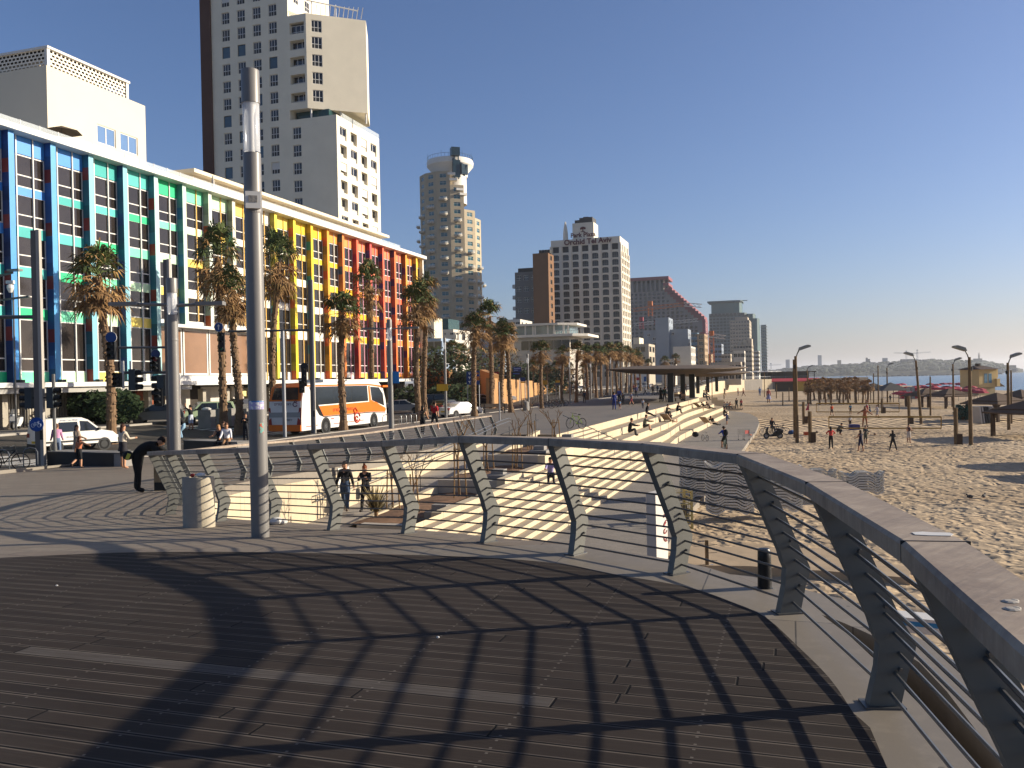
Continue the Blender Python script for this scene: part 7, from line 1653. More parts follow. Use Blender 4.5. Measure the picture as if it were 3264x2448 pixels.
for k in range(40):
    x = 2862+k*7.0+rq.uniform(-4, 4); d = rq.uniform(150, 262); q = D(x, 1200, d); parasol('red beach parasol in the crowded patch by the water', (q.x, q.y, beachz(q.x, q.y)), 2.5, 1.45, rq.choice(('a83040', 'b0343f', '9c2c3c')), 'red beach parasols')
# ================================================================ BEACH THINGS
WP = M('beach_pole_wood', '6f5a3e', .9, .2, 3, .3); ROOFB = M('shed_brown', '5e4a38', .85, .12, 1); SHP = M('shed_post', '4f3c2a', .85, .15, 2)
def bz(p): return beachz(p.x, p.y)
def BG(x, y): 
    p = G(x, y, -4.2); p = G(x, y, bz(p)); return p
def blamp(label, x, yb, yt, s, lean=0):
    p = BG(x, yb); H = (yb-yt)*p.dot(FW)/F; t = thing('beach_lamp', label, 'lamp post', tuple(p), YAW, 'beach floodlights on wooden poles')
    MB().tube([(0, 0, -.3), (lean*.5, 0, H*.5), (lean, 0, H)], [.16, .14, .11], 10).build('pole', WP, t, smooth=True)
    MB().tube([(lean, 0, H-.3), (lean+s*.15, 0, H+.2), (lean+s*.35, 0, H+.55)], .05, 6).build('bracket', DARK, t)
    o = MB(); o.ext([(-.5, -.08), (-.3, .16), (.35, .14), (.55, .0), (.5, -.12)], 'y', -.28, .28); o.xf(Matrix.Translation((lean+s*.75, 0, H+.72)) @ Matrix.Rotation(-s*.35, 4, 'Y') @ Matrix.Scale(s, 4, (1, 0, 0))); o.build('floodlight', M('floodlight_grey', '8d8f86', .6, .1), t)
    MB().lathe([(.1, 0), (.13, .3), (0, .35)], 8, (lean-.12*s, 0, H-1.1)).build('junction_box', DARK, t)
blamp('tall wooden floodlight pole with its head to the right, near the red flag', 2541, 1411, 1135, 1); blamp('tall wooden floodlight pole with its head to the left, in front of the tower hut', 3095, 1420, 1138, -1)
blamp('floodlight pole standing before the brown sheds, head to the left', 2937, 1351, 1148, -1, -.5); blamp('thin floodlight pole between the two brown shed roofs', 3040, 1308, 1160, 1); blamp('floodlight pole at the edge of the photo by the sheds', 3216, 1372, 1156, 1); blamp('distant floodlight pole beside the dark tents', 2829, 1282, 1172, 1); blamp('distant floodlight pole left of the dry palms', 2575, 1280, 1178, 1)
for x, yb, yt, lb in ((2533, 1395, 1146, 'second wooden pole close beside the tall floodlight pole near the flag'), (3224, 1350, 1180, 'bare pole right of the tower hut'), (2966, 1325, 1200, 'thin bare pole standing before the brown sheds'), (2800, 1300, 1165, 'bare pole by the dark tents'), (2270, 1268, 1178, 'pale thin pole near the foot of the terraces'), (2437, 1265, 1185, 'thin pole in front of the beach pavilion'), (2495, 1292, 1250, 'stubby post near the beach bar'), (2475, 1270, 1225, 'stubby post behind another near the beach bar'), (2515, 1280, 1235, 'stubby post left of the dry palms'), (2308, 1272, 1238, 'short post on the sand behind the walking pair'), (2785, 1285, 1190, 'thin pole left of the dark tents')):
    p = BG(x, yb); t = thing('beach_pole', lb, 'pole', tuple(p)); MB().tube([(0, 0, -.2), (.05, 0, (yb-yt)*p.dot(FW)/F)], [.12, .09], 8).build('pole', WP, t)
VP_ = {}
for x, yb, yt, lb in ((2583, 1410, 1311, 'volleyball post with a box at its foot, nearest the floodlight'), (2562, 1351, 1281, 'farther volleyball post beside the red flag'), (2898, 1351, 1262, 'volleyball post between the far players'), (3048, 1418, 1300, 'volleyball post with a box at its foot beside the green heap'), (2812, 1318, 1270, 'far volleyball post behind the players in white')):
    p = BG(x, yb); H = (yb-yt)*p.dot(FW)/F; t = thing('volleyball_post', lb, 'post', tuple(p), YAW); MB().tube([(0, 0, -.2), (0, 0, H)], .17, 8).build('pole', WP, t); MB().box((.0, -.22, -.1), (.42, .2, .9)).build('foot_box', SHP, t); VP_[x] = (p, H)
YT = M('net_tape', 'a8843c', .8, .1)
def net(label, x0, x1, yt, yb, d):
    a, b = D(x0, yt, d), D(x1, yt, d); c, e = D(x0, yb, d), D(x1, yb, d); t = thing('volleyball_net', label, 'net', tuple((c+e)/2))
    MB().beam(a, b, .03, .16).build('top_tape', YT, t, True); MB().beam(c, e, .03, .13).build('bottom_tape', YT, t, True)
    for p, q in ((a, c), (b, e)): MB().beam(p, q, .16, .03).build('side_tape', YT, t, True)
    m, nt, bb = newmat('net_mesh'); bb.inputs['Alpha'].default_value = .12; bb.inputs['Base Color'].default_value = (.05, .05, .05, 1)
    MB().q(a, b, e, c).build('mesh', m, t, True)
net('yellow taped volleyball net strung across the nearer court', 2642, 3000, 1329, 1365, 84); net('yellow taped net across the far court behind the players', 2602, 2866, 1286, 1313, 122)
for x0, y0, x1, y1, nm in ((2584, 1330, 2642, 1329, 0), (3000, 1329, 3048, 1330, 1)): p, q = D(x0, y0, 76 if nm == 0 else 84), D(x1, y1, 84 if nm == 0 else 76); tag(MB().tube([p, q], .012, 4).build('rope', YT), ('slack rope from the nearer net to the post by the floodlight', 'slack rope from the nearer net to the post by the green heap')[nm], 'rope')
p = BG(2574, 1345); H = (1345-1282)*p.dot(FW)/F; t = thing('flag', 'pinkish red flag hanging on a pole by the volleyball court', 'flag', tuple(p), YAW); MB().tube([(0, 0, 0), (.25, 0, H)], .03, 6).build('pole', WP, t); mb = MB(); mb.q((.25, 0, H), (.02, .05, H*.62), (-.1, .02, H*.66)); mb.q((.25, 0, H), (.22, -.03, H*.6), (-.25, .06, H*.58)); mb.build('cloth', mh('b8485a', .8), t)
tag(MB().obb((0, 0, .28), (1.0, .6, .56), .2).build('cool_box', mh('3a3a78', .6), loc=tuple(BG(2723, 1370))), 'purple blue cool box under the nearer net', 'box'); tag(MB().obb((0, 0, .16), (.42, .4, .32), .3).build('orange_crate', mh('b8542c', .6), loc=tuple(BG(2570, 1387))), 'orange crate on the sand by the volleyball post', 'crate')
for x, y, c, lb in ((2604, 1381, '6a5a48', 'dull ball lying on the sand by the orange crate'), (2767, 1385, 'b59a78', 'pale ball on the sand behind the woman in navy'), (2789, 1388, '8f6f52', 'brown ball on the sand right of the navy woman')): q = BG(x, y); tag(MB().ball((0, 0, .12), .13, 12, 8).build('ball', mh(c, .6), smooth=True, loc=tuple(q)), lb, 'ball')
def shed(label, p, w_, h, rz, d_=None):
    d_ = d_ or w_; t = thing('beach_shed', label, 'shed', tuple(p), rz, 'brown open beach sheds'); mb = MB(); x, y = w_/2, d_/2
    a, e = (0, 0, h+1.0), [(-x-.6, -y-.6, h-.25), (x+.6, -y-.6, h-.25), (x+.6, y+.6, h-.25), (-x-.6, y+.6, h-.25)]
    for k in range(4): mb.q(e[k], e[(k+1) % 4], a); mb.q(*[(q[0], q[1], q[2]-.12) for q in (e[(k+1) % 4], e[k])], (0, 0, h+.86))
    for k in range(4): p0_, p1_ = e[k], e[(k+1) % 4]; mb.q(p0_, p1_, (p1_[0], p1_[1], p1_[2]-.12), (p0_[0], p0_[1], p0_[2]-.12))
    mb.build('roof', ROOFB, t)
    for i, (px, py) in enumerate(((-x, -y), (x, -y), (x, y), (-x, y))):
        MB().box((px-.14, py-.14, -.3), (px+.14, py+.14, h)).build('post', SHP, t); b = MB(); sx, sy = -math.copysign(1, px), -math.copysign(1, py); b.beam((px, py, h-.75), (px+sx*.75, py, h-.02), .1, .1); b.build('brace', SHP, t); b = MB(); b.beam((px, py, h-.75), (px, py+sy*.75, h-.02), .1, .1); b.build('brace', SHP, t)
    for a_, b_ in (((-x, -y), (x, -y)), ((x, -y), (x, y)), ((x, y), (-x, y)), ((-x, y), (-x, -y))): MB().beam((*a_, h), (*b_, h), .12, .16).build('beam', SHP, t)
shed('brown open shed, farther of the linked pair beside the thin lamp pole', BG(2952, 1297), 4.4, 2.2, YAW+.15); shed('brown open shed linked to its twin, right half by the green heap', BG(3026, 1300), 4.4, 2.2, YAW+.15)
shed('brown shed with a sunlit roof slope behind the grey rolls', BG(3178, 1336), 4.4, 2.2, YAW+.3); shed('brown shed behind the sunlit one at the photo edge', BG(3255, 1318), 4.4, 2.2, YAW+.3); shed('dark brown shed cut by the photo edge, nearest of all', BG(3302, 1392), 4.6, 2.4, YAW+.2)
shed('brown shed shape added outside the view to shade the sand', CF(35.5, 46.5, -4.2), 4.4, 2.2, YAW); shed('second brown shed shape added outside the view to shade the sand', CF(38, 53.5, -4.2), 4.4, 2.2, YAW)  # both added out of view only to throw shadows onto the sand
def tent(label, p, w_, h, col): t = thing('tent', label, 'tent', tuple(p), YAW, 'dark sun tents on the beach'); x = w_/2; mb = MB(); e = [(-x, -x, h), (x, -x, h), (x, x, h), (-x, x, h)]; [mb.q(e[k], e[(k+1) % 4], (0, 0, h+1.6)) for k in range(4)]; mb.build('roof', mh(col, .8), t); [MB().tube([(sx*x, sy*x, 0), (sx*x, sy*x, h)], .06, 6).build('post', SHP, t) for sx in (-1, 1) for sy in (-1, 1)]
tent('dark sun tent left of its pale neighbour beyond the court', BG(2785, 1282), 5.5, 2.3, '3d3c3a'); tent('grey sun tent with a pale slope right of the dark one', BG(2840, 1284), 5.5, 2.4, '57544e'); tent('low dark sun tent between dry palms and grey tent', BG(2756, 1276), 4.4, 2.0, '4a4946')
# lifeguard hut
q = D(3127, 1200, 205); t = thing('lifeguard_hut', 'yellow lifeguard hut with brown roof and blue doors above the beach', 'hut', (q.x, q.y, -4.6), YAW+.25); s_ = 205/F; hz_ = lambda y: EYE+(1183-y)*s_+4.6; YH = M('hut_yellow', 'cdb27a', .8, .06, 1)
mb = MB(); mb.box((-32*s_, -2, hz_(1236)), (35*s_, 4, hz_(1180))); mb.build('cabin', YH, t); mb = MB(); mb.lathe([(0, 2.2*s_*10), (46*s_, 0)], 4, (1.5*s_, 1, hz_(1181)), 0, R(45), R(405)); x = 47*s_; z = hz_(1180); 
mb = MB(); e = [(-37*s_, -2.8, z), (42*s_, -2.8, z), (42*s_, 4.8, z), (-37*s_, 4.8, z)]; a, b = (-18*s_, 1, hz_(1168)), (20*s_, 1, hz_(1168)); mb.q(e[0], e[1], b, a); mb.q(e[1], e[2], b); mb.q(e[2], e[3], a, b); mb.q(e[3], e[0], a); mb.q(*e); mb.build('roof', M('hut_roof', '4a382e', .8, .1), t); MB().box((-3*s_, .4, hz_(1169)), (4*s_, 1.6, hz_(1161))).build('roof_box', SHP, t)
for k in (-1, 1): MB().box((1*s_+(k*8-6)*s_, -2.05, hz_(1223)), (1*s_+(k*8+6)*s_, -1.99, hz_(1193))).build('door', M('hut_blue', '4a7890', .5, .1), t)
MB().box((35*s_, -1.5, hz_(1207)), (46*s_, 3, hz_(1180))).build('bay', YH, t); MB().box((28*s_, -2.6, hz_(1234)), (40*s_, 1, hz_(1210))).build('booth', YH, t); MB().box((-30*s_, -1.6, -1), (33*s_, 3.5, hz_(1236.3))).build('base', M('hut_base', 'a0926f', .85, .1), t)
MB().ext([(41*s_, hz_(1236)), (41*s_, hz_(1212)), (80*s_, hz_(1236))], 'y', -1, 2).build('stair', SHP, t)
# ------------------------------------------------------------ sunbeds: each bed is a thing of its own
PLW = M('sunbed_plastic', 'cbc6ba', .55, .06, 2)
def bedmesh(wave):
    L, W_ = 1.9, .68; prof_ = []
    n = 20
    for k in range(n+1): y = -L/2+L*k/n; s = k/n; prof_.append((y, .2-.2*(1-abs(s-.17)/.17) if s < .34 else .2 if s < .6 else .2-.19*math.sin((s-.6)/.4*math.pi)))
    fr = MB(); th = .075
    for sx in (-1, 1):
        for (y0, z0), (y1, z1) in zip(prof_, prof_[1:]): 
            a, b = sx*(W_/2-.06), sx*W_/2; x0, x1 = min(a, b), max(a, b); fr.add([(x0, y0, z0), (x1, y0, z0), (x1, y1, z1), (x0, y1, z1), (x0, y0, z0+th), (x1, y0, z0+th), (x1, y1, z1+th), (x0, y1, z1+th)], [(0, 3, 2, 1), (4, 5, 6, 7), (0, 1, 5, 4), (1, 2, 6, 5), (2, 3, 7, 6), (3, 0, 4, 7)])
    fr.box((-W_/2+.06, prof_[0][0], prof_[0][1]), (W_/2-.06, prof_[0][0]+.07, prof_[0][1]+th))
    y, z = prof_[-1]; fr.box((-W_/2+.06, y-.07, z), (W_/2-.06, y, z+th))
    sl = MB()
    for k in range(1, 30): 
        y = -L/2+L*k/30; i = min(n-1, int((y+L/2)/L*n)); f = ((y+L/2)/L*n)-i; z = prof_[i][1]*(1-f)+prof_[i+1][1]*f; sl.box((-W_/2+.05, y-.018, z+.012), (W_/2-.05, y+.018, z+.036))
    return fr.mesh('frame', PLW), sl.mesh('slats', PLW)
BEDF, BEDS = bedmesh(0)
def sunbed(label, p, rz, group=None, tilt=0): 
    t = thing('sunbed', label, 'sunbed', tuple(p), rz, group); t.rotation_euler = (tilt, 0, rz)
    put('frame', BEDF, t); put('slats', BEDS, t); return t
def bedstack(x, y, n, rz, where, z=-4.1, dz=.118, z0=.12):
    p = G(x, y, z)
    for k in range(n): sunbed('white plastic sunbed %s the stack %s' % (('under', 'low in', 'midway up', 'high in', 'topping')[0 if k == 0 else 4 if k == n-1 else 1+3*k//n], where), (p.x+rnd.uniform(-.02, .02), p.y+rnd.uniform(-.02, .02), p.z+z0+k*dz), rz+rnd.uniform(-.015, .015), 'stacked white sunbeds '+where)
bedstack(2325, 1648, 17, YAW+R(78), 'right beside the yellow cage'); bedstack(2480, 1640, 15, YAW+R(80), 'second over from the yellow cage'); bedstack(2236, 1600, 18, YAW+R(74), 'nearest the paved path'); bedstack(2395, 1590, 14, YAW+R(80), 'behind the two biggest stacks')
bedstack(2600, 1555, 6, YAW+R(84), 'just topping the wooden handrail'); bedstack(2745, 1585, 8, YAW+R(86), 'bearing the dark cushions')
p = G(2725, 1578, -4.1); t = thing('cushion_pile', 'pile of dark blue and pale green cushions on the sunbed stack', 'cushions', (p.x, p.y, -3.3), YAW+R(86)); MB().obb((0, -.3, .06), (.6, .9, .1)).build('cushion', mh('27384f', .8), t); MB().obb((.03, .3, .17), (.6, .8, .09), Matrix.Rotation(.2, 3, 'X')).build('cushion', mh('31445c', .8), t); MB().obb((-.03, -.1, .2), (.5, .5, .08), Matrix.Rotation(-.25, 3, 'X')).build('cushion', mh('8f9c8f', .8), t)
# white box with red scribble, yellow cage, posts
p = G(2112, 1788, -3.88); dq = p.dot(FW); hB = (1788-1568)*dq/F; t = thing('kiosk_box', 'tall narrow white box with red painted scribble on its side', 'box', tuple(p), YAW+R(55))
MB().box((-.4, 0, 0), (.4, .32, hB)).build('body', M('kiosk_white', 'cfc9bf', .75, .08, 2), t); MB().box((-.41, .02, .02), (-.402, .3, hB-.02)).build('shade_panel', mh('9fa2a6', .7), t)  # thin grey sheet puts the shade of this side into colour
mb = MB(); 
for k in range(5): zc_ = hB*(.78-.12*k); mb.tube([(.2+.1*math.sin(a*1.0+k), -.02, zc_+.07*math.cos(a)) for a in [R(40*j) for j in range(8)]], .016, 4)
mb.build('scribble', mh('a8484a', .7), t)
p = G(2172, 1688, -4.1); t = thing('crate_cage', 'pale yellow crate cage standing on the sand beside the white box', 'crate', tuple(p), YAW+.15); mb = MB(); YC = M('cage_yellow', 'bba86a', .6, .08); w_, h = .85, 1.45
for x in (-w_/2, w_/2):
    for y in (0, .8): MB().box((x-.04, y-.04, 0), (x+.04, y+.04, h)).build('corner_post', YC, t)
for k in range(7): z = .05+k*(h-.1)/6; mb.beam((-w_/2, 0, z), (w_/2, 0, z), .02, .04); mb.beam((w_/2, 0, z), (w_/2, .8, z), .02, .04)
for k in range(1, 7): mb.beam((-w_/2+w_*k/7, 0, 0), (-w_/2+w_*k/7, 0, h), .012, .012); mb.beam((-w_/2+w_*k/7, 0, h), (-w_/2+w_*k/7, .8, h), .014, .014)
mb.build('bars', YC, t); MB().box((-w_/2+.05, .35, .06), (w_/2-.05, .75, .9)).build('contents', mh('6a6254', .8), t)
p = G(2254, 1818, -4.1); t = thing('wood_post', 'rough wooden post with wire stubs beside a concrete strip on the sand', 'post', tuple(p), YAW); MB().box((-.045, -.045, -.1), (.045, .045, .9)).build('post', WP, t); [MB().tube([(.03, 0, z), (.3, -.05, z+.02*k)], .008, 4).build('wire', DARK, t) for k, z in enumerate((.3, .52, .74))]
sheet('sand_path', [tuple(G(*q, -4.0).xy) for q in ((2140, 1752), (2260, 1748), (2640, 1755), (2760, 1790), (2900, 1815), (2900, 1850), (2640, 1828), (2390, 1812), (2140, 1808))], -3.93, M('sandy_concrete', 'b09a7c', .9, .15, 1, .2), -4.6)
tag(MB().tube([(0, 0, 0), (.3, .1, .05)], .045, 8).build('cardboard_tube', WHITE, loc=tuple(G(2240, 1808, -4.0))), 'white tube lying on the sand by the wooden post', 'tube')
p = BG(3070, 1340); bush('tarp_heap', 'green netting heap covering something beside the rolled mats', tuple(p), 1.1, .9, 2.0, 900, .35, 40, M('green_net', '2f5a4a', .8, .2, 2), 'heap')
p = BG(3133, 1350); t = thing('mat_stack', 'grey sunbeds stacked upright on edge in front of the shed', 'stack', tuple(p), YAW+.1)
for k in range(6): MB().obb((-.75+k*.3, 0, 1.0), (.16, 1.6, 1.9), Matrix.Rotation(-.12, 3, 'Y')).build('upright_bed', mh(('b0aca6', '9a9792', '2c2d30', '3a3b3d', 'a8a5a0', 'b5b1aa')[k], .7), t)
q = D(2897, 1200, 190); t = thing('sunbed_rack', 'upright sunbed pile with red ends among the red parasols', 'stack', (q.x, q.y, -4.2), YAW); [MB().box((-1.9+k*.95, -.8, 0), (-1.05+k*.95, .8, 2.6-.2*(k % 2))).build('bundle', mh(('a83a40', 'a9a7a4', '8f8e8c', 'a83a40')[k], .7), t) for k in range(4)]
def pigeon(label, x, y, rz): t = thing('pigeon', label, 'bird', tuple(BG(x, y)), rz); m = M('pigeon_grey', '3c3c40', .7, .2, 9); o = MB(); o.ball((0, 0, .13), (.07, .14, .075), 10, 6); o.ball((0, .13, .22), (.035, .045, .04), 8, 5); o.tube([(0, .09, .16), (0, .12, .2)], .035, 6); o.add([(-.03, -.1, .14), (.03, -.1, .14), (.025, -.27, .1), (-.025, -.27, .1)], [(0, 1, 2, 3)]); o.build('body', m, t, smooth=True); [MB().tube([(sx, 0, 0), (sx, 0, .08)], .008, 4).build('leg', mh('a0504a'), t) for sx in (-.03, .03)]; MB().lathe([(.012, 0), (0, .03)], 5, (0, .17, .215)).build('beak', DARK, t)
pigeon('dark pigeon on the sand, left one of two', 3092, 1592, 1.2); pigeon('dark pigeon on the sand, right one of two', 3136, 1589, -.6)
# cart, parked motorbike, baskets near the path
p = G(2371, 1404, -3.95); t = thing('shopping_cart', 'shopping cart with a red panel parked on the sand beside the path', 'cart', tuple(p), YAW+.5); mb = MB()
for z in (.5, .62, .74, .86, .98):
    for a, b in (((-.3, -.4), (.3, -.4)), ((.3, -.4), (.3, .4)), ((.3, .4), (-.3, .4)), ((-.3, .4), (-.3, -.4))): mb.tube([(*a, z), (*b, z)], .01, 4)
for k in range(7): x = -.3+.1*k; mb.tube([(x, -.4, .5), (x, -.4, .98)], .008, 4); mb.tube([(x, .4, .5), (x, .4, .98)], .008, 4)
mb.build('basket', STEEL, t); MB().box((-.25, -.42, .6), (.25, -.405, .9)).build('red_panel', mh('b5504a', .6), t)
for sx in (-.27, .27):
    for y in (-.36, .36): MB().tube([(sx, y, .5), (sx, y, .1)], .014, 5).build('leg', STEEL, t); o = MB(); o.lathe([(0, -.02), (.06, -.02), (.06, .02), (0, .02)], 10); o.xf(Matrix.Translation((sx, y, .06)) @ Matrix.Rotation(R(90), 4, 'Y')); o.build('castor', TYRE, t)
tag(MB().ball((0, 0, .2), (.25, .25, .22), 10, 6).build('orange_bag', mh('c06a4a', .8), smooth=True, loc=tuple(BG(2391, 1398))), 'orange bag sitting on the sand behind the cart', 'bag')
scooter('dark motorbike with white box lying parked on the sand by the path', BG(2465, 1398), YAW+R(80), '1e1f22'); bike('black bicycle parked behind the motorbike on the sand', tuple(BG(2450, 1388)), YAW+R(70), '202124', .15); bike('second black bicycle on the sand, right of the motorbike', tuple(BG(2488, 1384)), YAW+R(60), '26272a', .2)
bike('small pale child bicycle standing on the lowest tier', tuple(G(2247, 1405, -3.88)), YAW+R(15), 'b9b7ae', .05, .75)
for x, y, c, lb in ((2522, 1385, '2a4a78', 'blue bag on the sand right of the motorbike'), (2528, 1384, 'c9c9c6', 'white bag on the sand beside the blue bag'), (2217, 1392, '1d1e20', 'black rucksack lying on the lowest tier')): q = BG(x, y) if x > 2300 else G(x, y, -3.45); tag(MB().ball((0, 0, .2), (.3, .22, .24), 10, 6).build('bag', mh(c, .8), smooth=True, loc=tuple(q)), lb, 'bag')
def bedchair(label, p, rz): t = thing('lounger', label, 'lounger', tuple(p), rz, 'wooden loungers on the tiers'); wd = M('bench_wood'); MB().box((-.4, -.9, .16), (.4, .35, .22)).build('seat', wd, t); o = MB(); o.obb((0, .72, .45), (.8, .95, .06), Matrix.Rotation(.62, 3, 'X')); o.build('backrest', wd, t); [MB().box((sx-.03, y-.03, 0), (sx+.03, y+.03, .16)).build('leg', wd, t) for sx in (-.34, .34) for y in (-.8, .3)]
t = thing('sign_board', 'white notice with a red ring on the ramp wall', 'sign', tuple(D(1063, 1500, 33.6)), R(90)); 
bpy.data.objects.remove(t)
p_ = Vector((-16.37, 29.2, -1.95)); t = thing('sign_board', 'white notice with a red ring fixed on the ramp wall', 'sign', tuple(p_), R(90)); MB().box((-.42, -.03, -.45), (.42, 0, .45)).build('board', WHITE, t); o = MB(); o.lathe([(.12, 0), (.16, 0), (.16, .01), (.12, .01)], 20); o.xf(Matrix.Translation((0, -.045, .2)) @ Matrix.Rotation(R(90), 4, 'X')); o.build('ring', mh('a8404a', .6), t); [MB().box((-.25, -.034, z-.012), (.25, -.031, z+.012)).build('text_line', mh('a89a94', .6), t) for z in (-.1, -.2, -.3)]
# ================================================================ PEOPLE
SKIN = [M('skin_light', 'b98a6a', .6, .05), M('skin_tan', '96684a', .6, .05)]
def fk(P):
    g = lambda k, d: P.get(k, d); J = {}; tp = R(g('tp', 3)); hp = R(g('hp', 0)); pv = Vector((0, 0, 1.0))
    up = lambda a: Vector((0, math.sin(a), math.cos(a)))
    J['pel'] = pv; J['waist'] = pv+up(tp*.6)*.16; J['chest'] = J['waist']+up(tp)*.2; J['uch'] = J['chest']+up(tp*1.1)*.14
    J['neck'] = J['uch']+up(tp*1.1)*.1; hd = tp*.8+hp; J['h0'] = J['neck']+up(hd)*.07; J['h1'] = J['h0']+up(hd)*.08; J['h2'] = J['h1']+up(hd)*.1; J['hd'] = up(hd)
    for s, k in ((-1, 'l'), (1, 'r')):
        sh = J['uch']+Vector((s*.175, 0, 0))+up(tp)*.02; J['sh'+k] = sh
        a, b, e = R(g('sh'+k, g('sh', 0))), R(g('ab'+k, g('ab', 10))), R(g('el'+k, g('el', 12))); ei = R(g('ei'+k, g('ei', 0)))
        d1 = Vector((s*math.sin(b), math.sin(a)*math.cos(b), -math.cos(a)*math.cos(b))); el = sh+d1*.28; b2 = b-ei
        d2 = Vector((s*math.sin(b2), math.sin(a+e)*math.cos(b2), -math.cos(a+e)*math.cos(b2))); wr = el+d2*.25
        J['el'+k], J['wr'+k], J['ha'+k], J['hdir'+k] = el, wr, wr+d2*.1, d2
        hf, kf, lb = R(g('hf'+k, g('hf', 0))), R(g('kf'+k, g('kf', 4))), R(g('lb'+k, g('lb', 3)))
        hip = pv+Vector((s*.09, 0, -.04)); kn = hip+Vector((s*math.sin(lb), math.sin(hf)*math.cos(lb), -math.cos(hf)*math.cos(lb)))*.43
        an = kn+Vector((s*math.sin(lb)*.7, math.sin(hf-kf)*math.cos(lb), -math.cos(hf-kf)*math.cos(lb)))*.42; fa = hf-kf+R(g('ft', 0))
        J['hip'+k], J['kn'+k], J['an'+k] = hip, kn, an; J['toe'+k] = an+Vector((s*.03, math.cos(fa)*.17, math.sin(fa)*.17-.035))
    return J
PEND = []
def person(label, loc, rz, h=1.72, P={}, top='2a2c30', bot='26282c', hair='2a1f18', skin=0, sleeve='long', legs='long', shoe='2a2826', long=False, bun=False, seat=None, near=False, skirt=None, coat=None, hat=None, cat='person', lod=1, group=None, bulk=1, front=None):
    J = fk(P); names = ['pel', 'waist', 'chest', 'uch', 'neck', 'h0', 'h1', 'h2']; rad = [.165, .145, .165, .14, .066, .088, .115, .08]
    ed = [(i, i+1) for i in range(7)]; vs_ = [J[n] for n in names]; bone = [('t', 0, 1), ('s', 1, 2), ('s', 2, 3), ('k', 4, 5), ('k', 5, 6), ('k', 6, 7), ('k', 3, 4)]
    fat = .93 if long else 1
    for k in 'lr':
        b = len(vs_); vs_ += [J['sh'+k], J['el'+k], J['wr'+k], J['ha'+k]]; rad += [.082*fat, .06*fat, .044, .05]; ed += [(3, b), (b, b+1), (b+1, b+2), (b+2, b+3)]; bone += [('s', 3, b), ('u', b, b+1), ('f', b+1, b+2), ('k', b+2, b+3)]
        b = len(vs_); vs_ += [J['hip'+k], J['kn'+k], J['an'+k], J['toe'+k]]; rad += [.118, .08, .058, .052]; ed += [(0, b), (b, b+1), (b+1, b+2), (b+2, b+3)]; bone += [('t', 0, b), ('t', b, b+1), ('c', b+1, b+2), ('o', b+2, b+3)]
    rad = [r*(bulk if i < 4 or i > 7 else 1) for i, r in enumerate(rad)]
    me = bpy.data.meshes.new('body'); me.from_pydata([tuple(v) for v in vs_], ed, []); o = bpy.data.objects.new('body_skeleton', me); COL.objects.link(o)
    md = o.modifiers.new('skin', 'SKIN'); md.use_smooth_shade = True
    for i, r in enumerate(rad): me.skin_vertices[0].data[i].radius = (r, r); me.skin_vertices[0].data[i].use_root = (i == 0)
    sb = o.modifiers.new('sub', 'SUBSURF'); sb.levels = lod; sb.render_levels = lod
    zmin = min(min(J['an'+k].z-.085, J['toe'+k].z-.04) for k in 'lr')
    dz = -zmin if seat is None else seat+.1-J['pel'].z
    PEND.append(dict(o=o, J=J, V=vs_, bone=bone, dz=dz, a=(label, loc, rz, h, top, bot, hair, skin, sleeve, legs, shoe, long, bun, near, skirt, coat, hat, cat, group, front)))
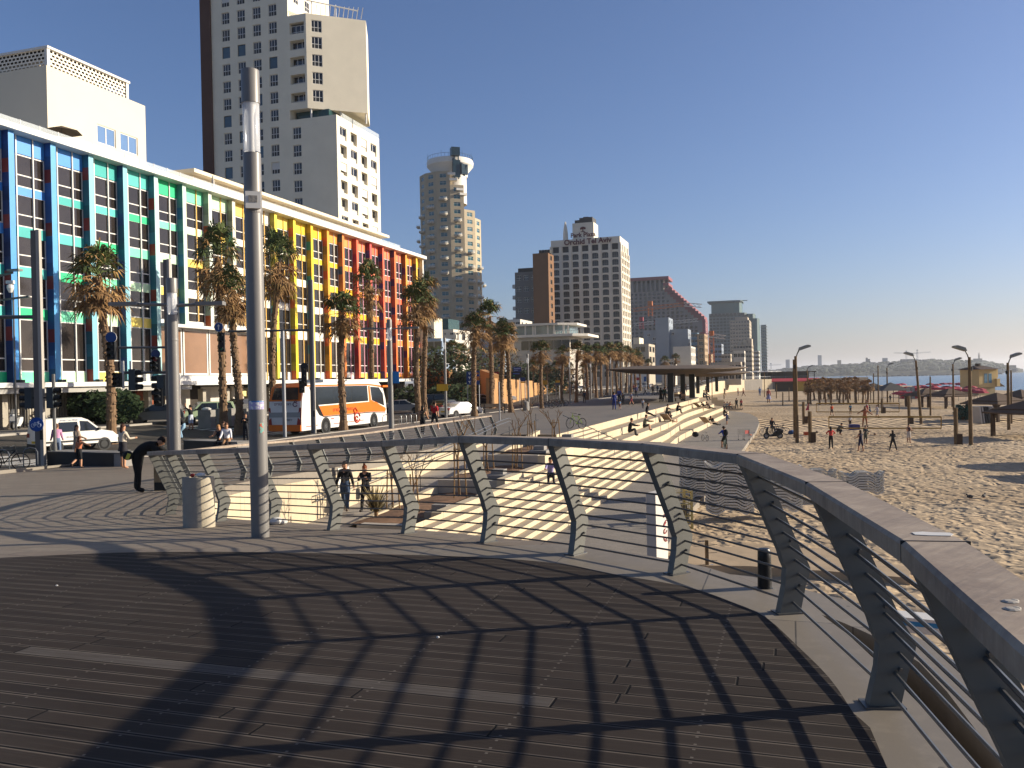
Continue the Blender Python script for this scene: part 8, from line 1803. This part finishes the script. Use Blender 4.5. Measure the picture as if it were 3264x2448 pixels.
def finish_people():
    dg = bpy.context.evaluated_depsgraph_get()
    for q in PEND: q['me'] = bpy.data.meshes.new_from_object(q['o'].evaluated_get(dg))
    for q in PEND:
        (label, loc, rz, h, top, bot, hair, skin, sleeve, legs, shoe, long, bun, near, skirt, coat, hat, cat, group, front) = q['a']; J = q['J']; me = q['me']; me.name = 'body'
        src = q['o'].data; bpy.data.objects.remove(q['o']); bpy.data.meshes.remove(src)
        sk = SKIN[skin]; mats = [sk, mh(top, .85, .12, scale=9), mh(bot, .85, .12, scale=9), sk if shoe == 'bare' else mh(shoe, .7)]; me.materials.clear(); [me.materials.append(m) for m in mats]
        seg = [(c, q['V'][a], q['V'][b]) for c, a, b in q['bone']]; mp = {'s': 1, 't': 2, 'k': 0, 'u': 1 if sleeve != 'none' else 0, 'f': 1 if sleeve == 'long' else 0, 'c': 2 if legs == 'long' else 0, 'o': 3 if shoe != 'bare' else 0}
        idx = []
        for f in me.polygons:
            c = f.center; best = None; bd = 9
            for k, a, b in seg:
                ab = b-a; t_ = max(0, min(1, (c-a).dot(ab)/max(1e-9, ab.length_squared))); d = (a+ab*t_-c).length
                if d < bd: bd = d; best = k
            idx.append(mp[best])
        me.polygons.foreach_set('material_index', idx); me.polygons.foreach_set('use_smooth', [True]*len(me.polygons)); s = h/1.75; dz = q['dz']
        t = thing('person', label, cat, loc, rz, group); t.scale = (s, s, s); OFF = Vector((0, 0, dz)); me.transform(Matrix.Translation(OFF)); put('body', me, t)
        hc = J['h1']+OFF; u = J['hd']; fw = Vector((0, u.z, -u.y)); rot = Matrix(((1, 0, 0), (0, u.z, u.y), (0, -u.y, u.z)))
        hm = mh(hair, .8, .2, scale=20); mb = MB(); i0 = len(mb.v); mb.ball((0, -.022, .05), (.098, .108, .092), 14, 8); mb.ball((0, -.055, -.0), (.088, .07, .085), 10, 6)
        if long: mb.ball((0, -.075, -.12), (.09, .055, .15), 10, 6)
        if bun: mb.ball((0, -.03, .165), (.05, .05, .05), 10, 6)
        mb.xf(Matrix.Translation(hc) @ rot.to_4x4()); mb.build('hair', hm, t, smooth=True)
        if hat: mb = MB(); mb.lathe([(.15, .06), (.1, .075), (.095, .14), (0, .16)], 14); mb.xf(Matrix.Translation(hc) @ rot.to_4x4()); mb.build('hat', mh(hat, .8), t, smooth=True)
        if near:
            mb = MB(); mb.ball((0, .088, .0), (.016, .022, .026), 8, 5); mb.ball((.088, -.0, .0), (.014, .026, .034), 8, 5); mb.ball((-.088, 0, 0), (.014, .026, .034), 8, 5); mb.ball((0, .08, -.06), (.034, .02, .012), 8, 5, 1)
            for sx in (-.034, .034): mb.ball((sx, .082, .028), (.014, .008, .009), 8, 5, 2); mb.ball((sx, .084, .05), (.022, .006, .006), 6, 4, 2)
            mb.xf(Matrix.Translation(hc) @ rot.to_4x4()); mb.build('face', [sk, mh('8a4f44', .6), mh('1c1512', .4)], t, smooth=True)
        if front: mb = MB(); c = (J['chest']+J['waist'])/2+OFF; mb.ball((0, c.y+.085, c.z+.02), (.085, .075, .25), 12, 8); mb.build('shirt_front', mh(front, .85), t, smooth=True)
        for k, sx in (('l', -1), ('r', 1)):
            if near:                     # four unequal curled fingers and a thumb leaving the side of the palm
                d = J['hdir'+k]; w_ = J['ha'+k]+OFF; sd = Vector((0, 1, 0)) if abs(d.y) < .8 else Vector((0, 0, 1)); sd = (sd-d*sd.dot(d)).normalized(); pn = d.cross(sd)*(-sx); mb = MB()
                for i, L in enumerate((.07, .078, .072, .055)): b = w_+sd*(.028-.019*i)-d*.01; mb.tube([b, b+d*L*.45+pn*.004, b+d*L*.75+pn*.016, b+d*L*.9+pn*.032], [.0095, .009, .008, .006], 6)
                b = w_-d*.065+sd*.032; mb.tube([b, b+sd*.022+d*.03, b+sd*.024+d*.055+pn*.012], [.012, .01, .008], 6); mb.build('fingers', sk, t, smooth=True)
        if skirt or coat:
            c, r, z1, z0 = (skirt or coat); mb = MB(); n = 18; a, b = J['waist']+OFF, J['pel']+OFF
            top_ = a if skirt else J['uch']+OFF; rg = [(top_+Vector((0, 0, .02 if skirt else 0)), .118 if skirt else .15), (a, .128), (b, .148), (b+Vector((0, .0, -z1)), r)]
            for i, (cc, rr) in enumerate(rg): mb.v += [tuple(cc+Vector((rr*1.12*math.cos(2*math.pi*j/n), rr*.92*math.sin(2*math.pi*j/n)+.01*math.sin(6*math.pi*j/n)*(i == 3), 0))) for j in range(n)]
            for i in range(len(rg)-1): mb.f += [(i*n+j, i*n+(j+1) % n, (i+1)*n+(j+1) % n, (i+1)*n+j) for j in range(n)]; mb.m += [0]*n
            mb.build('skirt' if skirt else 'coat', mh(c, .85, .12, scale=9), t, smooth=True)
        q['t'] = t
STAND = {}; WALK = dict(hfl=24, kfl=8, hfr=-16, kfr=14, shl=-18, shr=22, elr=25, ell=12, tp=4); WALK2 = dict(hfr=22, kfr=6, hfl=-18, kfl=22, shr=-20, shl=20, el=20, tp=5)
SIT = dict(hf=88, kf=80, tp=8, sh=25, el=35); SITL = dict(hf=80, kf=50, tp=-8, sh=-22, el=5, ab=18); LIE = dict(hf=80, kf=8, tp=-40, sh=-45, el=0, ab=14); KNEES = dict(hf=112, kf=105, tp=16, sh=58, el=30); CROUCH = dict(hf=110, kf=135, tp=38, sh=55, el=15)
AWAY = YAW; TO = YAW+math.pi; RGT = YAW-R(90); LFT = YAW+R(90)      # facing: away from, towards the camera, to picture right / left
P3 = lambda v, z=None: (v.x, v.y, v.z if z is None else z)
# street side
person('person in a pink top and jeans standing beyond the seat wall by the van', P3(G(183, 1466, -1.5)), AWAY+.5, 1.56, dict(sh=8, el=40), 'c58fb0', '6a7a94', '6a4a38', 0)
person('person in a long beige dress standing beside the van door', P3(G(245, 1466, -1.5)), RGT, 1.5, dict(sh=15, el=50), '9a8a78', '9a8a78', '3a2a20', 0, skirt=('a89a88', .24, .55, 0), long=True)
person('child in black shorts skipping with one arm held out, before the seat wall', P3(GP(252, 1492)), AWAY-.3, 1.22, dict(hfl=-8, kfl=50, hfr=5, kfr=8, abr=72, abl=20, el=10, tp=8), 'b06a4a', '15171c', '5a3526', 0, 'none', 'short', '3a2a22', True)
person('person in a cream jumper and dark skirt, barefoot, standing by the seat wall end', P3(GP(393, 1494)), AWAY-.6, 1.66, dict(sh=25, el=70, hfl=4), 'c9bda8', '2c2a2e', '4a2e20', 0, 'long', 'short', 'b98a6a', True, skirt=('2b292d', .2, .24, 0))
bm = GP(440, 1570)
person('person in black stooping low with an arm in the stone bin, bag on the hip', P3(bm), RGT+.12, 1.8, dict(tp=64, hp=10, hf=6, kf=6, hfl=-3, shl=50, shr=44, ell=10, elr=16, ab=6, lb=3), '121314', '0f1011', '2e2119', 0, 'long', 'long', '101010', False, near=True, bulk=1.22)
person('person in a white shirt and tan trousers sitting on the seat wall end', P3(GP(724, 1441), -1.48), LFT+1.75, 1.74, dict(hf=76, kf=72, tp=12, sh=30, el=25), 'd4d4d8', 'a67f5c', '5a3c28', 0, 'long', 'long', 'd8d8d6', seat=.45)
person('person in dark clothes leaning on a companion, sitting on the seat wall', P3(GP(703, 1440), -1.48), LFT+1.4, 1.64, dict(hf=78, kf=74, tp=14, sh=35, el=50, hp=10), '1e2430', '1c1d22', 'a87a4c', 0, 'none', seat=.45, long=True)
person('person in a dark top with dark hair sitting farthest along the seat wall', P3(GP(716, 1430), -1.48), LFT+1.6, 1.66, dict(hf=80, kf=76, tp=10), '2a2a30', '2a2c34', '3a2418', 0, seat=.5, long=True)
person('person in dark jacket and pale jeans crouching beside the round lamp', P3(GS(588, 1400)), LFT, 1.72, dict(tp=30, hf=45, kf=60, sh=40, el=40), '17181b', '8fb0c8', '3a2a20', 0)
person('person in black top and white shorts lifting a phone beside the green car', P3(GS(609, 1371)), AWAY+1, 1.72, dict(shl=120, ell=60, shr=70, elr=80), '1b1b1f', 'c4ccd8', '2a2018', 0, 'short', 'short')
person('person in dark jacket with folded arms standing behind the near lamp', P3(GS(784, 1408)), TO, 1.66, dict(sh=35, el=95, ei=50), '202226', '26282e', '3a2a22', 0, long=True)
person('person in olive top and black leggings walking away along the railing', P3(G(1348, 1388, -1.48)), AWAY-.15, 1.68, WALK, '3d3528', '17171a', '1c1614', 0, 'none', 'long', '8a8a8c', True)
person('person in a red shirt and black shorts walking away along the railing', P3(G(1386, 1373, -1.5)), AWAY-.3, 1.84, WALK2, 'b01f26', '17171a', '2a1c16', 0, 'short', 'short', 'd0d0d0')
# the couple on the ramp
q0 = G(1096, 1625, -3.12); q1 = G(1168, 1628, -3.12)
person('person in black jacket over grey shirt and jeans walking up close on the ramp', (-16.0, 28.7, rampz(28.7)), TO-.12, 1.8, dict(hfl=18, kfl=6, hfr=-14, kfr=24, shl=-10, shr=12, el=14, ab=14, tp=2, hp=8), '17181a', '3c4d66', '1d1512', 0, 'long', 'long', '7a6a5a', near=True, lod=2, front='6f6c68', bulk=1.06)
person('person in a black coat with a hair bun looking at a phone on the ramp', (-15.15, 28.7, rampz(28.7)), TO-.1, 1.68, dict(hfl=-12, kfl=20, hfr=14, kfr=6, shr=32, elr=88, shl=24, ell=90, ei=24, hp=22, tp=3), '1a1a1c', '17171a', '8a4a2a', 0, 'long', 'long', '17171a', False, True, near=True, coat=('1b1b1e', .2, .3, 0), lod=2, front='5c5a5a')
# promenade
for x, yb, yt, top, bot, P, f, lb, kw in (
  (1958, 1306, 1252, '22357c', '22357c', STAND, AWAY, 'person in a blue tracksuit standing on the promenade', {}), (1976, 1306, 1277, '6f8fb0', '7a5a58', WALK, AWAY, 'small child in pale blue walking beside the blue tracksuit', dict(sleeve='short', legs='short')), (1986, 1291, 1254, '3a3632', '2a2a30', WALK2, AWAY, 'person in grey brown walking just past the blue tracksuit', {}),
  (1974, 1287, 1240, '4a58a0', '2a2c34', STAND, TO, 'person in a violet blue shirt beyond the blue tracksuit', {}), (2013, 1292, 1252, '6a7290', '8a3a4a', WALK, LFT, 'child in red shorts running on the promenade', dict(sleeve='short', legs='short')), (1863, 1284, 1247, '23344a', '23262e', STAND, AWAY, 'person in dark blue standing by the far bench', {}),
  (2028, 1268, 1230, '4a4a78', '2a2c38', WALK, TO, 'person in a purple shirt walking up the promenade', {}), (2057, 1259, 1233, 'c8c6c2', '4a4a50', WALK2, RGT, 'person in a white shirt striding across the promenade', dict(sleeve='short')), (2082, 1261, 1227, '1d1d20', '202024', WALK, AWAY, 'person in black walking a dog far up the promenade', {}),
  (2107, 1282, 1238, '17171a', '17171a', STAND, AWAY, 'person in a long black dress by the canopy column', dict(skirt=('17171a', .24, .6, 0), long=True)), (2119, 1282, 1236, '1f4a3c', '1d1d20', WALK, AWAY, 'person in a green jacket by the canopy column', {}), (2049, 1303, 1273, 'c0c4cc', '2a3040', WALK2, TO, 'small child in a white top near the terrace edge', dict(sleeve='short')), (2131, 1257, 1228, '5a2a2c', '3a3030', WALK, AWAY, 'person in dark red beyond the canopy column', {}), (2144, 1262, 1232, '6a5040', '2a2a2e', STAND, TO, 'person in brown far under the canopy', {}), (2186, 1252, 1226, '8a8a90', '3a4050', WALK, TO, 'person in grey beyond the last canopy column', {}), (2020, 1250, 1226, '7a3a3a', '2a2a2e', WALK, TO, 'person in dull red far up by the palms', {}), (2096, 1252, 1228, '3a5a7a', '2a2a2e', STAND, AWAY, 'person in mid blue far up the promenade', {}), (2250, 1258, 1232, '4a4a4a', '2a2a2e', STAND, LFT, 'person in grey standing at the far terrace end', {})):
    p = G(x, yb, -1.5); person(lb, P3(p), f, (yb-yt)*p.dot(FW)/F, P, top, bot, **kw)
# people on the terraces
def tier(x, y):                       # find the tread under a picture point
    for k in range(5):
        z = -1.498-.4804*k; p = G(x, y, z)
        if k == 0 and p.x < -12.9: return p
        if p.x < -12.95+1.03*(k+.0)+.1 or k == 4: return p
    return p
TS = [-1.498-.4804*k for k in range(6)]
def sitter(x, y, k, f, P, lb, top, bot, h=1.72, seat=0., **kw): p = G(x, y, TS[k]); person(lb, P3(p), f, h, P, top, bot, seat=seat, **kw)
SEA_ = -R(90)
sitter(2061, 1318, 0, SEA_+.1, dict(hf=72, kf=12, tp=14, sh=-10, el=5), 'person in black sitting on the top edge with legs stretched out', '141416', '141416', seat=.02)
sitter(2124, 1318, 1, SEA_-.2, KNEES, 'person in grey sitting with knees up on the second tier', '5a5448', '4a463e'); sitter(2158, 1310, 1, SEA_-.1, KNEES, 'person in black sitting with knees up, next to the one in grey', '17171a', '202024')
sitter(2006, 1377, 1, SEA_, KNEES, 'person in black with sunglasses sitting low, nearest of the terrace sitters', '1a1a1c', '2a2a2c'); sitter(2053, 1362, 1, SEA_, KNEES, 'person in a grey green shirt sitting beside the one with sunglasses', '6a6a5a', '4a4438', sleeve='short', legs='short')
sitter(2140, 1342, 2, SEA_+1.2, LIE, 'person lying back on a lounger on the second tier', '3a3638', 'a08a78', legs='short'); sitter(2246, 1300, 2, SEA_+.8, LIE, 'person reclining on the far tier, left of a pair', '3a3430', '6a5a4c'); sitter(2262, 1300, 2, SEA_+.8, LIE, 'person reclining on the far tier, right of a pair', '5a4a40', '4a4038')
sitter(2275, 1351, 3, SEA_+1.0, LIE, 'person in black lying on a lounger on the lower tier', '17171a', '1d1d22'); sitter(2308, 1336, 4, SEA_+.3, SIT, 'person in black sitting on the lowest tier edge', '17171a', '3a3a40', seat=.45)
p = G(2317, 1353, -3.9); person('child in navy standing at the foot of the lowest tier', P3(p), LFT, 1.4, dict(sh=20, el=60), '2a3560', '2a3560', '3a2418', 0, 'short', 'short', 'bare')
for k, (x, top) in enumerate(((2306, 'a09a98'), (2315, '7a8a9a'), (2324, '9a6a5a'))): sitter(x, 1299, 4, SEA_+.2, KNEES, ('person in pale grey, first of three sitting far down the tiers', 'person in pale blue, middle of three sitting far down the tiers', 'person in dull red, last of three sitting far down the tiers')[k], top, '4a4a50')
for x, y, rz in ((2134, 1343, SEA_+1.2), (2262, 1352, SEA_+1.0), (2236, 1301, SEA_+.8)): bedchair('wooden lounger with raised back on the tiers, ' + {2134: 'nearest one', 2262: 'on the lower tier', 2236: 'farthest one'}[x], P3(G(x, y, TS[2 if x != 2262 else 3])), rz+math.pi)
p = G(2168, 1279, -1.5); person('person in black sitting under the canopy with one leg out', P3(p), RGT, 1.74, dict(hf=84, kf=55, tp=5), '1a1a1d', '202024', seat=.3); bench('low bench under the canopy where a person in black sits', p, YAW, 1.6)
p = G(2243, 1276, -1.5); person('person in dark blue sitting at the far canopy end, left of a pair', P3(p), RGT, 1.72, SIT, '23304a', '2a2a30', seat=.4); p = G(2251, 1274, -1.5); person('person in grey sitting at the far canopy end, right of a pair', P3(p), RGT, 1.7, SIT, '8a8078', '4a4a50', seat=.4)
p = G(1752, 1507, -2.6); person('person in a violet top sitting low on the steps behind the rail post', P3(G(1755, 1520, -2.55)), TO, 1.6, KNEES, '9a90b8', '2a2a30', seat=0.); 
# path
for x, yb, yt, top, bot, lb, kw in ((2348, 1304, 1271, '1d2024', '23262c', 'person in dark clothes walking away on the lower path', {}), (2363, 1304, 1273, '8a3038', '17171a', 'person in a red top and black skirt walking on the lower path', dict(sleeve='short', legs='short', long=True, skirt=('17171a', .2, .25, 0)))):
    p = G(x, yb, -3.9); person(lb, P3(p), AWAY, (yb-yt)*p.dot(FW)/F, WALK, top, bot, **kw)
pc_ = G(2311, 1437, -3.9); bike('bicycle ridden away along the lower path by a person in blue', P3(pc_), YAW-.05, '4a6a5a', 0, 1.05)
person('person in a bright blue jacket with a black rucksack riding a bicycle away', P3(pc_+Vector((.0, -.12, 0))), YAW-.05, 1.8, dict(tp=24, sh=62, el=12, ab=12, hfl=62, kfl=68, hfr=18, kfr=22, lb=4), '1f3f9a', '1b1c20', '2a1c16', 0, 'long', 'short', '17171a', seat=.84, hat='2a2c34')
t = thing('rucksack', 'black rucksack on the back of the cyclist in blue', 'rucksack', P3(pc_+Vector((.06, -.2, 1.38))), YAW-.05); o = MB(); o.ball((0, -.13, 0), (.19, .12, .26), 10, 6); o.build('body', mh('15161a', .8), t, smooth=True); [MB().tube([(sx, -.06, .2), (sx, .06, .22), (sx, .1, .05)], .02, 5).build('strap', DARK, t) for sx in (-.1, .1)]
# beach players
for x, yb, yt, top, bot, P, f, lb, kw in (
  (2649, 1431, 1364, 'c8423a', '141418', dict(ab=48, el=75, sh=-12, ei=85), AWAY, 'person in a coral top and black leggings with hands on hips', dict(long=True, hair='1c1412', sleeve='short', shoe='bare')), (2744, 1439, 1374, '20213c', '20213c', dict(lb=13, sh=20, el=50), AWAY+.3, 'person in navy top and shorts standing with legs apart', dict(long=True, legs='short', sleeve='none', shoe='bare', hair='2a1c18')),
  (2759, 1416, 1360, '4a4c48', '5a5a50', dict(sh=30, el=60), TO, 'person in grey green half hidden behind the one in navy', dict(legs='short', shoe='bare')), (2847, 1437, 1374, '15161c', '17181e', dict(lb=16, sh=30, el=60, tp=6), AWAY-.2, 'person all in black standing with legs wide apart', dict(long=True, sleeve='short', shoe='bare')),
  (2897, 1411, 1355, '3a2030', 'c0b8b0', dict(sh=20, el=80), TO, 'person in a maroon top and pale shorts facing the net', dict(sleeve='none', legs='short', long=True, shoe='bare')), (2757, 1361, 1298, 'a05a40', 'a0603c', dict(abl=40, abr=60, sh=20, lb=8, tp=8), TO, 'tanned person in orange swimwear jumping behind the nearer net', dict(sleeve='none', legs='short', skin=1, shoe='bare', long=True)),
  (2710, 1363, 1327, 'd0ccc8', '17181c', STAND, TO, 'person in white top and black trousers by the purple box', dict(sleeve='short')), (2652, 1326, 1291, 'd0502c', '3a2c2c', WALK, AWAY, 'person in an orange shirt on the far court', dict(sleeve='short', legs='short')), (2711, 1320, 1289, '2a7090', '1d2026', STAND, AWAY, 'person in a teal shirt on the far court', dict(sleeve='short', legs='short')),
  (2763, 1316, 1278, 'c8b8b0', 'b0303a', dict(shl=160, shr=150, lb=8), TO, 'person in red shorts reaching up at the far net', dict(sleeve='none', legs='short')), (2773, 1322, 1292, '2a3a50', '2a5070', WALK2, LFT, 'child in blue by the far net', dict(sleeve='short', legs='short')), (2797, 1334, 1293, 'b8b4bc', '8a8488', WALK, LFT, 'person in pale clothes walking past the far net', dict(sleeve='long', legs='short')), (2818, 1308, 1290, 'a8a8ac', '8a5a4a', STAND, LFT, 'person in pale grey behind the far volleyball post', dict(legs='short')),
  (2310, 1262, 1240, '8a6a5a', '4a3a34', WALK, RGT, 'tanned bather near the short posts, leftmost of three', dict(sleeve='none', legs='short', skin=1)), (2353, 1262, 1238, '9a6a58', '3a3a4a', STAND, LFT, 'tanned bather near the short posts, middle of three', dict(sleeve='none', legs='short', skin=1)), (2370, 1264, 1238, '9a5a50', '5a3030', WALK2, LFT, 'tanned bather near the short posts, rightmost of three', dict(sleeve='none', legs='short', skin=1)),
  (2422, 1262, 1235, '4a78a8', '3a5a8a', STAND, TO, 'person in bright blue near the curved wall', {}), (2450, 1284, 1240, 'a05048', '6a6a8a', STAND, TO, 'bather draped in a red towel standing on the sand', dict(skirt=('8a8ab0', .3, .5, 0), legs='short', skin=1)), (2640, 1274, 1252, '26262a', '26262a', STAND, AWAY, 'dark figure standing under the dry palms', {}), (2838, 1282, 1258, '26262a', '3a3a3e', STAND, AWAY, 'dark figure standing beneath the grey tent', {})):
    p = BG(x, yb); person(lb, P3(p), f, (yb-yt)*p.dot(FW)/F, P, top, bot, **kw)
person('person in grey crouching low on the sand by the court', P3(BG(2670, 1386)), RGT, 1.7, CROUCH, '5a544a', '3a3834', shoe='bare'); person('person in dark clothes sitting on the parked bicycles on the sand', P3(BG(2461, 1388)), TO, 1.72, SIT, '1c1c22', '22242a', seat=.8, long=True)
finish_people()
# things held or worn
t = thing('shoulder_bag', 'black bag hanging at the hip of the stooping person', 'bag', P3(bm+Vector((-.12, -.22, 1.0))), YAW); o = MB(); o.ball((0, 0, .04), (.15, .1, .13), 12, 7); o.build('body', mh('131416', .7), t, smooth=True); MB().obb((.06, -.115, .02), (.09, .02, .16), Matrix.Rotation(.4, 3, 'Y')).build('yellow_tab', mh('b8b84a', .6), t)
t = thing('paper_bag', 'red and black paper bag carried by the person in jeans on the ramp', 'bag', (-16.38, 28.5, rampz(28.9)+.38), TO); MB().box((-.06, -.17, 0), (.06, .17, .34)).build('body', mh('7a1f26', .6), t); MB().box((-.062, -.05, 0.001), (.062, .172, .34)).build('black_side', mh('1a1a1c', .6), t); [MB().tube([(sx, -.07, .34), (sx, -.03, .42), (sx, .03, .42), (sx, .07, .34)], .006, 4).build('handle', DARK, t) for sx in (-.05, .05)]
t = thing('handbag', 'small dark handbag on the arm of the person in the black coat', 'bag', (-14.85, 28.65, rampz(28.9)+.6), TO); o = MB(); o.ball((0, 0, .12), (.07, .15, .13), 10, 6); o.build('body', mh('201a1a', .6), t, smooth=True); MB().tube([(0, -.1, .2), (0, -.06, .4), (0, .06, .4), (0, .1, .2)], .012, 5).build('strap', DARK, t)
t = thing('tote_bag', 'pale grey tote bag between the couple on the ramp', 'bag', (-15.42, 28.6, rampz(28.9)+.5), TO); MB().prism([(-.05, -.17), (.05, -.17), (.05, .17), (-.05, .17)], 0, .36).build('body', mh('8d8a84', .8), t); MB().tube([(0, -.1, .36), (0, -.05, .62), (0, .05, .62), (0, .1, .36)], .01, 5).build('handle', DARK, t)
def dog(label, p, rz, col, s=1): t = thing('dog', label, 'dog', tuple(p), rz); t.scale = (s,)*3; o = MB(); o.tube([(0, -.3, .46), (0, -.1, .47), (0, .15, .46), (0, .28, .52), (0, .36, .64), (0, .42, .7), (0, .52, .68), (0, .6, .65)], [.09, .1, .12, .1, .07, .085, .06, .035], 10); [o.tube([(sx, y, .42), (sx, y+b, .24), (sx, y, .02), (sx, y+.05, .02)], [.055, .035, .028, .03], 6) for sx in (-.07, .07) for y, b in ((-.26, -.06), (.2, .03))]; o.tube([(0, -.36, .5), (0, -.5, .6), (0, -.55, .72)], [.03, .025, .015], 6); [o.ball((sx, .4, .78), (.02, .03, .05), 6, 4) for sx in (-.05, .05)]; o.build('body', mh(col, .9), t, smooth=True); MB().ball((0, .63, .66), .022, 6, 4).build('nose', DARK, t)
dog('pale dog standing by the dark canopy column', G(2134, 1281, -1.5), LFT, 'c4bcae'); dog('small dark dog beside the person in black far up the promenade', G(2091, 1261, -1.5), RGT, '2a2624', .7)
